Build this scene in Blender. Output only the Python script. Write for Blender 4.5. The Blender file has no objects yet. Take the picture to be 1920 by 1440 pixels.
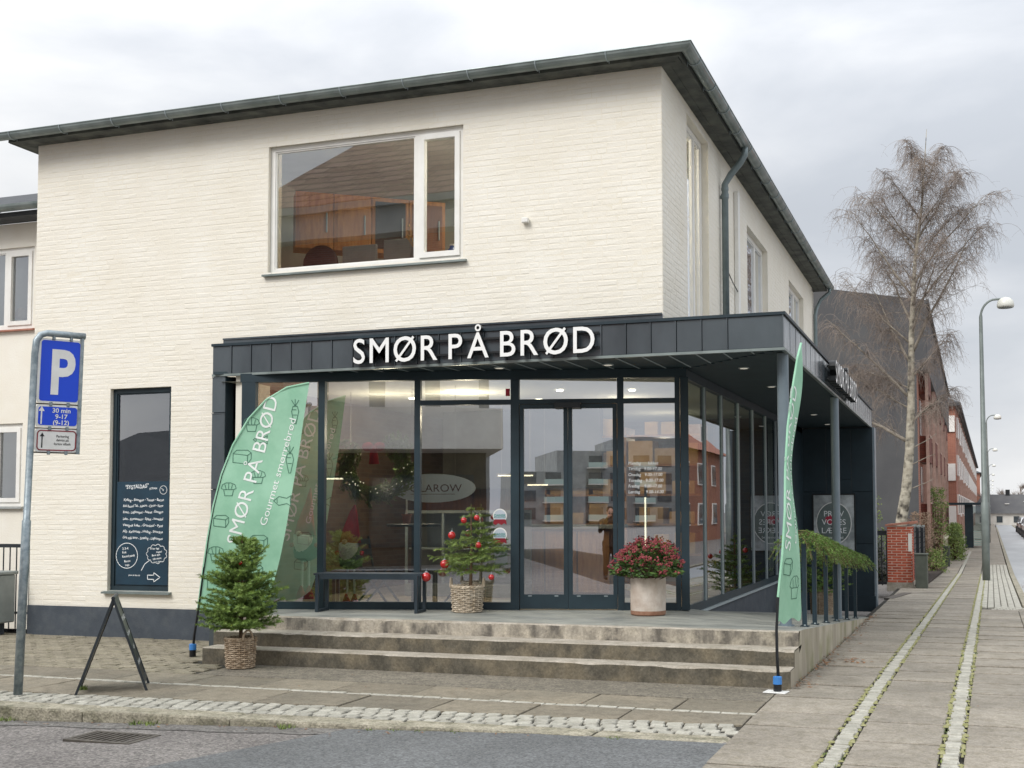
import bpy, math, random
from mathutils import Vector, Matrix
R = random.Random(7)
PI = math.pi
S = bpy.context.scene
C = S.collection
# ------------------------------------------------------------------ camera
def cam_axes(yaw, pitch, roll):
    c, s = math.cos, math.sin
    r = Vector((c(yaw), s(yaw), 0)); fw = Vector((-s(yaw), c(yaw), 0)); up = Vector((0, 0, 1))
    fw2 = fw*c(pitch) + up*s(pitch); up2 = fw*(-s(pitch)) + up*c(pitch)
    r3 = r*c(roll) + up2*s(roll); up3 = r*(-s(roll)) + up2*c(roll)
    return r3, up3, -fw2
cd = bpy.data.cameras.new('camera'); cam = bpy.data.objects.new('camera', cd); C.objects.link(cam)
ax = cam_axes(.3216, .0524, -.0033)
cam.matrix_world = Matrix(((ax[0].x, ax[1].x, ax[2].x, 0), (ax[0].y, ax[1].y, ax[2].y, 0), (ax[0].z, ax[1].z, ax[2].z, 1.62), (0, 0, 0, 1)))
cd.sensor_width = 36; cd.sensor_fit = 'HORIZONTAL'; cd.lens = 40.646; cd.shift_x = -.0635; cd.shift_y = .0651
cd.clip_start = .05; cd.clip_end = 3000
S.camera = cam
# ------------------------------------------------------------------ world, sun, exposure
SUN_EL, SUN_AZ = math.radians(42), math.radians(205)   # azimuth clockwise from +Y: the sun stands behind the camera
w = bpy.data.worlds.new('World'); S.world = w; w.use_nodes = True
nt = w.node_tree; nt.nodes.clear()
def N(t, typ, **kw):
    n = t.nodes.new(typ)
    for k, v in kw.items(): setattr(n, k, v)
    return n
out = N(nt, 'ShaderNodeOutputWorld'); bg = N(nt, 'ShaderNodeBackground'); bg.inputs['Strength'].default_value = .12
sky = N(nt, 'ShaderNodeTexSky', sky_type='NISHITA'); sky.sun_disc = False; sky.sun_elevation = SUN_EL; sky.sun_rotation = SUN_AZ
sky.air_density = 1.0; sky.dust_density = 4.0; sky.ozone_density = 1.0
tc = N(nt, 'ShaderNodeTexCoord'); mp = N(nt, 'ShaderNodeMapping'); mp.inputs['Scale'].default_value = (1, 1, 2.6); mp.inputs['Location'].default_value = (1.3, .2, .5)
nz = N(nt, 'ShaderNodeTexNoise'); nz.inputs['Scale'].default_value = 3.0; nz.inputs['Detail'].default_value = 7; nz.inputs['Roughness'].default_value = .5; nz.inputs['Distortion'].default_value = .25
rp = N(nt, 'ShaderNodeValToRGB'); rp.color_ramp.elements[0].position = .40; rp.color_ramp.elements[1].position = .66
rp.color_ramp.elements[0].color = (3.7, 3.9, 4.2, 1); rp.color_ramp.elements[1].color = (5.6, 5.65, 5.7, 1)
el = rp.color_ramp.elements.new(.5); el.color = (4.35, 4.5, 4.75, 1)
# an overcast sky is brighter towards the zenith
sx = N(nt, 'ShaderNodeSeparateXYZ'); mr = N(nt, 'ShaderNodeMapRange'); mr.inputs['From Min'].default_value = .25; mr.inputs['From Max'].default_value = 1.0
mr.inputs['To Min'].default_value = 1.0; mr.inputs['To Max'].default_value = 2.6
vm = N(nt, 'ShaderNodeVectorMath', operation='SCALE')
mx = N(nt, 'ShaderNodeMix', data_type='RGBA'); mx.inputs['Factor'].default_value = .93
L = nt.links.new
L(tc.outputs['Generated'], mp.inputs['Vector']); L(mp.outputs['Vector'], nz.inputs['Vector']); L(nz.outputs['Fac'], rp.inputs['Fac'])
L(tc.outputs['Generated'], sx.inputs['Vector']); L(sx.outputs['Z'], mr.inputs['Value'])
L(rp.outputs['Color'], vm.inputs[0]); L(mr.outputs['Result'], vm.inputs['Scale'])
L(sky.outputs['Color'], mx.inputs['A']); L(vm.outputs['Vector'], mx.inputs['B']); L(mx.outputs['Result'], bg.inputs['Color']); L(bg.outputs['Background'], out.inputs['Surface'])
sd = bpy.data.lights.new('sun', 'SUN'); sd.energy = 1.5; sd.angle = math.radians(25); sd.color = (1, .98, .945)
so = bpy.data.objects.new('sun', sd); C.objects.link(so)
dv = Vector((math.sin(SUN_AZ)*math.cos(SUN_EL), math.cos(SUN_AZ)*math.cos(SUN_EL), math.sin(SUN_EL)))
so.rotation_euler = dv.to_track_quat('Z', 'Y').to_euler(); so.location = (0, -5, 30)
S.view_settings.view_transform = 'Standard'; S.view_settings.look = 'None'; S.view_settings.gamma = 1; S.view_settings.use_curve_mapping = False
S.view_settings.exposure = .47
# ------------------------------------------------------------------ materials
def H(h):
    h = h.lstrip('#'); o = []
    for i in (0, 2, 4):
        v = int(h[i:i+2], 16)/255
        o.append(v/12.92 if v <= .04045 else ((v+.055)/1.055)**2.4)
    return (o[0], o[1], o[2], 1)
def scl(c, k): return (c[0]*k, c[1]*k, c[2]*k, 1)
MATS = {}
def pm(name, c1, c2=None, scale=3., rough=.7, metal=0., bump=0., bscale=None, rnd=0., stretch=(1, 1, 1), lo=.35, hi=.65, spec=None, rvar=0., c3=None, s3=40., a3=.3, agg=None):
    """procedural material in world space: noise between two colours, a second fine noise, per-object variation, bump"""
    m = bpy.data.materials.new(name); m.use_nodes = True; t = m.node_tree; b = t.nodes['Principled BSDF']
    l = t.links.new
    ge = N(t, 'ShaderNodeNewGeometry'); mp = N(t, 'ShaderNodeMapping'); mp.inputs['Scale'].default_value = stretch
    l(ge.outputs['Position'], mp.inputs['Vector'])
    col = None
    if c2 is not None:
        n = N(t, 'ShaderNodeTexNoise'); n.inputs['Scale'].default_value = scale; n.inputs['Detail'].default_value = 6; n.inputs['Roughness'].default_value = .6
        l(mp.outputs['Vector'], n.inputs['Vector'])
        r = N(t, 'ShaderNodeValToRGB'); r.color_ramp.elements[0].position = lo; r.color_ramp.elements[1].position = hi
        r.color_ramp.elements[0].color = c1; r.color_ramp.elements[1].color = c2
        l(n.outputs['Fac'], r.inputs['Fac']); col = r.outputs['Color']
    if c3 is not None:
        n3 = N(t, 'ShaderNodeTexNoise'); n3.inputs['Scale'].default_value = s3; n3.inputs['Detail'].default_value = 4
        l(ge.outputs['Position'], n3.inputs['Vector'])
        r3 = N(t, 'ShaderNodeMapRange'); r3.inputs['From Min'].default_value = .45; r3.inputs['From Max'].default_value = .7; r3.inputs['To Max'].default_value = a3
        l(n3.outputs['Fac'], r3.inputs['Value'])
        x = N(t, 'ShaderNodeMix', data_type='RGBA'); l(r3.outputs['Result'], x.inputs['Factor'])
        if col: l(col, x.inputs['A'])
        else: x.inputs['A'].default_value = c1
        x.inputs['B'].default_value = c3; col = x.outputs['Result']
    if agg:
        vo = N(t, 'ShaderNodeTexVoronoi'); vo.inputs['Scale'].default_value = agg[0]; l(ge.outputs['Position'], vo.inputs['Vector'])
        sv = N(t, 'ShaderNodeSeparateColor'); l(vo.outputs['Color'], sv.inputs[0]); mv = N(t, 'ShaderNodeMapRange'); mv.inputs['To Min'].default_value = 1-agg[1]; mv.inputs['To Max'].default_value = 1+agg[1]; l(sv.outputs[0], mv.inputs['Value'])
        v = N(t, 'ShaderNodeVectorMath', operation='SCALE')
        if col: l(col, v.inputs[0])
        else: v.inputs[0].default_value = c1[:3]
        l(mv.outputs['Result'], v.inputs['Scale']); col = v.outputs['Vector']
    if rnd:
        oi = N(t, 'ShaderNodeObjectInfo'); mr = N(t, 'ShaderNodeMapRange'); mr.inputs['To Min'].default_value = 1-rnd; mr.inputs['To Max'].default_value = 1+rnd
        l(oi.outputs['Random'], mr.inputs['Value'])
        v = N(t, 'ShaderNodeVectorMath', operation='SCALE')
        if col: l(col, v.inputs[0])
        else: v.inputs[0].default_value = c1[:3]
        l(mr.outputs['Result'], v.inputs['Scale']); col = v.outputs['Vector']
    if col: l(col, b.inputs['Base Color'])
    else: b.inputs['Base Color'].default_value = c1
    b.inputs['Roughness'].default_value = rough; b.inputs['Metallic'].default_value = metal
    if spec is not None: b.inputs['Specular IOR Level'].default_value = spec
    if rvar:
        n4 = N(t, 'ShaderNodeTexNoise'); n4.inputs['Scale'].default_value = scale*1.7; l(mp.outputs['Vector'], n4.inputs['Vector'])
        m4 = N(t, 'ShaderNodeMapRange'); m4.inputs['From Min'].default_value = .35; m4.inputs['From Max'].default_value = .65; m4.inputs['To Min'].default_value = max(.02, rough-rvar); m4.inputs['To Max'].default_value = min(1, rough+rvar)
        l(n4.outputs['Fac'], m4.inputs['Value']); l(m4.outputs['Result'], b.inputs['Roughness'])
    if bump:
        n2 = N(t, 'ShaderNodeTexNoise'); n2.inputs['Scale'].default_value = bscale or scale*8; n2.inputs['Detail'].default_value = 5
        l(mp.outputs['Vector'], n2.inputs['Vector'])
        bp = N(t, 'ShaderNodeBump'); bp.inputs['Strength'].default_value = bump; bp.inputs['Distance'].default_value = .02
        l(n2.outputs['Fac'], bp.inputs['Height']); l(bp.outputs['Normal'], b.inputs['Normal'])
    MATS[name] = m; return m
def emis(name, c, s):
    m = bpy.data.materials.new(name); m.use_nodes = True; t = m.node_tree; b = t.nodes['Principled BSDF']
    b.inputs['Base Color'].default_value = c; b.inputs['Emission Color'].default_value = c; b.inputs['Emission Strength'].default_value = s
    MATS[name] = m; return m
def glass(name, tint=(.86, .92, .9, 1), base=.09, gain=1.7):
    m = bpy.data.materials.new(name); m.use_nodes = True; t = m.node_tree; t.nodes.clear(); l = t.links.new
    o = N(t, 'ShaderNodeOutputMaterial'); mx = N(t, 'ShaderNodeMixShader'); tr = N(t, 'ShaderNodeBsdfTransparent'); gl = N(t, 'ShaderNodeBsdfGlossy')
    tr.inputs['Color'].default_value = tint; gl.inputs['Roughness'].default_value = 0.0; gl.inputs['Color'].default_value = (.92, .95, 1, 1)
    fr = N(t, 'ShaderNodeFresnel'); fr.inputs['IOR'].default_value = 1.52
    ma = N(t, 'ShaderNodeMath', operation='MULTIPLY_ADD', use_clamp=True); ma.inputs[1].default_value = gain; ma.inputs[2].default_value = base
    # slow waviness of float glass
    ge = N(t, 'ShaderNodeNewGeometry'); n = N(t, 'ShaderNodeTexNoise'); n.inputs['Scale'].default_value = .9; n.inputs['Detail'].default_value = 1
    bp = N(t, 'ShaderNodeBump'); bp.inputs['Strength'].default_value = .05; bp.inputs['Distance'].default_value = .02
    l(ge.outputs['Position'], n.inputs['Vector']); l(n.outputs['Fac'], bp.inputs['Height']); l(bp.outputs['Normal'], gl.inputs['Normal'])
    l(fr.outputs['Fac'], ma.inputs[0]); l(ma.outputs['Value'], mx.inputs['Fac']); l(tr.outputs['BSDF'], mx.inputs[1]); l(gl.outputs['BSDF'], mx.inputs[2]); l(mx.outputs['Shader'], o.inputs['Surface'])
    MATS[name] = m; return m
def brickmat(name, c1, c2, mortar, scale=1., rough=.85, axis='X'):
    m = bpy.data.materials.new(name); m.use_nodes = True; t = m.node_tree; b = t.nodes['Principled BSDF']; l = t.links.new
    ge = N(t, 'ShaderNodeNewGeometry'); s = N(t, 'ShaderNodeSeparateXYZ'); c = N(t, 'ShaderNodeCombineXYZ'); ad = N(t, 'ShaderNodeMath', operation='ADD')
    l(ge.outputs['Position'], s.inputs[0]); l(s.outputs['X'], ad.inputs[0]); l(s.outputs['Y'], ad.inputs[1]); l(ad.outputs[0], c.inputs['X']); l(s.outputs['Z'], c.inputs['Y'])
    k = N(t, 'ShaderNodeTexBrick'); k.inputs['Color1'].default_value = c1; k.inputs['Color2'].default_value = c2; k.inputs['Mortar'].default_value = mortar
    k.inputs['Scale'].default_value = scale; k.inputs['Brick Width'].default_value = .24; k.inputs['Row Height'].default_value = .067; k.inputs['Mortar Size'].default_value = .008
    l(c.outputs[0], k.inputs['Vector']); l(k.outputs['Color'], b.inputs['Base Color']); b.inputs['Roughness'].default_value = rough
    MATS[name] = m; return m
pm('cream', H('#e8e2d4'), H('#eeeadf'), scale=1.2, rough=.75, bump=.18, bscale=40, c3=H('#e3dcca'), s3=2.0, a3=.35)
pm('cream_joint', H('#e7e0cf'), H('#ede7d9'), scale=3, rough=.85, bump=.2, bscale=80)
pm('plinth', H('#3d444c'), H('#484f57'), scale=2.5, rough=.8, bump=.2, bscale=50, c3=H('#5a5f62'), s3=9, a3=.4)
pm('zinc', H('#495156'), H('#575f64'), scale=1.8, rough=.2, metal=.15, spec=.8, rvar=.05, rnd=.1, stretch=(1, 1, .5), bump=.06, bscale=4)
pm('zinc_dark', H('#1a2a32'), H('#22343d'), scale=2, rough=.5, metal=.15, rnd=.1)
pm('frame', H('#192b33'), H('#21353e'), scale=3, rough=.5)
pm('soffit', H('#1d2f36'), H('#26393f'), scale=3, rough=.6)
pm('trim_light', H('#9aa5a8'), rough=.5)
pm('gutter', H('#76817f'), H('#9aa3a1'), scale=3, rough=.45, metal=.5, rvar=.12, c3=H('#5a6361'), s3=6, a3=.5)
pm('pipe', H('#6f7b7d'), H('#7f8b8d'), scale=5, rough=.45, metal=.4)
pm('galv', H('#7d8a90'), H('#a3adb1'), scale=18, rough=.45, metal=.6, rvar=.1)
pm('eave_board', H('#3a3d3a'), H('#565a55'), scale=3, rough=.8, bump=.2, bscale=30, c3=H('#75776e'), s3=5, a3=.5)
pm('roof', H('#3a3d40'), H('#4a4d50'), scale=4, rough=.8, bump=.3)
pm('white_frame', H('#e6e4de'), H('#efeee9'), scale=4, rough=.4)
pm('white_paint', H('#f0f0ee'), rough=.35)
pm('letter_side', H('#14181b'), rough=.4)
glass('glass', tint=(.72, .78, .76, 1), base=.40, gain=1.9)
glass('glass_up', tint=(.82, .86, .86, 1), base=.20, gain=2.0)
glass('glass_side', tint=(.42, .52, .5, 1), base=.05, gain=1.2)
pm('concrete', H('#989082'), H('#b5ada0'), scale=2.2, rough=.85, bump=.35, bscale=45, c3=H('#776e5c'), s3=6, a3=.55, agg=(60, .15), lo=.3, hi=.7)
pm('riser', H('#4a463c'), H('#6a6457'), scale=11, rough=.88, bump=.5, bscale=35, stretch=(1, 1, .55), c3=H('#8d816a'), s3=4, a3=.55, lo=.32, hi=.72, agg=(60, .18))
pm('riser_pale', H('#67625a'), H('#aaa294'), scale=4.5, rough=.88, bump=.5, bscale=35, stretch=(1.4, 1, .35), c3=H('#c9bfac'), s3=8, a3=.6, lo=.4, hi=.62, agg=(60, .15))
pm('platform', H('#7f817b'), H('#9c9c92'), scale=2, rough=.6, bump=.2, bscale=30, rvar=.15, c3=H('#5f625f'), s3=2.6, a3=.6, stretch=(.5, 1.6, 1))
pm('ramp_side', H('#8a8272'), H('#b3ab98'), scale=3, rough=.88, bump=.3, bscale=40, stretch=(1, 1, .12), c3=H('#6f7340'), s3=2.5, a3=.7)
pm('slab', H('#847d71'), H('#989083'), scale=1.6, rough=.75, bump=.35, bscale=90, rnd=.13, c3=H('#6c6552'), s3=10, a3=.5, rvar=.1, agg=(75, .2))
pm('slab_warm', H('#767062'), H('#887f6e'), scale=1.3, rough=.72, bump=.35, bscale=90, rnd=.15, c3=H('#625a4b'), s3=9, a3=.55, rvar=.12, agg=(75, .2))
pm('paver', H('#7c7565'), H('#948c7a'), scale=3, rough=.85, bump=.3, bscale=60, rnd=.12, c3=H('#716d52'), s3=7, a3=.4, agg=(70, .2))
pm('joint', H('#23211c'), H('#38352c'), scale=6, rough=.95)
pm('moss', H('#716c42'), H('#857f62'), scale=5, rough=.95, bump=.5, bscale=60, c3=H('#7f8436'), s3=7, a3=.6)
pm('moss_green', H('#7d7d4c'), H('#98956c'), scale=9, rough=.95, bump=.5, bscale=90)
pm('sett', H('#989589'), H('#b8b5a9'), scale=9, rough=.7, bump=.4, bscale=60, rnd=.12, c3=H('#8b887b'), s3=60, a3=.5)
pm('kerb', H('#8d8776'), H('#aaa390'), scale=4, rough=.8, bump=.5, bscale=50, c3=H('#66644e'), s3=7, a3=.8, agg=(70, .32))
pm('asphalt', H('#76716d'), H('#89847f'), scale=1.5, rough=.8, bump=.6, bscale=160, c3=H('#5c5a58'), s3=14, a3=.5, agg=(62, .5))
pm('asphalt_dark', H('#626464'), H('#707272'), scale=1.2, rough=.75, bump=.5, bscale=170, c3=H('#5a5b5c'), s3=16, a3=.5, agg=(70, .4))
pm('asphalt_gutter', H('#6d6a66'), H('#7d7a75'), scale=3, rough=.85, bump=.6, bscale=100, c3=H('#57544f'), s3=10, a3=.6, agg=(60, .4))
pm('asphalt_pale', H('#9b9d9d'), H('#b1b3b3'), scale=.6, rough=.55, bump=.2, bscale=60, stretch=(1, .3, 1), c3=H('#84868a'), s3=30, a3=.5)  # sky reflected by the wet surface is put into the pale colour
pm('apron', H('#716b5e'), H('#837c6e'), scale=1.4, rough=.8, bump=.5, bscale=120, c3=H('#57524a'), s3=9, a3=.6, agg=(60, .38))
pm('terracotta', H('#b5a596'), H('#cdc3b8'), scale=4, rough=.9, bump=.3, bscale=30, c3=H('#9c8676'), s3=9, a3=.4)
pm('pot_foot', H('#86604c'), H('#9d7862'), scale=12, rough=.9)
pm('wicker', H('#8f7a62'), H('#b7a58e'), scale=14, rough=.7, rnd=.1)
pm('wicker_pale', H('#a8977f'), H('#cfc2ae'), scale=14, rough=.7, rnd=.1)
pm('wicker_dark', H('#5b4736'), H('#7a634c'), scale=14, rough=.75)
pm('soil', H('#2a211a'), H('#3a2e24'), scale=20, rough=.95)
pm('bark', H('#5d4a37'), H('#76604a'), scale=12, rough=.9)
pm('needle', H('#4a6628'), H('#6f8f42'), scale=7, rough=.6, c3=H('#9ab45f'), s3=12, a3=.5)
pm('needle_blue', H('#526b2e'), H('#7a9645'), scale=8, rough=.6, c3=H('#9bb158'), s3=14, a3=.6)
pm('needle_pale', H('#5b7135'), H('#86994f'), scale=7, rough=.6)
pm('skim_leaf', H('#2e4a1e'), H('#54702f'), scale=20, rough=.5)
pm('skim_bud', H('#7c2f34'), H('#a8555a'), scale=30, rough=.7)
pm('bauble', H('#b01818'), rough=.15, spec=.8)
pm('flag', H('#8cbfa0'), H('#a0cfb2'), scale=3, rough=.65)
pm('flag_white', H('#f2f6f2'), rough=.7)
pm('flag_ink', H('#44705d'), rough=.7)
pm('black_pole', H('#17191c'), rough=.35)
pm('blue_cap', H('#3f80c6'), rough=.4)
pm('sign_blue', H('#1247d2'), rough=.3)
pm('sign_white', H('#e9e9e6'), H('#dcdcd8'), scale=6, rough=.4)
pm('sign_black', H('#17181a'), rough=.4)
pm('sign_red', H('#8a1f2c'), rough=.4)
pm('chalk_board', H('#123041'), H('#173a4c'), scale=3, rough=.5)
pm('chalk', H('#f1f4f4'), rough=.8)
pm('aboard', H('#20262b'), H('#2c3338'), scale=10, rough=.45)
pm('steel_blue', H('#252f36'), H('#2e3a42'), scale=4, rough=.4)
pm('column', H('#6b7880'), H('#76838b'), scale=3, rough=.4)
pm('rail', H('#1c2d36'), H('#243842'), scale=4, rough=.4)
pm('red_brick', H('#a14a34'), H('#bb6046'), scale=6, rough=.85, rnd=.14, bump=.3, bscale=60)
pm('mortar', H('#d3bcab'), H('#dfcbbb'), scale=8, rough=.95)
pm('gable_grey', H('#4d4d4f'), H('#595959'), scale=.6, rough=.85, bump=.1)
brickmat('far_brick', H('#8c5140'), H('#a06550'), H('#a98a7a'))
brickmat('roof_tiles', H('#86665a'), H('#a18275'), H('#57433b'), scale=.28)
brickmat('balcony_brick', H('#5f2d23'), H('#74392c'), H('#6d4a3f'))
brickmat('far_brick_dark', H('#7d4436'), H('#8f5242'), H('#8d6a5d'))
brickmat('int_brick', H('#4d3a30'), H('#67503f'), H('#5f5347'))
pm('pink_pier', H('#b89a8c'), H('#cbb0a2'), scale=3, rough=.8)
pm('far_glass', H('#30383c'), H('#4a5458'), scale=1, rough=.1, spec=.8)
pm('bark_birch', H('#bab3a2'), H('#9c9483'), scale=3, rough=.8, stretch=(1, 1, 3), c3=H('#2b2620'), s3=5.5, a3=1.0)
pm('limb_bark', H('#6f665c'), H('#a39a8c'), scale=6, rough=.85)
pm('twig', H('#756961'), H('#95887d'), scale=1, rough=.9)
pm('shrub_green', H('#4a5f2a'), H('#7a8a3c'), scale=4, rough=.7)
pm('shrub_dark', H('#1f2b1c'), H('#39482c'), scale=6, rough=.4)
pm('shrub_brown', H('#6a5646'), H('#8a7560'), scale=5, rough=.9)
pm('leaf_fall', H('#5e4028'), H('#9a7350'), scale=30, rough=.8)
pm('box_green', H('#4c5148'), H('#5a5f55'), scale=5, rough=.6)
pm('cabinet_grey', H('#7f8583'), H('#8d9391'), scale=4, rough=.6)
pm('black_fence', H('#1c2025'), H('#2a2f34'), scale=4, rough=.4)
pm('wood_fence', H('#b9b79b'), H('#cfcdb4'), scale=6, rough=.8)
pm('lamp_grey', H('#707874'), H('#818985'), scale=3, rough=.45, metal=.2)
pm('lamp_head', H('#d9d9d0'), rough=.4)
pm('tile_red', H('#95604f'), H('#b07a67'), scale=5, rough=.8, bump=.4, bscale=20)
pm('render_white', H('#d9d6cd'), H('#e6e3da'), scale=1.5, rough=.85)
pm('render_grey', H('#8c8f8e'), H('#a2a4a2'), scale=1, rough=.85)
pm('car_white', H('#dfe2e4'), rough=.2, spec=.7)
pm('car_blue', H('#6fb6d6'), rough=.2, spec=.7)
pm('car_dark', H('#25282c'), rough=.2, spec=.7)
pm('tyre', H('#18191a'), rough=.8)
pm('rim', H('#9a9fa2'), rough=.35, metal=.7)
pm('int_floor', H('#8d8272'), H('#a09583'), scale=2, rough=.5)
pm('int_wall', H('#3a3a36'), H('#4c4a44'), scale=2, rough=.8)
pm('int_ceiling', H('#b9b9b2'), rough=.9)
pm('up_wall', H('#b9bdb8'), H('#c8ccc6'), scale=2, rough=.9)
pm('wood_orange', H('#8f5a2c'), H('#b07c45'), scale=5, rough=.5, stretch=(4, 4, .6))
pm('wood_brown', H('#5a3522'), H('#75482e'), scale=5, rough=.5, stretch=(4, 4, .6))
pm('cardboard', H('#b98f55'), H('#c9a26a'), scale=4, rough=.85, rnd=.15)
pm('gnome_red', H('#a3152a'), H('#b92236'), scale=9, rough=.9)
pm('gnome_beard', H('#e8e8e4'), H('#d5d5d0'), scale=15, rough=.95)
pm('gnome_coat', H('#4a5a55'), rough=.9)
pm('skin', H('#d6a58b'), rough=.6)
pm('coat_black', H('#101114'), H('#191b1e'), scale=6, rough=.8)
pm('poster_grey', H('#8b9293'), H('#c6cccd'), scale=3.2, rough=.4, c3=H('#5c6264'), s3=7, a3=.5)
pm('plate_grey', H('#5d6a68'), H('#748280'), scale=5, rough=.4)
pm('poster_red', H('#b0314a'), rough=.5)
pm('oval_pale', H('#c5cdd6'), H('#b5bec8'), scale=3, rough=.4)
pm('oval_ink', H('#5b3f46'), rough=.6)
pm('sticker_teal', H('#3f8d86'), rough=.5)
pm('card_pale', H('#b9cdc4'), rough=.6)
pm('water_blue', H('#2f6db5'), rough=.2)
pm('grate', H('#56514b'), H('#69645c'), scale=10, rough=.6, metal=.4)
pm('red_sticker', H('#c0203a'), rough=.5)
emis('lamp_on', (1, .9, .72, 1), 9.0)
emis('lamp_strip', (1, .87, .62, 1), 1.8)
emis('lamp_out', (1, .93, .8, 1), .2)
# ------------------------------------------------------------------ mesh helpers
class MB:
    def __init__(s): s.v = []; s.f = []; s.mi = []; s.cur = 0
    def add(s, vs, fs):
        o = len(s.v); s.v += [tuple(v) for v in vs]; s.f += [tuple(i+o for i in f) for f in fs]; s.mi += [s.cur]*len(fs); return s
    def box(s, x0, x1, y0, y1, z0, z1):
        return s.add([(x0, y0, z0), (x1, y0, z0), (x1, y1, z0), (x0, y1, z0), (x0, y0, z1), (x1, y0, z1), (x1, y1, z1), (x0, y1, z1)],
                     [(0, 3, 2, 1), (4, 5, 6, 7), (0, 1, 5, 4), (1, 2, 6, 5), (2, 3, 7, 6), (3, 0, 4, 7)])
    def bbox(s, x0, x1, y0, y1, z0, z1, b=.006):
        """box with chamfered edges"""
        X = (x0, x1); Y = (y0, y1); Z = (z0, z1); vs = []; idx = {}
        for i in (0, 1):
            for j in (0, 1):
                for k in (0, 1):
                    sx, sy, sz = (1 if i == 0 else -1), (1 if j == 0 else -1), (1 if k == 0 else -1)
                    for a in range(3):
                        p = [X[i]+sx*b, Y[j]+sy*b, Z[k]+sz*b]; p[a] = (X, Y, Z)[a][(i, j, k)[a]]
                        idx[(i, j, k, a)] = len(vs); vs.append(p)
        fs = []
        for a in range(3):
            for side in (0, 1):
                c = []
                for (m, n) in ((0, 0), (1, 0), (1, 1), (0, 1)):
                    q = [0, 0, 0]; q[a] = side; q[(a+1) % 3] = m; q[(a+2) % 3] = n; c.append(idx[(*q, a)])
                fs.append(c if side else c[::-1])
        for a in range(3):      # edges along axis a
            b1, b2 = (a+1) % 3, (a+2) % 3
            for m in (0, 1):
                for n in (0, 1):
                    q0 = [0, 0, 0]; q1 = [0, 0, 0]; q0[b1] = q1[b1] = m; q0[b2] = q1[b2] = n; q1[a] = 1
                    f = [idx[(*q0, b1)], idx[(*q1, b1)], idx[(*q1, b2)], idx[(*q0, b2)]]
                    fs.append(f[::-1] if m == n else f)
        for i in (0, 1):
            for j in (0, 1):
                for k in (0, 1):
                    f = [idx[(i, j, k, 0)], idx[(i, j, k, 1)], idx[(i, j, k, 2)]]
                    fs.append(f if (i+j+k) % 2 else f[::-1])
        return s.add(vs, fs)
    def prism(s, poly, z0, z1):
        """poly: ccw (x,y) list; z0/z1 numbers or functions of (x,y)"""
        n = len(poly); a = [(x, y, z0(x, y) if callable(z0) else z0) for x, y in poly]; b = [(x, y, z1(x, y) if callable(z1) else z1) for x, y in poly]
        return s.add(a+b, [tuple(range(n-1, -1, -1)), tuple(range(n, 2*n))]+[(i, (i+1) % n, n+(i+1) % n, n+i) for i in range(n)])
    def slabp(s, poly, z0, z1, b=.008):
        """polygon slab with a chamfered top edge"""
        n = len(poly); cx = sum(p[0] for p in poly)/n; cy = sum(p[1] for p in poly)/n
        def shr(p):
            dx, dy = cx-p[0], cy-p[1]; d = math.hypot(dx, dy) or 1; return (p[0]+dx/d*b*1.4, p[1]+dy/d*b*1.4)
        f0 = z0 if callable(z0) else (lambda x, y: z0); f1 = z1 if callable(z1) else (lambda x, y: z1)
        A = [(x, y, f0(x, y)) for x, y in poly]; B = [(x, y, f1(x, y)-b*.7) for x, y in poly]; T = [(*shr(p), f1(*p)) for p in poly]
        return s.add(A+B+T, [tuple(range(2*n, 3*n))]+[(i, (i+1) % n, n+(i+1) % n, n+i) for i in range(n)]+[(n+i, n+(i+1) % n, 2*n+(i+1) % n, 2*n+i) for i in range(n)])
    def pbox(s, P, Q, t, z0, z1, off=0.):
        """wall-like box along the plan line P-Q, thickness t centred at off (left of travel)"""
        dx, dy = Q[0]-P[0], Q[1]-P[1]; l = math.hypot(dx, dy); nx, ny = -dy/l, dx/l; a, b = off-t/2, off+t/2
        return s.prism([(P[0]+nx*a, P[1]+ny*a), (Q[0]+nx*a, Q[1]+ny*a), (Q[0]+nx*b, Q[1]+ny*b), (P[0]+nx*b, P[1]+ny*b)], z0, z1)
    def tube(s, pts, rad, n=8, cap=True):
        pts = [Vector(p) for p in pts]; m = len(pts); rad = rad if hasattr(rad, '__len__') else [rad]*m
        vs = []; prev = None
        for i, p in enumerate(pts):
            t = (pts[min(i+1, m-1)]-pts[max(i-1, 0)]).normalized()
            if prev is None:
                u = t.orthogonal().normalized()
            else:
                u = prev-t*prev.dot(t)
                u = u.normalized() if u.length > 1e-6 else t.orthogonal().normalized()
            prev = u; v = t.cross(u)
            for k in range(n):
                a = 2*PI*k/n; vs.append(p+(u*math.cos(a)+v*math.sin(a))*rad[i])
        fs = [(i*n+k, i*n+(k+1) % n, (i+1)*n+(k+1) % n, (i+1)*n+k) for i in range(m-1) for k in range(n)]
        if cap: fs += [tuple(range(n-1, -1, -1)), tuple(range((m-1)*n, m*n))]
        return s.add(vs, fs)
    def lathe(s, prof, n=24, c=(0, 0, 0), cap=True):
        vs = [(c[0]+r*math.cos(2*PI*k/n), c[1]+r*math.sin(2*PI*k/n), c[2]+z) for r, z in prof for k in range(n)]
        fs = [(i*n+k, i*n+(k+1) % n, (i+1)*n+(k+1) % n, (i+1)*n+k) for i in range(len(prof)-1) for k in range(n)]
        if cap: fs += [tuple(range(n-1, -1, -1)), tuple(range((len(prof)-1)*n, len(prof)*n))]
        return s.add(vs, fs)
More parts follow.
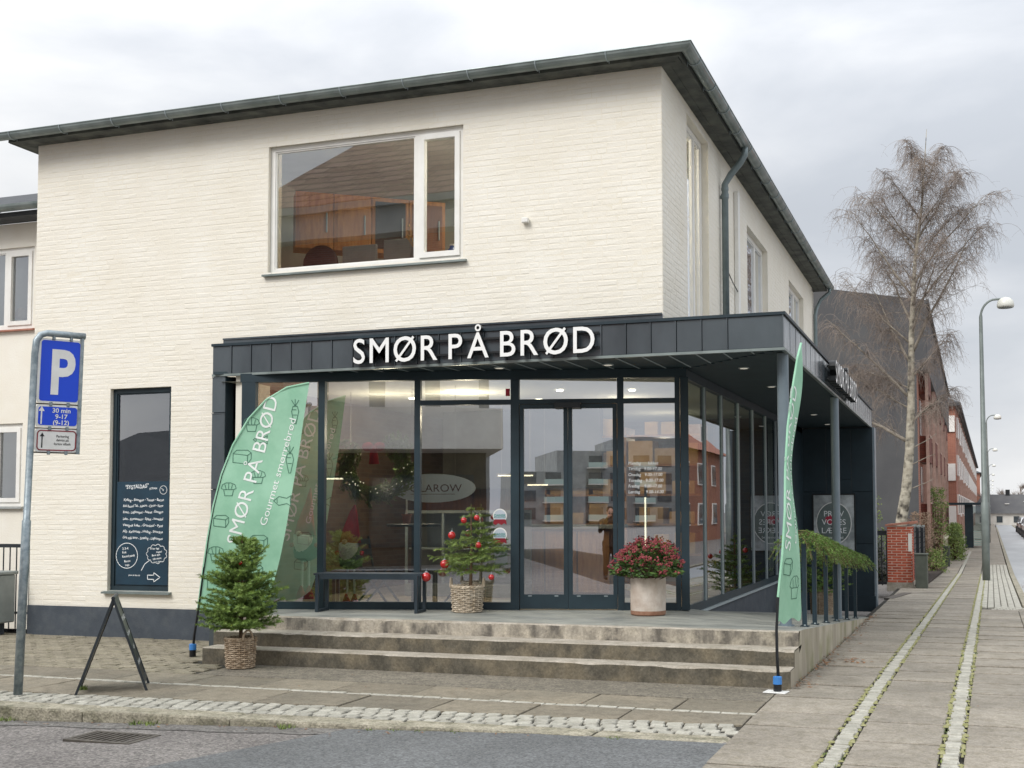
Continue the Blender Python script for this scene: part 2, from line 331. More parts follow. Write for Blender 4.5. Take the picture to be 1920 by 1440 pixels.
    def ball(s, c, r, n=10, m=7, sq=(1, 1, 1)):
        vs = []; fs = []
        for i in range(m+1):
            a = PI*i/m
            for k in range(n):
                b = 2*PI*k/n; vs.append((c[0]+r*sq[0]*math.sin(a)*math.cos(b), c[1]+r*sq[1]*math.sin(a)*math.sin(b), c[2]-r*sq[2]*math.cos(a)))
        fs = [(i*n+k, i*n+(k+1) % n, (i+1)*n+(k+1) % n, (i+1)*n+k) for i in range(m) for k in range(n)]
        return s.add(vs, fs)
    def ribbon(s, pts, wd, fn):
        """flat line of width wd through 2-D points, mapped by fn(a,b)->xyz"""
        for (a, b), (c, d) in zip(pts[:-1], pts[1:]):
            l = math.hypot(c-a, d-b)
            if l < 1e-6: continue
            nx, ny = -(d-b)/l*wd/2, (c-a)/l*wd/2; ex, ey = (c-a)/l*wd*.3, (d-b)/l*wd*.3
            s.add([fn(a-ex+nx, b-ey+ny), fn(a-ex-nx, b-ey-ny), fn(c+ex-nx, d+ey-ny), fn(c+ex+nx, d+ey+ny)], [(0, 1, 2, 3)])
        return s
    def mesh(s, name, mats, off=(0, 0, 0), smooth=False):
        me = bpy.data.meshes.new(name)
        me.from_pydata([(v[0]-off[0], v[1]-off[1], v[2]-off[2]) for v in s.v], [], s.f)
        for m in (mats if isinstance(mats, (list, tuple)) else [mats]): me.materials.append(MATS[m])
        if isinstance(mats, (list, tuple)): me.polygons.foreach_set('material_index', s.mi)
        if smooth: me.polygons.foreach_set('use_smooth', [True]*len(me.polygons))
        me.update(); return me
    def build(s, name, mats, parent=None, world=True, smooth=False, loc=None):
        """world: vertices are world coordinates; a child's are moved into its top-level parent's frame"""
        off = (0, 0, 0); rot = None
        if parent is not None and world:
            top = parent
            while top.parent: top = top.parent
            off = top.location
        elif parent is None and loc is not None and world: off = loc
        o = bpy.data.objects.new(name, s.mesh(name, mats, off, smooth)); C.objects.link(o)
        if parent is not None: o.parent = parent
        elif loc is not None: o.location = loc
        return o
def tag(o, label, cat, group=None):
    o['label'] = label; o['category'] = cat
    if group: o['group'] = group
    return o
def T(name, label, cat, loc, rz=0., group=None):
    o = bpy.data.objects.new(name, None); C.objects.link(o); o.location = loc; o.rotation_euler = (0, 0, rz); o.empty_display_size = .2
    return tag(o, label, cat, group)
def struct(o): o['kind'] = 'structure'; return o
def stuff(o): o['kind'] = 'stuff'; return o
def piece(name, me, parent, loc=(0, 0, 0), rz=0., scale=None):
    o = bpy.data.objects.new(name, me); C.objects.link(o); o.parent = parent
    top = parent
    while top.parent: top = top.parent
    o.location = Vector(loc)-top.location
    if rz: o.rotation_euler = (0, 0, rz)
    if scale: o.scale = scale
    return o
def copytree(o, parent=None):
    c = o.copy(); C.objects.link(c); c.parent = parent
    for ch in list(o.children): copytree(ch, c)
    return c
TXT = {}
def text2d(s, size=1., extrude=0., align='LEFT', bold=0.):
    """(verts, faces) of a string set in the built-in face; x right, y up"""
    k = (s, extrude, align, bold)
    if k not in TXT:
        cu = bpy.data.curves.new('t', 'FONT'); cu.body = s; cu.size = 1; cu.extrude = extrude/size; cu.align_x = align; cu.offset = bold; cu.resolution_u = 4
        o = bpy.data.objects.new('t', cu); C.objects.link(o); dg = bpy.context.evaluated_depsgraph_get(); me = o.evaluated_get(dg).to_mesh()
        TXT[k] = ([tuple(v.co) for v in me.vertices], [tuple(p.vertices) for p in me.polygons], [tuple(p.normal) for p in me.polygons])
        o.evaluated_get(dg).to_mesh_clear(); bpy.data.objects.remove(o); bpy.data.curves.remove(cu)
    return TXT[k]
def put_text(mb, s, size, fn, align='LEFT', sx=1., bold=0., slant=0.):
    v, f, n = text2d(s, 1, 0, align, bold)
    mb.add([fn(x*size*sx+y*size*slant, y*size) for x, y, z in v], f); return mb
def gz(y): return -.016*max(0., min(y, 40.)-10.7)
# ------------------------------------------------------------------ ground
GX = 1.5e3
mb = MB(); ys = [-1500, 0, 10.7, 40, 400, 1500]
for a, b in zip(ys[:-1], ys[1:]): mb.add([(-GX, a, gz(a)-.30), (GX, a, gz(a)-.30), (GX, b, gz(b)-.30), (-GX, b, gz(b)-.30)], [(0, 1, 2, 3)])
struct(mb.build('ground', 'asphalt'))
def kerb_y(x): return 7.76+(x+8)*.05          # front edge of the kerb on the plan
def road_z(x): return -.115+.108*max(0, min(1, (x+7.6)/4.6))
mb = MB()
xs = [-40, -12, -9, -7.6, -6.5, -5.5, -4.5, -3.5, -3.0, -1.595]
for a, b in zip(xs[:-1], xs[1:]):
    mb.add([(a, -30, road_z(a)), (b, -30, road_z(b)), (b, kerb_y(b)+.05, road_z(b)), (a, kerb_y(a)+.05, road_z(a))], [(0, 1, 2, 3)])
road = struct(mb.build('side_road', 'asphalt'))
mb = MB()
px_ = [-5.6, -5.0, -4.5, -3.5, -3.0, -1.6]
for a, b in zip(px_[:-1], px_[1:]):
    lo_ = lambda x: 4.6 if x > -5.3 else 5.2
    hi_ = lambda x: min(kerb_y(x)-.005, 5.3+(x+5.6)*2.4)
    mb.add([(a, lo_(a), road_z(a)+.005), (b, lo_(b), road_z(b)+.005), (b, hi_(b), road_z(b)+.005), (a, hi_(a), road_z(a)+.005)], [(0, 1, 2, 3)])
mb.build('asphalt_patch', 'asphalt_dark', road)
mb = MB(); rq = random.Random(17); xs_ = [-9+i*.25 for i in range(22)]; lo_ = [kerb_y(x)-.20-.07*rq.random() for x in xs_]
for (a, ya), (b, yb_) in zip(list(zip(xs_, lo_))[:-1], list(zip(xs_, lo_))[1:]): mb.add([(a, ya, road_z(a)+.0045), (b, yb_, road_z(b)+.0045), (b, kerb_y(b)-.004, road_z(b)+.0045), (a, kerb_y(a)-.004, road_z(a)+.0045)], [(0, 1, 2, 3)])
mb.build('gutter_strip', 'asphalt_gutter', road)
# front pavement: bed, slabs in two rows, a line of setts, a strip of setts, kerb stones
mb = MB(); mb.prism([(-14, kerb_y(-14)+.05), (-1.6, kerb_y(-1.6)+.05), (-1.6, 12.6), (-14, 12.6)], -.25, -.018)
pave = struct(mb.build('front_pavement', 'joint'))
def kline(x, o): return kerb_y(x)+o+max(0, -(x+4))*.012*0
LINE_Y = 9.28
KW = .25; ST = .40
k = 0
x = -13.
while x < -1.75:                                # kerb stones
    ln = R.uniform(1.35, 1.8); x2 = min(x+ln, -1.605)
    if x2 > -2.1: x2 = -1.605
    mb = MB(); g = .006
    mb.slabp([(x+g, kerb_y(x)), (x2-g, kerb_y(x2)), (x2-g, kerb_y(x2)+KW), (x+g, kerb_y(x)+KW)], -.2, R.uniform(-.004, .004), .022)
    mb.build('kerb_stone', 'kerb', pave); x = x2
def sett_mesh(i, lx, ly, h=.08):
    r = random.Random(i); mb = MB()
    c = [(-lx/2, -ly/2), (lx/2, -ly/2), (lx/2, ly/2), (-lx/2, ly/2)]
    c = [(a+r.uniform(-.008, .008), b+r.uniform(-.006, .006)) for a, b in c]
    A = [(a, b, -h) for a, b in c]; B = [(a, b, -.008) for a, b in c]; Tt = [(a*.9, b*.88, r.uniform(-.003, .003)) for a, b in c]
    mb.add(A+B+Tt, [(8, 9, 10, 11)]+[(i, (i+1) % 4, 4+(i+1) % 4, 4+i) for i in range(4)]+[(4+i, 4+(i+1) % 4, 8+(i+1) % 4, 8+i) for i in range(4)])
    return mb.mesh('sett', 'sett', smooth=False)
SM = [sett_mesh(i, .112, .098) for i in range(7)]
sl = math.atan(.05)
n_set = 0
for row in range(4):
    x = -9.9+R.uniform(0, .1)
    while x < -1.635:
        y = kerb_y(x)+KW+.064+row*.115
        piece('sett', SM[R.randrange(7)], pave, (x, y, R.uniform(-.004, .004)), sl+R.uniform(-.06, .06), (R.uniform(.92, 1.06), R.uniform(.95, 1.02), 1)); x += .131+R.uniform(-.006, .01); n_set += 1
mb = MB()                                       # single line of setts between the slab rows
x = -10.
while x < -1.68:
    ln = R.uniform(.10, .17); mb.slabp([(x, LINE_Y-.028), (x+ln-.01, LINE_Y-.03+R.uniform(-.006, .006)), (x+ln-.01, LINE_Y+.03+R.uniform(-.006, .006)), (x, LINE_Y+.03)], -.06, R.uniform(-.002, .006), .006); x += ln
stuff(mb.build('sett_line', 'sett', pave))
def slabq(pts, mat, parent, dz=0.):
    cx_ = sum(p[0] for p in pts)/len(pts); cy_ = sum(p[1] for p in pts)/len(pts); tx_, ty_ = R.uniform(-.006, .006), R.uniform(-.012, .006)
    mb = MB(); mb.slabp(pts, lambda x, y: gz(y)-.06, lambda x, y: gz(y)+dz+tx_*(x-cx_)+ty_*(y-cy_), .006); return mb.build('slab', mat, parent)
def yB(x): return kerb_y(x)+KW+.475
for row in range(2):
    x = -13.+row*.31
    while x < -1.62:
        x2 = min(x+.80, -1.615)
        if -1.615-x2 < .25: x2 = -1.615
        g = .007
        if row == 0: q = [(x+g, yB(x)), (x2-g, yB(x2)), (x2-g, LINE_Y-.04), (x+g, LINE_Y-.04)]
        else: q = [(x+g, LINE_Y+.04), (x2-g, LINE_Y+.04), (x2-g, LINE_Y+.62), (x+g, LINE_Y+.62)]
        if x2-x > .1: slabq(q, 'slab_warm', pave, R.uniform(-.003, .003))
        x = x2
mb = MB(); mb.slabp([(-7.35, LINE_Y+.63), (-1.615, LINE_Y+.63), (-1.615, 10.9), (-7.35, 10.9)], -.06, .0, .005)
mb.build('apron', 'apron', pave)
PM = []
for i in range(6):
    r = random.Random(50+i); m2 = MB(); m2.slabp([(-.101, -.047), (.101, -.047), (.101, .047), (-.101, .047)], -.05, 0, .006); PM.append(m2.mesh('paver', 'paver'))
pav = []
row = 0; y = LINE_Y+.69
while y < 12.5:
    x = -13.6+(row % 2)*.108
    while x < -7.45:
        pav.append((x, y)); x += .217
    y += .109; row += 1
pav = [p for p in pav if not (p[0] > -8.0 and p[1] > 10.62)]
pav.sort(key=lambda p: p[0]**2+p[1]**2)
rest = MB()
for i, (x, y) in enumerate(pav):
    dz = R.uniform(-.005, .003)
    if i < 300: piece('paver', PM[i % 6], pave, (x, y, dz), R.uniform(-.012, .012))
    else: rest.slabp([(x-.101, y-.047), (x+.101, y-.047), (x+.101, y+.047), (x-.101, y+.047)], -.05, dz, .006)
stuff(rest.build('paver_field', 'paver', pave))
# street pavement to the right: three runs of slabs with two strips of setts between
DX = .0215
def sxp(x0, y): return x0+DX*(y-7.5)
mb = MB()
for a, b in ((-25, 10.7), (10.7, 40), (40, 260)):
    mb.add([(-1.6 if b < 41 else -6, a, gz(a)-.03), (sxp(2.2, a) if b < 23 else sxp(.62, a), a, gz(a)-.03), (sxp(2.2, b) if b < 23 else sxp(.62, b), b, gz(b)-.03), (-1.6 if b < 41 else -6, b, gz(b)-.03)], [(0, 1, 2, 3)])
mb.add([(sxp(.6, 10.7), 10.7, -.031), (4.5, 10.7, -.031), (4.5, 23.5, gz(23.5)-.031), (sxp(.6, 23.5), 23.5, gz(23.5)-.031)], [(0, 1, 2, 3)])
sp = struct(mb.build('street_pavement', 'joint'))
mb = MB(); mb.add([(-1.6, 47, gz(47)-.004), (sxp(.66, 47), 47, gz(47)-.004), (sxp(.66, 260), 260, gz(260)-.004), (-1.6, 260, gz(260)-.004)], [(0, 1, 2, 3)]); mb.build('far_paving', 'slab', sp)
W1, W2 = (-.91, -.79), (-.175, -.055)
cols = [(None, W1[0]-.02), (W1[1]+.02, W2[0]-.02), (W2[1]+.02, W2[1]+.64), (W2[1]+.65, W2[1]+1.28)]
for ci, (a, b) in enumerate(cols):
    y = 1.2+ci*.23
    while y < (62 if ci < 2 else 22.3):
        ln = .80 if R.random() < .85 else .62; y2 = y+ln; g = .015
        xa = (lambda yy: -1.606 if yy < 10.6 else -1.5) if a is None else (lambda yy, a=a: sxp(a, yy))
        xb = lambda yy, b=b: sxp(b, yy)
        slabq([(xa(y+.01), y+g), (xb(y), y+g), (xb(y2), y2-g), (xa(y2), y2-g)], 'slab', sp, R.uniform(-.004, .003))
        if ci == 0 and y > 24: pass
        y = y2
S2 = [sett_mesh(20+i, .112, (.052, .06, .075, .085, .065, .055)[i]) for i in range(6)]
near = []; far = MB()
for (a, b) in (W1, W2):
    y = 2.; x0 = (a+b)/2
    while y < 62:
        i = R.randrange(6); l_ = (.052, .06, .075, .085, .065, .055)[i]; near.append((sxp(x0, y), y+l_/2, i, l_)); y += l_+R.uniform(.006, .014)
near.sort(key=lambda q: q[1])
for (x, y, i, l_) in near:
    if 7.2 < y < 18.2: piece('sett', S2[i], sp, (x+R.uniform(-.008, .008), y, gz(y)+R.uniform(-.004, .004)), R.uniform(-.1, .1))
    else: far.slabp([(x-.055, y-l_/2), (x+.055, y-l_/2), (x+.055, y+l_/2), (x-.055, y+l_/2)], gz(y)-.05, gz(y), .01)
ms = MB(); rm = random.Random(9)
for (a, b) in (W1, W2):
    for e in (a-.008, b+.008):
        y = 3.
        while y < 40:
            l_ = rm.uniform(.03, .12); w_ = rm.uniform(.004, .028)
            if rm.random() < .62: x = sxp(e, y)+rm.uniform(-.008, .008); ms.add([(x-w_, y, gz(y)+.001), (x+w_, y+l_*.1, gz(y)+.001), (x+w_*.8, y+l_, gz(y)+.002), (x-w_*.7, y+l_*.9, gz(y)+.002), (x, y+l_*.5, gz(y)+.012)], [(0, 1, 4), (1, 2, 4), (2, 3, 4), (3, 0, 4)])
            y += l_*.8
stuff(ms.build('moss_cushions', 'moss_green', sp))
# sett field that curves to the side street and the strip by the lamp
for i in range(6):
    for k in range(150):
        y = 23.2+k*.16+R.uniform(-.02, .02); x = sxp(.0+i*.123, y); far.slabp([(x-.055, y-.07), (x+.055, y-.07), (x+.055, y+.07), (x-.055, y+.07)], gz(y)-.05, gz(y)+R.uniform(-.004, .004), .012)
    for k in range(34):
        if i > 3: break
        t = k*.11; x = sxp(.17, 23)+.13*i*.4+t; y = 23.0-t*.42-.0+i*.22*.9-.35; far.slabp([(x-.045, y-.07), (x+.045, y-.09), (x+.045, y+.07), (x-.045, y+.09)], gz(y)-.05, gz(y)+R.uniform(-.004, .004), .012)
stuff(far.build('distant_setts', 'sett', sp))
# kerb of the street, cycle track, carriageway
mb = MB()
for y in range(24, 150, 2): mb.slabp([(sxp(.70, y), y+.01), (sxp(.84, y), y+.01), (sxp(.84, y+2), y+1.99), (sxp(.70, y+2), y+1.99)], lambda x, yy: gz(yy)-.2, lambda x, yy: gz(yy)+.0, .015)
stuff(mb.build('street_kerb', 'kerb', sp))
mb = MB()
for a, b in ((24, 40), (40, 400)): mb.add([(sxp(.8, a), a, gz(a)-.09), (sxp(2.9, a), a, gz(a)-.09), (sxp(2.9, b), b, gz(b)-.09), (sxp(.8, b), b, gz(b)-.09)], [(0, 1, 2, 3)])
mb.add([(4.4, 10.7, -.09), (40, 10.7, -.09), (40, 24, gz(24)-.09), (sxp(.8, 24), 24, gz(24)-.09)], [(0, 1, 2, 3)])
struct(mb.build('cycle_track', 'asphalt_pale'))
mb = MB()
for a, b in ((-30, 10.7), (10.7, 40), (40, 400)): mb.add([(sxp(2.9, a)+(2 if b < 30 else .2), a, gz(a)-.12), (sxp(14, a), a, gz(a)-.12), (sxp(14, b), b, gz(b)-.12), (sxp(2.9, b)+.2, b, gz(b)-.12)], [(0, 1, 2, 3)])
struct(mb.build('street', 'asphalt'))
mb = MB()
for y in range(28, 170, 3): mb.slabp([(sxp(2.88, y), y+.02), (sxp(3.1, y), y+.02), (sxp(3.1, y+3), y+2.98), (sxp(2.88, y+3), y+2.98)], lambda x, yy: gz(yy)-.2, lambda x, yy: gz(yy)-.03, .02)
struct(mb.build('track_kerb', 'kerb'))
mb = MB()
for a, b in ((-30, 10.7), (10.7, 40), (40, 400)): mb.add([(sxp(14, a), a, gz(a)-.06), (sxp(20, a), a, gz(a)-.06), (sxp(20, b), b, gz(b)-.06), (sxp(14, b), b, gz(b)-.06)], [(0, 1, 2, 3)])
struct(mb.build('far_pavement', 'slab'))
# ------------------------------------------------------------------ the corner building
XL, XR, YW, YB2, ZE = -11.97, -3.15, 12.53, 26.6, 6.66
bld = T('corner_building', 'cream painted brick corner building with dark shop front and flat canopy', 'building', (-7.5, 12.53, 0))
WINF = (-8.30, -5.60, 4.63, 6.275); WINL = (-10.69, -9.73, .60, 3.26)
UZ = 3.83      # upper wall starts here over the canopy
# wall cores
def wall_core(fn, u0, u1, z0, z1, holes, name, parent, mat, th=.3):
    """fn(u, d, z)->xyz with d the depth behind the face; holes (u0,u1,z0,z1)"""
    us = sorted({u0, u1, *[h[0] for h in holes], *[h[1] for h in holes]}); zs = sorted({z0, z1, *[h[2] for h in holes], *[h[3] for h in holes]})
    us = [u for u in us if u0 <= u <= u1]; zs = [z for z in zs if z0 <= z <= z1]; mb = MB()
    hole = lambda u, z: any(h[0] < u < h[1] and h[2] < z < h[3] for h in holes)
    for i in range(len(us)-1):
        for j in range(len(zs)-1):
            if hole((us[i]+us[i+1])/2, (zs[j]+zs[j+1])/2): continue
            a, b, c, d = us[i], us[i+1], zs[j], zs[j+1]
            P = [fn(a, 0, c), fn(b, 0, c), fn(b, 0, d), fn(a, 0, d), fn(a, th, c), fn(b, th, c), fn(b, th, d), fn(a, th, d)]
            fs = [(0, 1, 2, 3), (7, 6, 5, 4)]
            um, zm = (a+b)/2, (c+d)/2; e = 1e-4
            if a <= u0+e or hole(a-.01, zm): fs.append((4, 0, 3, 7))
            if b >= u1-e or hole(b+.01, zm): fs.append((1, 5, 6, 2))
            if c <= z0+e or hole(um, c-.01): fs.append((4, 5, 1, 0))
            if d >= z1-e or hole(um, d+.01): fs.append((3, 2, 6, 7))
            mb.add(P, fs)
    return mb.build(name, mat, parent)
holesF = [WINF, WINL, (-8.75, XR+1, -1, 3.68)]
wf = wall_core(lambda u, d, z: (u, YW+d, z), XL, XR-.004, -.05, ZE+.02, holesF, 'front_wall', bld, 'cream_joint')
W_S = [(13.78, 15.05, 3.9, 6.54), (17.97, 20.0, 4.5, 6.135), (22.6, 24.78, 4.5, 6.145)]
ws = wall_core(lambda u, d, z: (XR-d, u, z), YW+.004, YB2, 3.42, ZE+.02, W_S, 'side_wall', bld, 'cream_joint')
# painted bricks
CO = .0667; BL = .228; BH = .0545
def brick_rows(u0, u1, z0, z1, holes, seed):
    r = random.Random(seed); out = []; z = z0; k = 0
    while z+BH <= z1+.001:
        u = u0-(0, .12, .06, .18)[k % 4]
        while u < u1:
            ln = BL if r.random() < .9 else .108
            segs = [(max(u, u0), min(u+ln, u1))]
            for h in holes:
                if z+BH*.5 > h[2] and z+BH*.5 < h[3]:
                    ns = []
                    for a, b in segs:
                        if b <= h[0] or a >= h[1]: ns.append((a, b))
                        else:
                            if a < h[0]: ns.append((a, h[0]))
                            if b > h[1]: ns.append((h[1], b))
                    segs = ns
            for a, b in segs:
                if b-a > .03: out.append((a, b, z))
            u += ln+.009
        z += CO; k += 1
    return out
def brick_geo(mb, fn, a, b, z, d, r, t=.0):
    """five faced block standing d proud of the wall face with a soft arris"""
    e = .007; j = lambda: r.uniform(-.0014, .0014)
    A = [(a, z), (b, z), (b, z+BH), (a, z+BH)]; I = [(a+e, z+e), (b-e, z+e), (b-e, z+BH-e), (a+e, z+BH-e)]
    V = [fn(u, .003, zz) for u, zz in A]+[fn(u+j(), -d*.3, zz+j()) for u, zz in A]+[fn(u, -d+j(), zz) for u, zz in I]
    mb.add(V, [(8, 9, 10, 11)]+[(i, (i+1) % 4, 4+(i+1) % 4, 4+i) for i in range(4)]+[(4+i, 4+(i+1) % 4, 8+(i+1) % 4, 8+i) for i in range(4)])
def lay(rows, fn, wall, mat, keep, dist, seed, d=.0014):
    r = random.Random(seed); rows = sorted(rows, key=dist); big = MB(); var = {}
    for i, (a, b, z) in enumerate(rows):
        if i < keep:
            if abs(b-a-BL) < 1e-4:
                k = r.randrange(8)
                if k not in var:
                    m = MB(); brick_geo(m, lambda u, dd, zz: tuple(Vector(fn(u, dd, zz))-Vector(fn(0, 0, 0))), 0, BL, 0, d, r); var[k] = m.mesh('brick', mat)
                o = piece('brick', var[k], wall, Vector(fn(a, r.uniform(-.0006, .0006), z)))
            else:
                m = MB(); brick_geo(m, fn, a, b, z, d, r); m.build('brick', mat, wall)
        else: brick_geo(big, fn, a, b, z, d+r.uniform(-.0007, .0007), r)
    if big.v: stuff(big.build('brickwork', mat, wall))
fF = lambda u, d, z: (u, YW+d, z); fS = lambda u, d, z: (XR-d, u, z)
gF = lambda h, m=.0: (h[0]-m, h[1]+m, h[2]-m, h[3]+m)
rowsF = brick_rows(XL, XR-.006, .395, ZE, [gF(WINF), gF(WINL), (-8.93, XR+1, -1, UZ)], 3)
lay(rowsF, fF, wf, 'cream', 240, lambda q: q[0]**2+YW**2+(q[2]-1.6)**2, 5)
rowsS = brick_rows(YW+.002, YB2, 3.74, ZE, [gF(h) for h in W_S], 4)
lay(rowsS, fS, ws, 'cream', 60, lambda q: q[0]**2+(q[2]-1.6)**2, 6, .0019)
MB().box(XL-.004, -8.74, YW-.025, YW+.02, -.06, .385).build('plinth', 'plinth', bld)
# rest of the shell: back, left side, floors, ceilings
mb = MB(); mb.box(XL, XL+.25, YW+.3, YB2, -.1, ZE).box(XL, XR, YB2-.25, YB2-.004, -.3, ZE); mb.build('rear_walls', 'cream', bld)
mb = MB(); mb.box(XL+.25, XR-.31, YW+.31, YB2-.26, 3.38, 3.5); mb.build('floor_slab', 'int_ceiling', bld)
# roof, eaves
ov = .29; x0, x1, y0, y1 = XL-ov+.02, XR+ov-.02, YW-ov+.04, YB2+ov
mb = MB(); rz = ZE+.085; hz = rz+1.35; d = (x1-x0)/2
mb.add([(x0, y0, rz), (x1, y0, rz), (x1, y1, rz), (x0, y1, rz), (x0+d, y0+d, hz), (x0+d, y1-d, hz)], [(0, 1, 4), (1, 2, 5, 4), (2, 3, 5), (3, 0, 4, 5), (3, 2, 1, 0)])
rf = mb.build('roof', 'roof', bld)
mb = MB(); r = random.Random(2)
y = y0+.03                                     # boards under the eaves, each its own piece
for k in range(2):
    m2 = MB(); a = y0+.02+k*.145; m2.box(x0+.03, x1-.03-.0, a, a+.14, ZE+.004, ZE+.03); m2.build('eave_board', 'eave_board', rf)
for k in range(2):
    a = x1-.02-k*.145; m2 = MB(); m2.box(a-.14, a, YW-.002+.0, y1, ZE+.0045, ZE+.0305); m2.build('eave_board', 'eave_board', rf)
for k in range(2):
    a = x0+.02+k*.145; m2 = MB(); m2.box(a, a+.14, YW, y1, ZE+.0045, ZE+.0305); m2.build('eave_board', 'eave_board', rf)
mb = MB(); mb.box(x0, x1, y0-.01, y0+.018, ZE-.002, ZE+.105).box(x1-.018, x1+.008, y0+.02, y1, ZE-.002, ZE+.105).box(x0-.008, x0+.018, y0+.02, y1, ZE-.002, ZE+.105)
mb.build('fascia_board', 'eave_board', rf)
def gutter_run(mb, P, Q, nrm, r=.075, mi0=0., mi1=0.):
    """half-round gutter from P to Q (its top centre line); nrm points outwards; mitre mi moves the ends with the offset"""
    P, Q, nrm = Vector(P), Vector(Q), Vector(nrm); t = (Q-P).normalized(); n = 9; vs = []; fs = []
    for rr in (r, r-.004):
        for (E, s) in ((P, -mi0), (Q, mi1)):
            for i in range(n):
                a = PI*i/(n-1); o = math.cos(a)*rr; vs.append(E+nrm*o+t*(s*o)-Vector((0, 0, 1))*math.sin(a)*rr)
    for k in range(2):
        o = k*2*n
        for i in range(n-1): fs.append((o+i, o+i+1, o+n+i+1, o+n+i))
    for i in (0, n-1): fs.append((i, n+i, 3*n+i, 2*n+i))
    mb.add(vs, fs)
    return mb
gr = .075
GZ = ZE+.085; gy = y0-.012-gr; gx = x1+.012+gr
mb = MB(); gutter_run(mb, (x0-.09, gy, GZ), (gx, gy, GZ), (0, -1, 0), gr, 0, 1); gutter_run(mb, (gx, gy, GZ), (gx, y1+.05, GZ), (1, 0, 0), gr, 1, 0)
mb.tube([(x0-.09, gy-gr, GZ+.004), (gx+gr, gy-gr, GZ+.004), (gx+gr, y1+.05, GZ+.004)], .009, 6)
gut = mb.build('gutter', 'gutter', bld)
def bracket(p, nrm):
    mb = MB(); q = Vector(p); nn = Vector(nrm); pts = []
    for i in range(8):
        a = PI*i/7-.0; pts.append(q+nn*math.cos(a)*(gr+.006)-Vector((0, 0, 1))*math.sin(a)*(gr+.006))
    pts.append(q-nn*(gr+.004)+Vector((0, 0, -.12+.04)))
    mb.tube(pts, .007, 5); return mb.build('bracket', 'trim_light', gut)
x = x0+.15
while x < x1-.1: bracket((x, gy, GZ), (0, -1, 0)); x += .84
y = y0+.35
while y < y1: bracket((gx, y, GZ), (1, 0, 0)); y += .84
# down pipes
mb = MB(); px, py = XR+.075, 15.82
mb.tube([(gx, py, GZ-gr+.01), (gx, py, GZ-.17), (gx-.06, py, GZ-.27), (px+.09, py, GZ-.42), (px, py, GZ-.56), (px, py, 3.7)], .048, 12)
dp = mb.build('down_pipe', 'pipe', bld, smooth=True)
m2 = MB(); m2.lathe([(.056, -.03), (.056, .03)], 12, (px, py, 6.02)).lathe([(.053, -.02), (.053, .02)], 12, (px, py, 6.12)).box(px-.07, px-.04, py-.02, py+.02, 5.99, 6.03); m2.build('pipe_collar', 'pipe', dp)
mb = MB(); mb.bbox(XR+.006, XR+.07, 16.86, 17.0, 3.7, 6.37, .006); cv = mb.build('cable_cover', 'white_frame', bld)
mb = MB(); mb.tube([(px, 15.87, 5.1), (XR+.05, 16.1, 5.02), (XR+.04, 16.5, 4.94), (XR+.05, 16.87, 4.86)], .008, 5); mb.build('cable', 'letter_side', bld)
mb = MB(); mb.tube([(gx, y1-.25, GZ-gr+.01), (gx, y1-.25, GZ-.16), (gx-.2, y1-.25, GZ-.32), (XR+.08, y1-.38, GZ-.52), (XR+.06, y1-.5, GZ-.7), (XR+.06, y1-.5, 3.5)], .045, 10); mb.build('down_pipe', 'pipe', bld, smooth=True)
# small sensor box on the wall
mb = MB(); mb.bbox(-4.83, -4.75, YW-.07, YW-.006, 4.99, 5.05, .008); mb.build('sensor_box', 'white_frame', bld)
# windows
def rect_frame(mb, fn, u0, u1, z0, z1, w, d0, d1):
    for (a, b, c, d) in ((u0, u1, z0, z0+w), (u0, u1, z1-w, z1), (u0, u0+w, z0+w, z1-w), (u1-w, u1, z0+w, z1-w)):
        P = [fn(a, d0, c), fn(b, d0, c), fn(b, d0, d), fn(a, d0, d), fn(a, d1, c), fn(b, d1, c), fn(b, d1, d), fn(a, d1, d)]
        mb.add(P, [(0, 1, 2, 3), (7, 6, 5, 4), (4, 0, 3, 7), (1, 5, 6, 2), (4, 5, 1, 0), (3, 2, 6, 7)])
    return mb
def ubox(mb, fn, u0, u1, d0, d1, z0, z1):
    P = [fn(u0, d0, z0), fn(u1, d0, z0), fn(u1, d0, z1), fn(u0, d0, z1), fn(u0, d1, z0), fn(u1, d1, z0), fn(u1, d1, z1), fn(u0, d1, z1)]
    return mb.add(P, [(0, 1, 2, 3), (7, 6, 5, 4), (4, 0, 3, 7), (1, 5, 6, 2), (4, 5, 1, 0), (3, 2, 6, 7)])
def pane(fn, u0, u1, z0, z1, d, mat, parent, name='pane'):
    mb = MB(); mb.add([fn(u0, d, z0), fn(u1, d, z0), fn(u1, d, z1), fn(u0, d, z1)], [(0, 1, 2, 3)]); return mb.build(name, mat, parent)
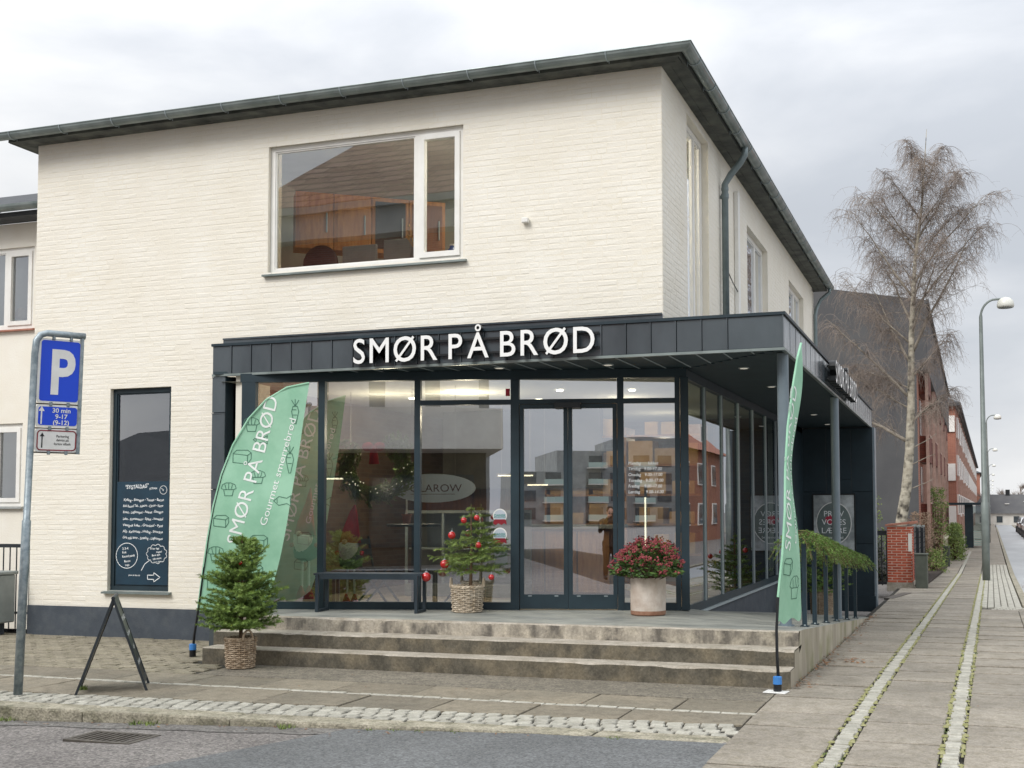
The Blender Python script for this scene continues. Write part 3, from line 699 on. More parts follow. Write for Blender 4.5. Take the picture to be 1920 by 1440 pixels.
def window(parent, fn, h, splits, fm, gm, fw=.06, dep=.085, sill=None, sash=None, name='window'):
    """splits: fractions of the width where mullions stand; sash: indices of opening lights"""
    u0, u1, z0, z1 = h; mb = MB(); rect_frame(mb, fn, u0+.004, u1-.004, z0+.004, z1-.004, fw, dep-.03, dep+.05)
    es = [u0]+[u0+(u1-u0)*s for s in splits]+[u1]
    for e in es[1:-1]: ubox(mb, fn, e-fw*.5, e+fw*.5, dep-.028, dep+.05, z0+fw, z1-fw)
    wn = mb.build(name, fm, parent)
    for i in range(len(es)-1):
        a = es[i]+(fw if i == 0 else fw*.5); b = es[i+1]-(fw if i == len(es)-2 else fw*.5)
        if sash and i in sash:
            m2 = MB(); rect_frame(m2, fn, a+.004, b-.004, z0+fw+.004, z1-fw-.004, .065, dep-.05, dep+.03); m2.build('sash', fm, wn)
            pane(fn, a+.06, b-.06, z0+fw+.06, z1-fw-.06, dep-.005, gm, wn)
        else:
            m2 = MB(); rect_frame(m2, fn, a, b, z0+fw, z1-fw, .022, dep-.016, dep+.02); m2.build('bead', fm, wn)
            pane(fn, a+.02, b-.02, z0+fw+.02, z1-fw-.02, dep, gm, wn)
    if sill:
        m2 = MB(); P0 = z0
        m2.add([fn(u0-.05, -.06, P0-.035), fn(u1+.05, -.06, P0-.035), fn(u1+.05, -.06, P0-.012), fn(u0-.05, -.06, P0-.012), fn(u0-.05, dep, P0-.035), fn(u1+.05, dep, P0-.035), fn(u1+.05, dep, P0+.012), fn(u0-.05, dep, P0+.012)],
               [(0, 1, 2, 3), (7, 6, 5, 4), (4, 0, 3, 7), (1, 5, 6, 2), (4, 5, 1, 0), (3, 2, 6, 7)]); m2.build('sill', sill, wn)
    return wn
wn1 = window(bld, fF, WINF, [.765], 'white_frame', 'glass_up', sill='gutter', sash=[1])
mb = MB(); hx = WINF[0]+.765*(WINF[1]-WINF[0])+.075; mb.box(hx-.01, hx+.01, YW+.10, YW+.13, 5.2, 5.36); mb.build('handle', 'white_paint', wn1)
wn2 = window(bld, fF, WINL, [], 'frame', 'glass_up', fw=.055, sill='gutter')
for h in W_S: window(bld, fS, h, [.62], 'white_frame', 'glass_up', fw=.075, dep=.12)
# chalk board behind the glass of the low window
cb = (-10.60, -9.79, .68, 2.03)
mb = MB(); mb.box(cb[0], cb[1], YW+.055, YW+.068, cb[2], cb[3]); board = tag(mb.build('chalk_board', 'chalk_board', loc=(-10.2, YW+.06, .68)), 'dark blue menu board with white handwriting on the narrow low window', 'menu board')
BW = cb[1]-cb[0]; BHH = cb[3]-cb[2]
def onboard(a, b): return (cb[0]+a*BW, YW+.0535, cb[3]-b*BHH)
def bf(x, y, rot=0., ox=0, oy=0):   # metres in board plane
    c, s = math.cos(rot), math.sin(rot); p = onboard(ox, oy); return (p[0]+x*c-y*s, p[1], p[2]+x*s+y*c)
mb = MB()
lines = [('"SYGTALDAG"', .16, .075, .072, .05), ('SODAN', .63, .085, .035, .15), ('Kylling - Estragon - Tomat - Bacon', .13, .19, .046, 0), ('Rok Round Tak - Asiaurn - Citron - Karse', .12, .25, .046, .01), ('Roast - Logkompot - Asiaret - Estragon', .12, .31, .046, .01),
         ('Laks - Romanesco - Syltet - hovedsal', .12, .375, .046, 0), ('Vestjysk Laks - Gronkaal - Pynt', .12, .435, .046, -.01), ('AEg - Karbonade - Hvidlog - Smordrys', .12, .495, .046, -.01), ('Gris stilk lever - Smaalog - Logkompot', .12, .555, .046, -.02)]
for s, a, b, sz, rot in lines:
    v, f, n = text2d(s, 1, 0, 'LEFT', .012); wd = max(q[0] for q in v)
    k = min(sz, (.80 if sz < .05 else .45)*BW/wd*1.0) if sz < .06 else min(sz, .45*BW/wd)
    kx = k if sz >= .05 or s == 'SODAN' else (.78*BW/wd)
    mb = MB(); put_text(mb, s, sz if sz < .06 else sz, lambda x, y: bf(x, y+.006*math.sin(x*40), rot, a, b), sx=(kx/sz), bold=.012, slant=.1); mb.build('handwriting', 'chalk', board)
def circ(cx, cy, rx, ry, n=26, wob=0, k=0): return [(cx+(rx+wob*abs(math.sin(k*PI*i/n)))*math.cos(2*PI*i/n), cy+(ry+wob*abs(math.sin(k*PI*i/n)))*math.sin(2*PI*i/n)) for i in range(n+1)]
onb = lambda a, b: onboard(a, b)
fb = lambda x, y: (cb[0]+x, YW+.0535, cb[3]-y)
for pts, w_ in ((circ(.21*BW, .72*BHH, .17, .165), .009), (circ(.79*BW, .70*BHH, .14, .105, 60, .022, 11), .009), (circ(.90*BW, .085*BHH, .055, .055), .008), ([(.66*BW, .76*BHH), (.56*BW, .80*BHH), (.50*BW, .86*BHH)], .009)): mb = MB(); mb.ribbon(pts, w_, fb); mb.build('chalk_drawing', 'chalk', board)
ar = [(.62, .905), (.74, .905), (.74, .88), (.86, .925), (.74, .97), (.74, .945), (.62, .945), (.62, .905)]; mb = MB(); mb.ribbon([(a*BW, b*BHH) for a, b in ar], .009, fb); mb.build('chalk_arrow', 'chalk', board)
for s, a, b, sz, rot in (('2-3-4', .12, .665, .045, .08), ('Rok', .12, .70, .04, .08), ('Round panik', .12, .74, .04, .1), ('Bacon', .16, .785, .04, .08), ('Logn', .18, .82, .035, .08), ('Vi har lagt', .66, .66, .035, .05), ('noget?', .78, .69, .034, .05), ('Bare spis', .70, .725, .036, .12), ('lidt mere', .72, .76, .036, .14), ('ind i den', .74, .79, .034, .14), ('prov to hos os', .25, .915, .03, 0), ('"v', .86, .095, .05, 0)):
    mb = MB(); put_text(mb, s, sz, lambda x, y: bf(x, y, rot, a, b), bold=.012); mb.build('handwriting', 'chalk', board)
# ---------------- canopy
CY, CX0, CX1, CZ0, CZ1, CYE = 12.03, -8.74, -1.735, 3.29, 3.69, 24.3
can = MB()
can.prism([(CX0+.02, CY+.03), (CX1-.03, CY+.03), (CX1-.03, CYE-.03), (XR+.02, CYE-.03), (XR+.02, YW-.01), (CX0+.02, YW-.01)], 3.36, 3.67)
canopy = can.build('canopy', 'zinc_dark', bld)
xs = [CX0]
while xs[-1] < CX1-.75: xs.append(xs[-1]+.279)
xs.append(CX1)
for a, b in zip(xs[:-1], xs[1:]):
    mb = MB(); mb.bbox(a+.003, b-.010, CY, CY+.028, CZ0+.03, CZ1-.03, .004); mb.box(b-.013, b-.001, CY-.012, CY+.02, CZ0+.032, CZ1-.032); mb.build('fascia_panel', 'zinc', canopy)
ysd = [CY+.03]
while ysd[-1] < CYE-.6: ysd.append(ysd[-1]+.447)
ysd.append(CYE)
for a, b in zip(ysd[:-1], ysd[1:]):
    mb = MB(); mb.bbox(CX1-.028, CX1, a+.003, b-.010, CZ0+.03, CZ1-.03, .004); mb.box(CX1-.02, CX1+.003, b-.012, b-.002, CZ0+.032, CZ1-.032); mb.build('fascia_panel', 'zinc', canopy)
mb = MB(); mb.box(CX0-.01, CX1+.02, CY-.018, CY+.06, CZ1-.028, CZ1+.004).box(CX1-.05, CX1+.02, CY+.062, CYE+.01, CZ1-.028, CZ1+.004); mb.build('top_trim', 'zinc_dark', canopy)
mb = MB(); mb.box(CX0, CX1+.012, CY-.012, CY+.03, CZ0, CZ0+.028).box(CX1-.03, CX1+.012, CY+.032, CYE, CZ0, CZ0+.028); mb.build('drip_trim', 'gutter', canopy)
mb = MB(); mb.box(-8.92, XR-.002, YW-.035, YW-.008, 3.66, UZ).box(-8.92, XR-.002, YW-.05, YW-.03, UZ-.012, UZ+.008); mb.build('upstand', 'zinc', canopy)
# soffit: wide boards in front with pale joints, narrow boards along the side
P0, Q0 = Vector((-8.2, 12.06)), Vector((-3.1, 13.335)); LD = (Q0-P0).length; DD = (Q0-P0)/LD; NN = Vector((-DD.y, DD.x))
def sf(t, d=0.): p = P0+DD*t+NN*d; return (p.x, p.y)
def fshop(u, d, z): p = sf(u, d); return (p[0], p[1], z)
def shop_y(x): return 12.06+(x+8.2)*.25
x = CX0+.04
def mitre(x): return CY+.03+max(0., (CX1-.03-x))*(13.36-CY)/(CX1+3.1)      # seam from the glass corner to the canopy corner
while x < CX1-.15:
    x2 = min(x+.30, CX1-.05); yb = lambda q: min(shop_y(q)+.05, mitre(q))
    mb = MB(); mb.prism([(x+.006, CY+.035), (x2-.006, CY+.035), (x2-.006, yb(x2-.006)), (x+.006, yb(x+.006))], 3.31, 3.345); mb.build('soffit_board', 'soffit', canopy)
    mb = MB(); mb.prism([(x2-.008, CY+.035), (x2+.004, CY+.035), (x2+.004, yb(x2)-.01), (x2-.008, yb(x2)-.01)], 3.304, 3.33); mb.build('joint_strip', 'trim_light', canopy); x = x2
mb = MB(); y = CY+.05
while y < CYE-.1:
    xl = XR+.02 if y > 13.36 else max(XR, CX1-.03-(y-CY-.03)*(CX1+3.1)/(13.36-CY)*1.0+.02)
    if xl < CX1-.06: mb.box(xl, CX1-.035, y+.004, y+.106, 3.312, 3.345)
    y += .11
stuff(mb.build('soffit_boards', 'soffit', canopy))
for i, (x, y) in enumerate(((-5.12, 12.5), (-3.84, 12.66), (-2.42, 13.5), (-2.43, 15.65), (-2.45, 20.5), (-2.48, 22.9))):
    mb = MB(); mb.lathe([(.065, 0), (.065, .012), (.05, .012)], 20, (x, y, 3.296)); dl = mb.build('downlight', 'trim_light', canopy)
    mb = MB(); mb.lathe([(.047, 0), (.047, .004)], 16, (x, y, 3.2935)); mb.build('lens', 'lamp_out', dl)
# left pier clad in zinc sheets
mb = MB(); mb.box(CX0+.012, CX0+.19, CY+.015, YW+.02, -.02, CZ0); pier = mb.build('zinc_pier', 'zinc_dark', bld)
z = .0
for z0, z1 in ((-.02, 1.12), (1.12, 1.90), (1.90, 2.84), (2.84, 3.285)):
    mb = MB(); mb.bbox(CX0, CX0+.185, CY+.0, CY+.02, z0+.006, z1-.008, .003); mb.box(CX0, CX0+.187, CY-.006, CY+.018, z1-.012, z1-.002); mb.build('zinc_sheet', 'zinc', pier)
mb = MB(); mb.box(CX0+.30, CX0+.43, CY+.06, YW+.1, .3, 3.3); mb.build('return_wall', 'cream', bld)
# columns
for (x, y, zb) in ((-1.80, 12.38, .40), (-1.785, 17.5, .03)):
    mb = MB(); mb.lathe([(.062, 0), (.062, 3.3-zb)], 20, (x, y, zb)); cl = mb.build('column', 'column', bld, smooth=False)
    mb = MB(); mb.lathe([(.09, 0), (.09, .012)], 20, (x, y, zb+.003)); mb.build('foot_plate', 'column', cl)
# ---------------- shop front (angled back under the canopy)
FZ0, FZ1, TZ = .46, 3.20, 2.93
mb = MB(); ubox(mb, fshop, -.12, LD+.02, -.05, .05, FZ1, 3.305); shop = mb.build('shop_front', 'frame', bld)
mul = [(-.10, .07), (.85, .93), (2.027, 2.098), (3.19, 3.29), (4.46, 4.535)]
for a, b in mul:
    mb = MB(); ubox(mb, fshop, a, b, -.05, .05, FZ0, FZ1-.002); mb.build('mullion', 'frame', shop)
mb = MB(); ubox(mb, fshop, 5.14, 5.20, -.055, .05, FZ0, FZ1-.002); ubox(mb, fshop, 5.205, 5.30, -.06, .06, FZ0, FZ1-.002); mb.build('corner_post', 'frame', shop)
for a, b in ((.07, .85), (.93, 2.027), (2.098, 3.19), (4.535, 5.14)):
    mb = MB(); ubox(mb, fshop, a, b, -.045, .045, FZ0, FZ0+.085); mb.build('bottom_rail', 'frame', shop)
for a, b in ((2.098, 3.19), (3.29, 4.46), (4.535, 5.14)):
    mb = MB(); ubox(mb, fshop, a, b, -.045, .045, TZ-.03, TZ+.025); mb.build('transom', 'frame', shop)
for a, b, c, d in ((.07, .85, FZ0+.085, FZ1), (.93, 2.027, FZ0+.085, FZ1), (2.098, 3.19, FZ0+.085, TZ-.03), (2.098, 3.19, TZ+.025, FZ1), (3.29, 4.46, TZ+.025, FZ1), (4.535, 5.14, FZ0+.085, TZ-.03), (4.535, 5.14, TZ+.025, FZ1)):
    pane(fshop, a, b, c, d, 0., 'glass', shop)
for a, b in ((3.295, 3.870), (3.874, 4.455)):              # sliding doors
    mb = MB(); rect_frame(mb, fshop, a, b, FZ0+.01, TZ-.035, .05, -.03, .02); ubox(mb, fshop, (a if a < 3.5 else b-.05)+0, (a+.05 if a < 3.5 else b), -.031, .02, FZ0+.05, FZ0+.06)
    ubox(mb, fshop, a+.05, b-.05, -.03, .02, FZ0+.06, FZ0+.18); dr = mb.build('sliding_door', 'frame', shop)
    pane(fshop, a+.05, b-.05, FZ0+.18, TZ-.085, -.005, 'glass', dr)
    for q in (a+.10, b-.16):
        m2 = MB(); ubox(m2, fshop, q, q+.045, -.034, -.028, FZ0+.158, FZ0+.168); m2.build('door_glide', 'trim_light', dr)
mb = MB(); ubox(mb, fshop, 3.72, 4.03, -.13, -.052, 2.845, 2.905); mb.build('door_sensor', 'letter_side', shop)
# side glazing along the ramp
fside = lambda u, d, z: (-3.12-d, u, z)
SG0, SG1 = .40, 3.20
mb = MB(); ubox(mb, fside, 13.40, 23.9, -.03, .06, SG1, 3.306); side = mb.build('side_glazing', 'frame', bld)
mb = MB(); ubox(mb, fside, 13.40, 21.6, -.02, .06, SG0-.0, SG0+.09); mb.build('bottom_rail', 'frame', side)
mb = MB(); ubox(mb, fside, 13.45, 21.6, -.05, .06, SG0-.035, SG0-.004); mb.build('side_sill', 'trim_light', side)
mb = MB(); ubox(mb, fside, 13.46, 23.9, -.02, .2, -.4, SG0-.038); mb.build('side_plinth', 'plinth', side)
my = [13.44, 14.54, 15.65, 16.9, 18.13, 19.38, 20.5, 21.6]
for i, y in enumerate(my):
    mb = MB(); ubox(mb, fside, y-.04, y+.04, -.012, .05, SG0+.09, SG1); mb.build('mullion', 'frame', side)
    if i: m2 = MB(); ubox(m2, fside, y-.062, y-.041, -.02, .0, SG0+.09, SG1); m2.build('mullion_edge', 'trim_light', side)
for a, b in zip(my[:-1], my[1:]): pane(fside, a+.05, b-.05, SG0+.09, SG1, 0., 'glass_side', side)
mb = MB(); ubox(mb, fside, 21.65, 23.9, -.03, .2, SG0-.03, 3.3); mb.build('side_cladding', 'zinc_dark', side)
# end wall of the canopy with sheet cladding
EY = 23.9
mb = MB(); mb.box(-3.1, -1.70, EY, EY+.35, -.4, 3.29); ew = mb.build('end_wall', 'zinc_dark', bld)
for i, (a, b) in enumerate(((-3.1, -2.62), (-2.62, -2.12), (-2.12, -1.70))):
    zz = [-.12, .95+.0*i, 2.0+(i % 2)*.25, 3.28]
    for c, d in zip(zz[:-1], zz[1:]):
        m2 = MB(); m2.bbox(a+.004, b-.006, EY-.02, EY-.001, c+.004, d-.006, .003); m2.build('zinc_sheet', 'zinc_dark', ew)
    m2 = MB(); m2.box(b-.009, b-.001, EY-.026, EY-.002, -.12, 3.28); m2.build('sheet_seam', 'zinc', ew)
mb = MB(); mb.box(-3.1, -1.68, EY-.05, EY-.024, -.4, -.09); mb.build('wall_base', 'zinc_dark', ew)
mb = MB(); mb.box(-1.70, -1.66, EY-.03, EY+.36, -.4, 3.29); mb.build('corner_trim', 'column', ew)
# ---------------- steps, platform, ramp
st = T('entrance_steps', 'weathered concrete entrance steps and ramp before the shop front', 'steps', (-4.8, 11.2, 0))
SX0, SX1 = -7.84, -1.52
def rough_step(y0, y1, z0, z1, name, mat, seed, x0=SX0):
    """one step: chipped front arris, tread and riser"""
    r = random.Random(seed); mb = MB(); n = 90; vs = []; k = 0.
    for i in range(n+1):
        x = x0+(SX1-x0)*i/n; k = max(0., min(1, k+r.uniform(-.35, .33))); ch = .010+.028*max(0, k-.55)
        vs += [(x, y0, z0), (x, y0+r.uniform(-.003, .003), z1-ch), (x, y0+ch*.8, z1+r.uniform(-.002, .0)), (x, y1, z1)]
    fs = []; mi = []
    for i in range(n):
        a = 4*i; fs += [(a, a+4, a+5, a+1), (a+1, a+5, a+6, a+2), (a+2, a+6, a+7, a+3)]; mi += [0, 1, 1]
    fs += [(0, 1, 2, 3), tuple(4*n+q for q in (3, 2, 1, 0))]; mi += [0, 0]
    o = len(mb.f); mb.add(vs, fs); mb.mi = mi
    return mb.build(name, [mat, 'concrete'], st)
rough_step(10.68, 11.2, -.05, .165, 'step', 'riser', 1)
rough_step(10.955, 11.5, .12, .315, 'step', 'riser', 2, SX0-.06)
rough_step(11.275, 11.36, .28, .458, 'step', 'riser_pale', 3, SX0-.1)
def ramp_z(x, y):
    zo = .458-.0735*max(0., y-11.45); zi = .458 if y < 13.4 else .458-.088*(y-13.4)
    if x <= -3.15 and y <= 13.6: return .458
    t = max(0., (x+3.15)/1.63); return zi*(1-t)+zo*t if y > 11.45 else .458
mb = MB(); gxs = [-7.942, -7.5, -7, -6, -5, -4, -3.15, -2.9, -2.6, -2.3, -2.0, -1.75, -1.52]; gys = [11.36, 11.7, 12.0, 12.4, 12.8, 13.2, 13.6, 14.2, 15, 16, 17, 18, 19, 20, 20.8]
for i in range(len(gxs)-1):
    for j in range(len(gys)-1):
        a, b, c, d = gxs[i], gxs[i+1], gys[j], gys[j+1]
        if b <= -3.1 and c >= 13.6: continue
        mb.add([(a, c, ramp_z(a, c)), (b, c, ramp_z(b, c)), (b, d, ramp_z(b, d)), (a, d, ramp_z(a, d))], [(0, 1, 2, 3)])
mb.build('platform', 'platform', st)
mb = MB()
for c, d in zip(gys[:-1], gys[1:]):
    mb.add([(SX1, c, -.4), (SX1, d, -.4), (SX1, d, ramp_z(SX1, d)), (SX1, c, ramp_z(SX1, c))], [(0, 1, 2, 3)])
mb.add([(SX1, 11.0, -.1), (SX1, 11.36, -.1), (SX1, 11.36, .458), (SX1, 11.28, .455), (SX1, 11.28, .3), (SX1, 11.0, .3)], [tuple(range(6))])
mb.add([(SX1+.001, 10.69, -.1), (SX1+.001, 11.3, -.1), (SX1+.001, 11.3, .30), (SX1+.001, 10.97, .30), (SX1+.001, 10.96, .155), (SX1+.001, 10.70, .155)], [tuple(range(6))])
mb.build('ramp_side', 'ramp_side', st)
mb = MB(); mb.box(-7.945, -7.90, 11.37, 12.3, -.05, .452); mb.build('platform_end', 'riser', st)
# ---------------- shop interior
mb = MB(); mb.add([(-8.6, shop_y(-8.6)+.05, .452), (-3.18, shop_y(-3.18)+.05, .452), (-3.18, 20.3, .452), (-8.6, 20.3, .452)], [(0, 1, 2, 3)]); mb.build('shop_floor', 'int_floor', bld)
mb = MB(); mb.add([(-8.6, shop_y(-8.6)+.03, 3.22), (-8.6, 20.3, 3.22), (-3.2, 20.3, 3.22), (-3.2, shop_y(-3.2)+.05, 3.22)], [(0, 1, 2, 3)]); ceil = mb.build('shop_ceiling', 'int_ceiling', bld)
mb = MB(); mb.box(-8.6, -3.2, 19.9, 20.1, .4, 3.3); mb.build('shop_back_wall', 'int_brick', bld)
mb = MB(); mb.box(-8.75, -8.55, 12.2, 20, .4, 3.3); mb.build('shop_left_wall', 'int_brick', bld)
mb = MB(); mb.box(-7.9, -5.25, 16.9, 17.05, 1.98, 3.21); mb.build('dark_bulkhead', 'int_wall', bld)
mb = MB(); mb.box(-8.5, -5.2, 17.4, 17.5, .46, 2.2); mb.build('wood_partition', 'wood_brown', bld)
for i, (x, y) in enumerate(((-6.4, 13.9), (-5.0, 14.3), (-4.1, 14.6), (-5.7, 15.4), (-4.4, 16.2), (-7.3, 14.6))):
    mb = MB(); mb.lathe([(.045, 0), (.045, .015)], 16, (x, y, 3.2)); mb.build('ceiling_spot', 'lamp_on', ceil)
for i, (x, y, z, e) in enumerate(((-6.3, 14.2, 2.9, 60), (-4.5, 15.6, 2.9, 16), (-7.4, 14.0, 2.7, 42), (-4.6, 18.3, 2.7, 14))):
    ld = bpy.data.lights.new('shop_light', 'POINT'); ld.energy = e; ld.color = (1, .82, .6); ld.shadow_soft_size = .12; lo = bpy.data.objects.new('shop_light', ld); C.objects.link(lo); lo.location = (x, y, z)
# upper room
mb = MB(); mb.box(-9.6, -4.2, 17.0, 17.1, 3.5, 6.6).box(-9.7, -9.6, 12.9, 17, 3.5, 6.6).box(-4.2, XR-.31, 17.0, 17.1, 3.5, 6.6); mb.build('room_walls', 'up_wall', bld)
mb = MB(); mb.box(-9.6, XR-.31, 12.84, 17, 6.55, 6.6); mb.build('room_ceiling', 'up_wall', bld)
mb = MB(); mb.box(XR-.9, XR-.88, 17.2, 26, 3.6, 6.6); mb.build('inner_lining', 'render_grey', bld)
# ------------------------------------------------------------------ shop signs, one letter per part
def letter_sign(name, label, fn, length, cap, depth, loc, gaps):
    root = T(name, label, 'shop sign', loc)
    word = 'SMØR PÅ BRØD'; x = 0.; pos = []
    for ch in word:
        if ch == ' ': x += gaps; continue
        v, f, n = text2d(ch, 1, 0, 'LEFT', .006); a = min(q[0] for q in v); b = max(q[0] for q in v); pos.append((ch, x-a)); x += (b-a)+.16
    k = length/(x-.16); v, f, n = text2d('M', 1, 0, 'LEFT', .006); kz = cap/max(q[1] for q in v)
    for ch, off in pos:
        mb = MB(); v, f, n = text2d(ch, 1, 0, 'LEFT', .006); m = len(v)
        # boundary edges for the sides
        cnt = {}
        for q in f:
            for i in range(len(q)):
                e = (q[i], q[(i+1) % len(q)]); cnt[e] = 1
        bd = [e for e in cnt if (e[1], e[0]) not in cnt]
        F = [fn((p[0]+off)*k, -depth, p[1]*kz) for p in v]; B = [fn((p[0]+off)*k, 0., p[1]*kz) for p in v]
        mb.add(F, f); mb.cur = 1; o = len(mb.v); mb.add(F+B, [(a, a+m, b+m, b) for a, b in bd]+[tuple(i+m for i in q[::-1]) for q in f])
        mb.build('letter', ['white_paint', 'letter_side'], root)
    for z in (.06, .22):
        mb = MB(); ubox(mb, lambda u, d, zz: fn(u, d, zz), -.05, length+.03, .002, .03, z-.012, z+.012); mb.build('mounting_rail', 'letter_side', root)
    return root
letter_sign('shop_sign', 'long white raised letter sign on the front face of the dark canopy', lambda u, d, z: (-6.73+u, CY-.045+d, 3.352+z), 2.96, .285, .055, (-5.25, CY-.04, 3.35), .20)
letter_sign('shop_sign', 'white letter sign seen edge-on along the street side of the canopy', lambda u, d, z: (CX1+.05-d, 15.9+u, 3.36+z), 3.3, .30, .09, (CX1+.05, 17.5, 3.36), .20)
# ------------------------------------------------------------------ beach flags
def interp(tab, z):
    for (a, za), (b, zb) in zip(tab[:-1], tab[1:]):
        if za <= z <= zb: return a+(b-a)*(z-za)/((zb-za) or 1)
    return tab[0][0] if z < tab[0][1] else tab[-1][0]
def beach_flag(label, base, wdir, pole, left, right, zb, wave, texts, art, seed, blue_h=.065):
    root = T('beach_flag', label, 'flag', base, group='green beach flags')
    wd = Vector((wdir[0], wdir[1], 0)).normalized(); nr = Vector((wd.y, -wd.x, 0)); B = Vector(base)
    def P(a, z, d=0.): return tuple(B+wd*a+Vector((0, 0, z-base[2]))+nr*(d+wave*math.sin(a*7+z*2.1+seed)*min(1, (a)*1.4)+wave*.6*math.sin(z*4.3+seed)))
    zt = pole[-1][1]
    mb = MB(); n = 44; m = 14
    for i in range(n+1):
        z = zb+(zt-.004-zb)*i/n; l = interp(left, z); r = max(interp(right, z), l+.004)
        for j in range(m+1): mb.v.append(P(l+(r-l)*j/m, z+(.022*math.sin(j*.9)*(1-i/4) if i < 4 else 0)))
    for i in range(n):
        for j in range(m): q = i*(m+1)+j; mb.f.append((q, q+1, q+m+2, q+m+1)); mb.mi.append(0)
    cl = mb.build('flag_cloth', 'flag', root, smooth=True)
    mb = MB(); mb.tube([P(a, z) for a, z in pole if z < zb+.1]+[P(a, z) for a, z in pole if z >= zb+.1], [.015-.010*i/(len(pole)-1) for i in range(len(pole))], 8); mb.build('pole', 'black_pole', root, smooth=True)
    mb = MB(); mb.tube([P(a-.004, z, .0) for a, z in pole if z > zb], .012, 8); mb.build('pole_sleeve', 'flag', root)
    mb = MB(); mb.lathe([(.037, .0), (.037, .085), (.03, .09)], 14, base); bs = mb.build('ground_socket', 'black_pole', root)
    mb = MB(); mb.lathe([(.040, .075), (.040, .075+blue_h), (.02, .08+blue_h)], 14, base); mb.build('socket_cap', 'blue_cap', bs)
    for side in (1, -1):
        for s, a0, z0, da, dz, size in texts:
            l = math.hypot(da, dz); u = (da/l, dz/l); v = (-u[1], u[0]); mxw = lambda q: max(p[0] for p in text2d(q, 1, 0, 'LEFT', .0)[0]); k = l/mxw(s); at = 0
            for word in s.split(' '):
                x0 = mxw(s[:at]+'H')-mxw('H'); at += len(word)+1; vv, ff, nn = text2d(word, 1, 0, 'LEFT', .0)
                mb = MB(); mb.add([P(a0+u[0]*(x+x0)*k+v[0]*y*size/.7, z0+u[1]*(x+x0)*k+v[1]*y*size/.7, .004*side) for x, y, _ in vv], ff); mb.build('lettering', 'flag_white', cl)
        for kind, a0, z0, sc in art:
            mb = MB()
            for pl in ART[kind]: mb.ribbon([(a0+x*sc, z0+y*sc) for x, y in pl], .007, lambda a, z: P(a, z, .003*side))
            mb.build('drawing', 'flag_ink', cl)
    return root
ART = {'loaf': [[(-.5, -.3), (.3, -.4), (.5, -.1), (.5, .25), (.3, .4), (-.3, .4), (-.5, .2), (-.5, -.3)], [(.3, -.4), (.3, .1), (-.5, .2)], [(.3, .1), (.5, .25)]],
       'muffin': [[(-.3, -.5), (.3, -.5), (.4, 0), (-.4, 0), (-.3, -.5)], [(-.4, 0), (-.6, .1), (-.5, .4), (-.2, .55), (.15, .55), (.5, .4), (.6, .1), (.4, 0)], [(-.2, 0), (-.3, .4)], [(0, 0), (0, .5)], [(.2, 0), (.3, .4)]],
       'carrot': [[(-.12, .4), (.12, .4), (.2, .1), (.05, -.6), (-.05, -.6), (-.2, .1), (-.12, .4)], [(0, .4), (-.2, .75)], [(0, .4), (0, .8)], [(0, .4), (.2, .75)], [(-.15, .2), (.05, .2)], [(-.1, -.1), (.1, -.1)]],
       'fish': [[(-.5, 0), (-.2, .25), (.25, .15), (.5, .3), (.45, 0), (.5, -.3), (.25, -.15), (-.2, -.25), (-.5, 0)], [(-.3, .1), (-.3, -.1)]]}
pl = [(0, 0), (.019, .244), (.057, .543), (.099, .933), (.153, 1.324), (.214, 1.686), (.299, 2.05), (.42, 2.384), (.591, 2.689), (.793, 2.904), (1.032, 3.045), (1.274, 3.101)]
rl = [(.50, .43), (.80, .60), (.898, .837), (.967, 1.139), (1.035, 1.502), (1.103, 1.927), (1.172, 2.353), (1.228, 2.782), (1.274, 3.101)]
art = [('loaf', .30, 1.52, .17), ('muffin', .38, 1.88, .14), ('muffin', .24, 1.15, .15), ('loaf', .25, .82, .2), ('loaf', .52, 2.25, .2), ('muffin', .62, 2.62, .15), ('carrot', 1.12, 2.75, .2), ('carrot', 1.06, 2.2, .22), ('fish', .72, 2.45, .16), ('fish', .98, 1.75, .2), ('loaf', .72, 1.28, .2), ('muffin', .70, 2.02, .14), ('loaf', .68, .95, .18)]
beach_flag('full green beach flag with white lettering at the left end of the steps', (-8.27, 11.09, 0.), (.93, .37), pl, pl, rl, .50, .022,
           [('SMØR PÅ BRØD', .50, 1.24, .43, 1.68, .15), ('Gourmet smørrebrød', .80, 1.46, .33, 1.22, .075)], art, 1.)
pr = [(0, 0), (.02, .317), (.05, .551), (.085, .84), (.15, 1.22), (.24, 1.607), (.34, 2.0), (.455, 2.407), (.573, 2.821), (.671, 3.087), (.8, 3.234)]
rr = [(.70, .56), (.787, .664), (.745, .895), (.66, 1.303), (.644, 1.708), (.662, 2.114), (.715, 2.526), (.77, 2.943), (.81, 3.234)]
beach_flag('narrow edge-on green beach flag at the right corner of the steps', (-1.60, 10.44, 0.), (.16, .99), pr, pr, rr, .60, .03,
           [('SMØR PÅ BRØD', .32, 1.24, .33, 1.55, .13), ('Gourmet smørrebrød', .50, 1.3, .2, 1.2, .06)], [('loaf', .3, 1.1, .2), ('carrot', .6, 1.9, .25), ('fish', .6, 1.5, .2), ('muffin', .5, .9, .2)], 2.2)
mb = MB(); mb.slabp([(-1.72, 10.36), (-1.52, 10.34), (-1.50, 10.48), (-1.70, 10.52)], .0045, .012, .003); tag(mb.build('base_plate', 'sign_white', loc=(-1.6, 10.42, 0)), 'thin white plate on the paving under the right flag', 'plate')
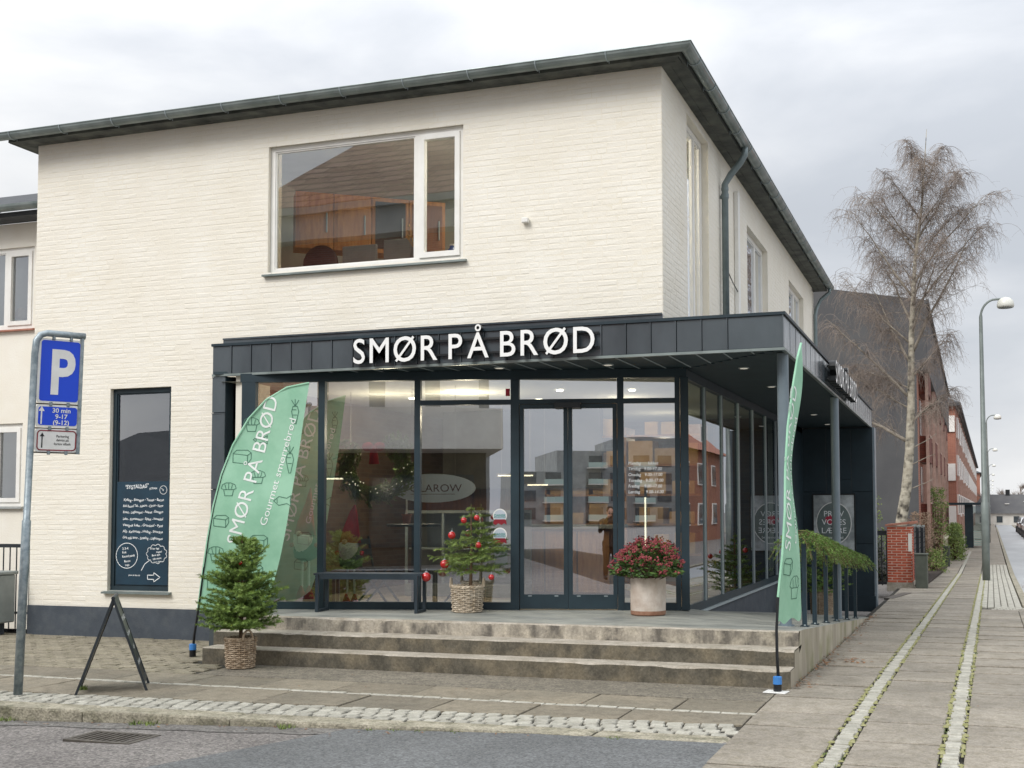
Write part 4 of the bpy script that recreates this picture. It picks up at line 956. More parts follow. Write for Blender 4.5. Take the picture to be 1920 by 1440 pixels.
# ------------------------------------------------------------------ parking sign
ps = T('parking_sign', 'blue parking sign with two small plates on a bent galvanised pole', 'road sign', (-8.03, 8.3, 0))
bx, tx = Vector((-8.03, 8.3, 0)), Vector((-7.93, 8.31, 3.12)); sdir = Vector((-7.64+7.9, 8.70-8.3, 0)).normalized(); SWD = .37
mb = MB(); c0 = tx+Vector((0, 0, .12))+sdir*.0
def lean(z): return bx+(tx-bx)*(z/3.12)
pts = [lean(0), lean(1.55), lean(1.56), lean(3.06), lean(3.12)+sdir*.01+Vector((0, 0, .06)), lean(3.12)+sdir*.045+Vector((0, 0, .115)), lean(3.12)+sdir*.10+Vector((0, 0, .135)), lean(3.12)+sdir*(SWD+.06)+Vector((0, 0, .135))]
mb.tube(pts, [.038, .038, .03, .03, .03, .03, .03, .03], 12); mb.build('pole', 'galv', ps, smooth=True)
mb = MB(); q = lean(3.12)+sdir*(SWD+.035)
mb.tube([(q.x, q.y, 3.25), (q.x-.03, q.y, 2.16)], .018, 8); mb.build('side_tube', 'galv', ps)
nrm = Vector((sdir.y, -sdir.x, 0))
def fps(a, z, d=0.): p = lean(z)+sdir*(.035+a)+nrm*(d+.0); return (p.x, p.y, z)
def rrect(a0, a1, z0, z1, r, n=5):
    o = []
    for cx, cz, s in ((a1-r, z1-r, 0), (a0+r, z1-r, 1), (a0+r, z0+r, 2), (a1-r, z0+r, 3)):
        for i in range(n+1): t = (s+i/n)*PI/2; o.append((cx+r*math.cos(t), cz+r*math.sin(t)))
    return o
def plate(z0, z1, face, border, root):
    mb = MB(); R0 = rrect(0, SWD, z0, z1, .03); n = len(R0)
    mb.add([fps(a, z, .0) for a, z in R0]+[fps(a, z, -.012) for a, z in R0], [tuple(range(n)), tuple(range(2*n-1, n-1, -1))]+[(i, i+n, (i+1) % n+n, (i+1) % n) for i in range(n)])
    p = mb.build('sign_plate', border, root)
    R1 = rrect(.018, SWD-.018, z0+.018, z1-.018, .025); mb = MB(); mb.add([fps(a, z, .0022) for a, z in R1], [tuple(range(len(R1)))]); mb.build('sign_face', face, p); return p
p1 = plate(2.62, 3.21, 'sign_blue', 'sign_white', ps); p2 = plate(2.40, 2.605, 'sign_blue', 'sign_white', ps); p3 = plate(2.175, 2.385, 'sign_white', 'sign_white', ps)
mb = MB(); v, f, n = text2d('P', 1, 0, 'LEFT', .03); mb.add([fps(.095+x*.42, 2.715+y*.56, .0045) for x, y, _ in v], f); mb.build('lettering', 'sign_white', p1)
mb = MB()
for s, z, h in (('30 min', 2.535, .058), ('9-17', 2.48, .058), ('(9-12)', 2.425, .058)): mb = MB(); put_text(mb, s, h, lambda x, y: fps(.215+x, z+y, .0045), 'CENTER', 1.0, .02); mb.build('lettering', 'sign_white', p2)
mb = MB(); mb.ribbon([(.045, 2.43), (.045, 2.56)], .012, lambda a, z: fps(a, z, .0045)); mb.add([fps(.02, 2.545, .0046), fps(.07, 2.545, .0046), fps(.045, 2.59, .0046)], [(0, 1, 2)]); mb.build('arrow', 'sign_white', p2)
mb = MB(); mb.ribbon(rrect(.02, SWD-.02, 2.192, 2.368, .03)+[rrect(.02, SWD-.02, 2.192, 2.368, .03)[0]], .010, lambda a, z: fps(a, z, .0045)); mb.build('red_border', 'sign_red', p3)
mb = MB()
for s, z in (('Parkering', 2.31), ('delvist på', 2.275), ('fortov tilladt', 2.24)): mb = MB(); put_text(mb, s, .03, lambda x, y: fps(.235+x, z+y, .0045), 'CENTER', .95, .012); mb.build('lettering', 'sign_black', p3)
mb = MB(); mb.ribbon([(.06, 2.215), (.06, 2.325)], .010, lambda a, z: fps(a, z, .0045)); mb.add([fps(.04, 2.315, .0046), fps(.08, 2.315, .0046), fps(.06, 2.35, .0046)], [(0, 1, 2)]); mb.build('arrow', 'sign_black', p3)
for z in (3.215, 2.612, 2.39, 2.168):
    for a in (.12, SWD-.10):
        mb = MB(); c = fps(a, z, .004); mb.bbox(c[0]-.012, c[0]+.012, c[1]-.012, c[1]+.012, c[2]-.018, c[2]+.018, .004); mb.build('clip', 'galv', ps)
mb = MB()
for z in (2.612, 2.39, 2.17): mb.ribbon([(-.03, z), (SWD+.02, z)], .014, lambda a, zz: fps(a, zz, -.016))
mb.build('cross_bars', 'grate', ps)
# ------------------------------------------------------------------ A-board
n1, n2 = Vector((-7.53, 8.45, 0)), Vector((-7.10, 8.86, 0)); wv = Vector((-.60, .80, 0)).normalized()*.52; ap = (n1+n2)/2+Vector((0, 0, .84))
ab = T('pavement_board', 'black folding pavement board standing open edge-on by the low window', 'A-board', tuple((n1+n2)/2+wv*.5))
for i, q in enumerate((n1, n2)):
    up = (ap-q); ou = Vector((q.x-ap.x, q.y-ap.y, 0)).normalized(); th = ou*.011
    def pt(s, t, d): return q+wv*s+up*t+th*d
    mb = MB()
    for (s0, s1, t0, t1) in ((0, .07, 0, 1), (.93, 1, 0, 1), (.07, .93, .08, .13), (.07, .93, .93, 1)):
        P = [pt(s0, t0, 1), pt(s1, t0, 1), pt(s1, t1, 1), pt(s0, t1, 1), pt(s0, t0, -1), pt(s1, t0, -1), pt(s1, t1, -1), pt(s0, t1, -1)]
        mb.add(P, [(0, 1, 2, 3), (7, 6, 5, 4), (4, 0, 3, 7), (1, 5, 6, 2), (4, 5, 1, 0), (3, 2, 6, 7)])
    fr_ = mb.build('board_frame', 'aboard', ab)
    mb = MB(); P = [pt(.07, .13, .4), pt(.93, .13, .4), pt(.93, .93, .4), pt(.07, .93, .4), pt(.07, .13, -.4), pt(.93, .13, -.4), pt(.93, .93, -.4), pt(.07, .93, -.4)]
    mb.add(P, [(0, 1, 2, 3), (7, 6, 5, 4), (4, 0, 3, 7), (1, 5, 6, 2), (4, 5, 1, 0), (3, 2, 6, 7)]); pn = mb.build('board_panel', 'letter_side', ab)
    mb = MB()
    for k, s in enumerate(('SMØR PÅ BRØD', 'Kom indenfor', 'Kaffe', 'Smørrebrød')): mb = MB(); put_text(mb, s, .07, lambda x, y: tuple(pt(.5-(x/.52)*(1 if i == 0 else -1), .75-.16*k+y, .7)), 'CENTER', .9); mb.build('chalk_text', 'chalk', pn)
mb = MB(); mb.tube([tuple(ap+Vector((0, 0, .005))), tuple(ap+wv+Vector((0, 0, .005)))], .018, 8); mb.build('hinge', 'aboard', ab)
# ------------------------------------------------------------------ bench
bl0, br0 = Vector((-7.17, 11.86, .458)), Vector((-5.93, 12.02, .458)); bu = (br0-bl0).normalized(); bn = Vector((-bu.y, bu.x, 0)); bl_ = (br0-bl0).length
bench = T('bench', 'dark slate steel bench with frame legs under the shop window', 'bench', tuple(bl0+bu*bl_*.5))
fbn = lambda u, d, z: tuple(bl0+bu*u+bn*d+Vector((0, 0, z)))
for u in (0., bl_-.04):
    mb = MB(); ubox(mb, fbn, u, u+.036, 0, .036, .002, .43); ubox(mb, fbn, u, u+.036, .29, .326, .002, .43); ubox(mb, fbn, u+.001, u+.035, .036, .29, .002, .03); mb.build('leg_frame', 'steel_blue', bench)
for k in range(4):
    mb = MB(); ubox(mb, fbn, -.02, bl_+.03, .0+k*.084, .078+k*.084, .4305, .452); mb.build('seat_slat', 'steel_blue', bench)
mb = MB(); ubox(mb, fbn, .05, bl_-.04, .002, .03, .385, .43); mb.build('seat_rail', 'steel_blue', bench)
# ------------------------------------------------------------------ baskets and greenery
def needles(mb, pts, wf, dens, ln, seed, droop=0.):
    """needle triangles all round a twig polyline"""
    rg = random.Random(seed)
    for p, q in zip(pts[:-1], pts[1:]):
        p, q = Vector(p), Vector(q); d = q-p; l = d.length
        if l < 1e-5: continue
        t = d/l; u = t.orthogonal().normalized(); v = t.cross(u)
        for i in range(max(1, int(l*dens))):
            a = rg.uniform(0, 2*PI); o = p+d*rg.random(); nd = (u*math.cos(a)+v*math.sin(a)+t*rg.uniform(.5, 1.1)+Vector((0, 0, .15))).normalized(); e = o+nd*ln*rg.uniform(.7, 1.15)
            s = t.cross(nd).normalized()*(ln*.07+.0012+wf)
            mb.add([o-s, o+s, e], [(0, 1, 2)])
def fir(root_name, label, loc, h, rad, zmin, mat, seed, tiers, per, dens, ln, up=.35, grp=None, pw=.85):
    """small conifer: stem, whorls of limbs, side twigs, needles"""
    rg = random.Random(seed); root = T(root_name, label, 'fir tree', loc, group=grp); base = Vector(loc)
    mb = MB(); mb.tube([base, base+Vector((.01, 0, h*.5)), base+Vector((0, .01, h))], [.022, .014, .004], 7); mb.build('stem', 'bark', root)
    tw = MB(); nd = MB()
    for t in range(tiers):
        f = t/(tiers-1); z = zmin+(h-zmin)*f*.93; R0 = rad*(1-f)**pw*rg.uniform(.85, 1.1)*(.78+.22*min(1, f*5))+.035
        for k in range(max(4, int(per*(1-f*.45)))):
            a = 2*PI*(k+rg.random()*.8)/per*1.0+t*.9; L0 = R0*rg.uniform(.7, 1.12); el = up*(.3+.9*f)+rg.uniform(-.12, .12)
            pts = []
            for i in range(5):
                s = i/4; pts.append(base+Vector((math.cos(a)*L0*s, math.sin(a)*L0*s, z+L0*s*el+.04*s*s*L0)))
            tw.tube(pts, [.006, .005, .004, .003, .0015], 4, False); needles(nd, pts[1:], .0012, dens, ln, rg.random())
            for i in range(1, 5):
                for sd in (-1, 1):
                    b = a+sd*rg.uniform(.5, .95); l2 = L0*(.52-.09*i)*rg.uniform(.7, 1.2)+.02; p = pts[i]
                    e = p+Vector((math.cos(b)*l2, math.sin(b)*l2, l2*(el+rg.uniform(-.25, .25)))); needles(nd, [p, (p+e)/2+Vector((0, 0, .005)), e], .0012, dens, ln, rg.random())
    tip = base+Vector((0, .01, h)); needles(nd, [base+Vector((0, 0, h*.86)), tip], 0, dens*1.2, ln, rg.random())
    tw.build('twigs', 'bark', root); stuff(nd.build('needles', mat, root))
    return root
def basket(label, loc, r0, r1, h, mat, seed, handles, rows=None):
    """woven basket: stakes, wavy rows of weave, rim, handles, soil"""
    rg = random.Random(seed); root = T('basket', label, 'basket', loc); b = Vector(loc); n = 18; rows = rows or int(h/.021)
    mb = MB()
    for k in range(n):
        a = 2*PI*k/n; mb.tube([b+Vector((math.cos(a)*r0, math.sin(a)*r0, .01)), b+Vector((math.cos(a)*r1, math.sin(a)*r1, h))], .007, 5)
    mb.build('stakes', mat, root)
    for i in range(rows):
        m2 = MB(); z = .012+(h-.02)*i/(rows-1); rr_ = r0+(r1-r0)*z/h; pts = []
        for k in range(n*2+1):
            a = PI*k/n; q = rr_+(.010 if (k//2+i) % 2 == 0 else -.006)*(1 if k % 2 == 0 else .0); pts.append(b+Vector((math.cos(a)*q, math.sin(a)*q, z+rg.uniform(-.002, .002))))
        m2.tube(pts, .0088, 5, False); m2.build('weave_row', mat, root)
    mb = MB()
    for s in range(2):
        pts = []
        for k in range(49): a = 2*PI*k/48; pts.append(b+Vector((math.cos(a)*(r1+.008*math.cos(k*1.5+s*PI)), math.sin(a)*(r1+.008*math.cos(k*1.5+s*PI)), h+.008+.008*math.sin(k*1.5+s*PI))))
        mb.tube(pts, .011, 6, False)
    mb.build('rim', mat, root)
    for s in handles:
        c = Vector((math.cos(s)*r1, math.sin(s)*r1, 0)); tt = Vector((-math.sin(s), math.cos(s), 0)); pts = []
        for k in range(11): t = PI*k/10; pts.append(b+c*1.03+tt*math.cos(t)*.055+Vector((0, 0, h+math.sin(t)*.10)))
        m2 = MB(); m2.tube(pts, .011, 6); m2.build('handle', mat, root)
    mb = MB(); mb.lathe([(r0*.9, .004), (r0*.97, .006), (r1*.93, h*.82), (.01, h*.83)], 20, loc); mb.build('soil', 'soil', root)
    return root
def bauble(label, p, r=.04):
    root = T('bauble', label, 'bauble', p, group='red glass baubles')
    mb = MB(); mb.ball(p, r, 16, 12); mb.build('ball', 'bauble', root, smooth=True)
    mb = MB(); mb.lathe([(r*.28, 0), (r*.28, r*.3)], 8, (p[0], p[1], p[2]+r*.93)); mb.tube([(p[0], p[1], p[2]+r*1.2), (p[0]+.005, p[1], p[2]+r*1.9)], .0018, 4); mb.build('cap', 'trim_light', root)
    return root
basket('small round woven basket under the bushy fir at the left of the steps', (-7.18, 10.42, 0.002), .135, .155, .30, 'wicker', 3, [-.5])
fir('fir_tree', 'bushy dark green young fir planted in the basket left of the steps', (-7.18, 10.42, .24), 1.14, .42, .16, 'needle_blue', 11, 16, 11, 400, .036, .55, None, .6)
bauble('small orange red bauble near the top of the left fir', (-7.10, 10.28, 1.10), .022)
basket('tall white washed woven basket with two handles beside the doors', (-5.47, 12.38, .460), .165, .185, .29, 'wicker_pale', 4, [.25+0, PI+.25])
fir('fir_tree', 'thin pale green spruce with red baubles in the two handled basket', (-5.43, 12.38, .70), 1.0, .45, .24, 'needle_pale', 12, 9, 8, 300, .030, .0)
for i, (u, v) in enumerate(((-5.41, 1.52), (-5.25, 1.55), (-5.56, 1.35), (-5.23, 1.24), (-5.65, 1.02), (-5.88, .87), (-5.07, .88))):
    bauble(('red bauble near the top of the spruce, left of its stem', 'red bauble near the top of the spruce, right of its stem', 'red bauble at mid height on the left of the spruce', 'red bauble at mid height on the right of the spruce', 'large red bauble on the low left branch of the spruce', 'large red bauble hanging beside the bench end', 'small red bauble low on the right of the spruce')[i], (u, 12.14, v), (.035, .033, .044, .036, .05, .054, .033)[i])
# terracotta planter with a red budded shrub
PLC = (-3.37, 12.62, .462)
pt_ = T('planter', 'pale terracotta cylinder pot with a worn red rim right of the doors', 'planter', PLC)
mb = MB(); mb.lathe([(.188, 0), (.196, .01), (.198, .05)], 32, PLC); mb.build('foot', 'pot_foot', pt_)
mb = MB(); mb.lathe([(.197, .045), (.199, .2), (.2, .40), (.196, .415), (.18, .415), (.176, .37), (.01, .37)], 32, PLC); mb.build('pot', 'terracotta', pt_, smooth=False)
mb = MB(); mb.lathe([(.177, .371), (.01, .38)], 20, PLC, False); mb.build('soil', 'soil', pt_)
sk = T('skimmia_shrub', 'rounded evergreen shrub with dark red buds filling the terracotta pot', 'shrub', (PLC[0], PLC[1], PLC[2]+.37))
lv = MB(); bd = MB(); stm = MB(); rg = random.Random(8); c = Vector((PLC[0], PLC[1], PLC[2]+.38))
for i in range(230):
    a = rg.uniform(0, 2*PI); e = math.acos(rg.uniform(-.12, 1)); d = Vector((math.sin(e)*math.cos(a)*.40, math.sin(e)*math.sin(a)*.36, max(-.02, math.cos(e))*.34+.09)); tip = c+d*rg.uniform(.8, 1.08)
    if i % 3 == 0: stm.tube([c+Vector((d.x*.1, d.y*.1, 0)), c+d*.55+Vector((0, 0, -.02)), tip], [.005, .004, .003], 4, False)
    for k in range(9):
        b = rg.uniform(0, 2*PI); dr = (d.normalized()*.4+Vector((math.cos(b), math.sin(b), rg.uniform(-.5, .4)))).normalized(); ln = rg.uniform(.045, .075); s = dr.orthogonal().normalized()*.013; o = tip-d.normalized()*rg.uniform(.0, .1)
        lv.add([o, o+dr*ln*.5+s, o+dr*ln, o+dr*ln*.5-s], [(0, 1, 2, 3)])
    if d.z > .16 or rg.random() < .4:
        for k in range(9):
            o = tip+Vector((rg.gauss(0, .017), rg.gauss(0, .017), rg.uniform(0, .05))); bd.ball(o, rg.uniform(.007, .012), 5, 3)
stm.build('stems', 'bark', sk); stuff(lv.build('leaves', 'skim_leaf', sk)); stuff(bd.build('buds', 'skim_bud', sk))
# ------------------------------------------------------------------ hand rail with a fir garland
hr = T('hand_rail', 'dark steel hand rail with flat posts along the ramp', 'railing', (-1.62, 15.5, ramp_z(-1.62, 15.5)))
py_ = [12.55, 13.43, 14.57, 15.78, 17.2, 18.6]
for y in py_:
    zb = ramp_z(-1.62, y); mb = MB(); mb.box(-1.65, -1.60, y-.02, y+.02, zb+.004, zb+.92); mb.box(-1.67, -1.58, y-.05, y+.05, zb-.002, zb+.012); p = mb.build('post', 'rail', hr)
    m2 = MB(); m2.lathe([(.012, 0), (.012, .012)], 8, (-1.62, y-.035, zb+.013)); m2.build('bolt', 'trim_light', p)
mb = MB(); mb.tube([(-1.625, y, ramp_z(-1.62, y)+.93) for y in (12.2, 14, 16, 18.0, 19.0)], .022, 8); mb.build('top_rail', 'rail', hr)
gl = T('fir_garland', 'thick green fir garland tied along the ramp hand rail', 'garland', (-1.62, 15.5, ramp_z(-1.62, 15.5)+.93)); nd = MB(); tw = MB(); rg = random.Random(4)
y = 12.1
while y < 19.0:
    zc = ramp_z(-1.62, y)+.96; sc = 1. if y < 16 else .85
    for k in range(3):
        sd_ = rg.choice((-1, 1, 1)); L0 = rg.uniform(.22, .40)*sc; o = Vector((-1.62+rg.uniform(-.03, .03), y+rg.uniform(-.06, .06), zc+rg.uniform(-.03, .05))); h_ = Vector((sd_*rg.uniform(.3, .8), rg.uniform(-.9, .9), 0)).normalized()
        pts = [o+h_*L0*t+Vector((0, 0, L0*(.30*t-1.05*t*t))) for t in (0, .25, .5, .75, 1)]
        tw.tube(pts, [.005, .004, .004, .003, .002], 4, False); needles(nd, pts, .003, 150, .026, rg.random())
        sv = Vector((-h_.y, h_.x, 0))
        for q in (1, 2, 3):
            for s_ in (-1, 1):
                l2 = L0*(.42-.08*q); e = pts[q]+(h_*.7+sv*s_*.8).normalized()*l2+Vector((0, 0, -.35*l2)); needles(nd, [pts[q], e], .003, 150, .024, rg.random())
    y += .10
tw.build('twigs', 'bark', gl); stuff(nd.build('needles', 'needle', gl))
bk3 = (-2.35, 20.6, ramp_z(-2.35, 20.6)+.004)
basket('woven basket behind the ramp railing under the poster', bk3, .20, .22, .42, 'wicker', 5, [], 20)
fir('fir_tree', 'green fir with baubles behind the ramp railing', (bk3[0], bk3[1], bk3[2]+.36), 1.05, .62, .05, 'needle', 14, 10, 9, 300, .034, .3)
for i, (x, y, z) in enumerate(((-2.62, 20.15, .93), (-2.2, 20.1, .90), (-2.0, 20.15, .82))): bauble(('red bauble on the left of the fir behind the railing', 'red bauble on the middle of the fir behind the railing', 'red bauble on the right of the fir behind the railing')[i], (x, y, z), .045)
# poster on the end wall
po = T('poster', 'framed grey poster of a plate with white capital lettering on the end wall', 'poster', (-2.47, EY-.05, .82))
pf = lambda a, z, d: (-2.88+a*.80, EY-.03-d, .80+z*1.13)
mb = MB(); mb.box(-2.91, -2.05, EY-.045, EY-.022, .77, 1.96); mb.build('frame', 'letter_side', po)
mb = MB(); mb.add([pf(0, 0, .017), pf(1, 0, .017), pf(1, 1, .017), pf(0, 1, .017)], [(0, 1, 2, 3)]); pz = mb.build('print', 'poster_grey', po)
def pdisc(cx, cy, rx, ry, d, mat):
    mb = MB(); n = 30; mb.add([pf(cx+rx*math.cos(2*PI*i/n), cy+ry*math.sin(2*PI*i/n), d) for i in range(n)], [tuple(range(n))]); mb.build('print_shape', mat, pz)
pdisc(.5, .5, .44, .38, .019, 'sign_white'); pdisc(.5, .5, .42, .362, .0205, 'plate_grey'); pdisc(.45, .56, .17, .08, .022, 'poster_red'); pdisc(.55, .40, .13, .08, .0222, 'letter_side')
mb = MB()
for s, z in (('PRØV', .62), ('VORES', .47), ('LÆKRE', .32), ('smørrebrød', .22)): mb = MB(); put_text(mb, s, .16 if s[1].isupper() else .075, lambda x, y: (pf(.5, z, 0)[0]+x, EY-.0545, pf(0, z, 0)[2]+y), 'CENTER', 1., .0); mb.build('lettering', 'chalk', pz)
# stickers, cards and hours on the glass
def sticker(cx, cz, r, nm, lab):
    o = T('sticker', lab, 'sticker', fshop(cx, -.004, cz)); n = 24
    for rr_, d, m in ((r, -.004, 'sign_white'), (r*.82, -.0055, 'oval_pale'), ):
        mb = MB(); mb.add([fshop(cx+rr_*math.cos(2*PI*i/n), d, cz+rr_*math.sin(2*PI*i/n)) for i in range(n)], [tuple(range(n))]); mb.build('disc', m, o)
    mb = MB(); put_text(mb, 'DANSK', r*.5, lambda x, y: fshop(cx+x, -.007, cz-.01+y), 'CENTER', 1, .02); put_text(mb, 'MADHÅNDVÆRK', r*.22, lambda x, y: fshop(cx+x, -.007, cz-r*.32+y), 'CENTER', 1, .01); mb.build('print', 'sticker_teal', o)
    mb = MB(); mb.add([fshop(cx+a*r, -.007, cz+b*r) for a, b in ((-.9, -.75), (-.75, -.5), (.75, -.5), (.9, -.75), (.95, -1.25), (.6, -1.05), (.2, -1.3), (-.2, -1.05), (-.6, -1.3), (-.95, -1.1))], [tuple(range(10))]); mb.build('ribbon', 'sign_red', o)
sticker(3.055, 1.57, .085, '', 'upper round white award sticker on the glass left of the doors'); sticker(3.055, 1.345, .085, '', 'lower round white award sticker on the glass left of the doors')
def card(u0, u1, z0, z1, mat, name, lab, ink):
    mb = MB(); ubox(mb, fshop, u0, u1, .004, .007, z0, z1); o = tag(mb.build(name, mat, loc=fshop(u0, .005, z0)), lab, 'notice')
    mb = MB()
    for k in range(7): mb.ribbon([(u0+.02, z1-.03-k*(z1-z0-.04)/7), (u1-.02-.03*(k % 3), z1-.03-k*(z1-z0-.04)/7)], .004, lambda a, z: fshop(a, .0030, z))
    mb.build('print', ink, o)
card(2.985, 3.145, .98, 1.21, 'card_pale', 'notice_card', 'pale green paper notice taped inside the glass by the doors', 'plate_grey'); card(3.0, 3.12, .84, .945, 'sign_white', 'notice_card', 'small square green and white label below the paper notice', 'sticker_teal')
mb = MB(); ubox(mb, fshop, 3.125, 3.175, -.006, -.002, 3.0, 3.09); tag(mb.build('red_sticker', 'red_sticker', loc=fshop(3.15, -.004, 3.0)), 'small red square sticker high on the glass left of the doors', 'sticker')
hrs = T('opening_hours', 'handwritten white opening hours on the glass right of the doors', 'lettering', fshop(4.75, -.003, 1.9)); mb = MB()
for k, s in enumerate(('Mandag      lukket', 'Tirsdag   9.00-17.00', 'Onsdag   9.00-17.00', 'Torsdag   9.00-17.00', 'Fredag    9.00-17.00', 'Lørdag     9.00-14.00')): mb = MB(); put_text(mb, s, .052, lambda x, y: fshop(4.585+x, -.003, 2.17-k*.068+y), 'LEFT', .95, .0, .12); mb.build('lettering', 'chalk', hrs)
# ------------------------------------------------------------------ things seen through the shop glass
def gnome(label, u, d, zf, h, lean=0.):
    p = sf(u, d); loc = (p[0], p[1], zf); o = T('gnome_doll', label, 'doll', loc)
    z = zf
    for s in (-1, 1):
        mb = MB(); mb.tube([(p[0]+s*.05, p[1], z+.10), (p[0]+s*.045, p[1], z+.48)], .014, 6); mb.build('leg', 'gnome_beard', o)
        mb = MB(); mb.lathe([(.06, 0), (.055, .05), (.025, .13), (.012, .16)], 10, (p[0]+s*.055, p[1]-.01, z+.002)); mb.build('boot', 'gnome_red', o)
    mb = MB(); mb.lathe([(.05, .46), (.13, .5), (.15, .58), (.12, .72), (.06, .80)], 14, loc); mb.build('body', 'gnome_coat', o, smooth=True)
    mb = MB(); mb.lathe([(.01, .50), (.09, .58), (.12, .70), (.115, .78), (.05, .82)], 12, (p[0]+.0, p[1]-.06, z)); mb.build('beard', 'gnome_beard', o, smooth=True)
    mb = MB(); mb.ball((p[0], p[1]-.16, z+.80), .035, 10, 7); mb.build('nose', 'skin', o, smooth=True)
    mb = MB(); mb.tube([(p[0], p[1]-.02, z+.79), (p[0]+lean*.2, p[1]-.02, z+.95), (p[0]+lean*.6, p[1], z+1.15), (p[0]+lean, p[1], z+h)], [.135, .10, .05, .008], 12); mb.build('hat', 'gnome_red', o, smooth=True)
    for s in (-1, 1):
        mb = MB(); mb.ball((p[0]+s*.17, p[1]-.04, z+.66), .03, 8, 6); mb.build('mitten', 'gnome_red', o)
gnome('tall gnome doll with pink red hat and white beard behind the left window', .62, .24, .56, 1.36, .06)
gnome('gnome doll with dark red hat leaning behind the window mullion', 1.18, .26, .46, 1.25, .05)
# high table, folding chairs
def high_table(loc, lab):
    o = T('high_table', lab, 'table', loc); mb = MB(); mb.lathe([(.34, .98), (.34, 1.01), (.33, 1.015)], 24, loc); mb.build('table_top', 'steel_blue', o)
    mb = MB(); mb.tube([(loc[0], loc[1], loc[2]+.01), (loc[0], loc[1], loc[2]+.98)], .03, 10); mb.build('leg', 'steel_blue', o); mb = MB(); mb.lathe([(.22, 0), (.2, .02)], 20, loc); mb.build('base', 'steel_blue', o)
def fold_chair(loc, rz, lab):
    o = T('folding_chair', lab, 'chair', loc, rz, 'folding chairs')
    for s in (-.2, .2):
        mb = MB(); mb.tube([(s, -.2, 0.01), (s, .15, .45), (s, .22, .85)], .014, 6); mb.build('leg', 'steel_blue', o, world=False)
        mb = MB(); mb.tube([(s*.9, .22, 0.01), (s*.9, -.18, .45)], .014, 6); mb.build('leg', 'steel_blue', o, world=False)
    for k in range(5): mb = MB(); mb.box(-.2, .2, -.2+k*.08, -.135+k*.08, .44, .458); mb.build('seat_slat', 'steel_blue', o, world=False)
    for z in (.62, .75): mb = MB(); mb.box(-.2, .2, .165+(z-.6)*.2, .18+(z-.6)*.2, z, z+.07); mb.build('back_slat', 'steel_blue', o, world=False)
ta = sf(1.85, .75); high_table((ta[0], ta[1], .455), 'dark round high table behind the middle window')
ca = sf(1.35, .95); fold_chair((ca[0], ca[1], .455), 1.7, 'dark folding chair left of the high table'); ca = sf(2.45, .9); fold_chair((ca[0], ca[1], .455), -1.4, 'dark folding chair behind the potted spruce')
cp = T('clay_pot', 'small clay pot with a candle on the high table', 'pot', (ta[0]-.05, ta[1]-.1, 1.472)); mb = MB(); mb.lathe([(.045, 0), (.06, .1), (.065, .1), (.065, .12), (.02, .12)], 14, (ta[0]-.05, ta[1]-.1, 1.472)); mb.build('pot', 'tile_red', cp); mb = MB(); mb.lathe([(.012, .12), (.012, .32)], 8, (ta[0]-.05, ta[1]-.1, 1.472)); mb.build('candle', 'gnome_beard', cp)
# wreath with bow, hung inside the glass
wr = T('wreath', 'large loose green wreath with a red bow hanging inside the window', 'wreath', (*sf(1.52, .14), 2.1)); nd = MB(); tw = MB(); rg = random.Random(21)
for i in range(420):
    a = rg.uniform(0, 2*PI); 
    if math.sin(a) > .8: continue
    rr_ = .36+rg.gauss(0, .045); o = Vector(fshop(1.52+math.cos(a)*rr_, .14+rg.uniform(-.05, .05), 2.17+math.sin(a)*rr_*.95)); tg = Vector(fshop(-math.sin(a), 0, 0))-Vector(fshop(0, 0, 0)); d = (Vector((tg.x, tg.y, math.cos(a)))+Vector((rg.uniform(-.7, .7), rg.uniform(-.6, .6), rg.uniform(-.8, .6)))).normalized()*rg.uniform(.1, .2)
    tw.tube([o, o+d], .003, 3, False); needles(nd, [o, o+d], .004, 200, .045, rg.random())
mb = tw.build('twigs', 'bark', wr); stuff(nd.build('needles', 'needle_pale', wr))  # pale needle colour stands in for daylight on the wreath
mb = MB()
for s in (-1, 1): mb.ball(fshop(1.50+s*.07, .07, 2.41), .075, 10, 7, (1.1, .5, .75))
mb.tube([fshop(1.50, .07, 2.42), fshop(1.51, .07, 2.2)], [.04, .065], 8); mb.build('bow', 'gnome_red', wr, smooth=True)
lt = MB()
for i in range(22):
    a = rg.uniform(PI*.95, 2.05*PI); lt.ball(fshop(1.52+math.cos(a)*rg.gauss(.35, .05), .09, 2.17+math.sin(a)*rg.gauss(.33, .05)), .006, 5, 4)
stuff(lt.build('fairy_lights', 'lamp_strip', wr))
# oval panel built in place of a reflected sign from across the street
ov_ = T('oval_reflection', 'pale oval sign with dark serif lettering behind the shop glass, standing in for a reflection', 'sign', fshop(2.12, .6, 1.9)); n = 40
mb = MB(); cu, cz, ru, rz_ = 2.12, 1.915, .54, .18
mb.add([fshop(cu+ru*math.cos(2*PI*i/n), .60, cz+rz_*math.sin(2*PI*i/n)) for i in range(n)]+[fshop(cu+ru*math.cos(2*PI*i/n), .63, cz+rz_*math.sin(2*PI*i/n)) for i in range(n)], [tuple(range(n)), tuple(range(2*n-1, n-1, -1))]+[(i, i+n, (i+1) % n+n, (i+1) % n) for i in range(n)]); mb.build('oval_panel', 'oval_pale', ov_)
mb = MB(); put_text(mb, 'PÓLAROW', .135, lambda x, y: fshop(cu+x, .597, cz-.045+y), 'CENTER', 1.1); mb.ribbon([(cu-.28, cz-.075), (cu+.28, cz-.075)], .006, lambda a, z: fshop(a, .597, z)); mb.build('lettering', 'oval_ink', ov_)
mb = MB(); mb.tube([fshop(1.85, .615, 2.06), fshop(1.85, .615, 3.21)], .003, 4); mb.tube([fshop(2.4, .615, 2.06), fshop(2.4, .615, 3.21)], .003, 4); mb.build('hanger', 'grate', ov_)
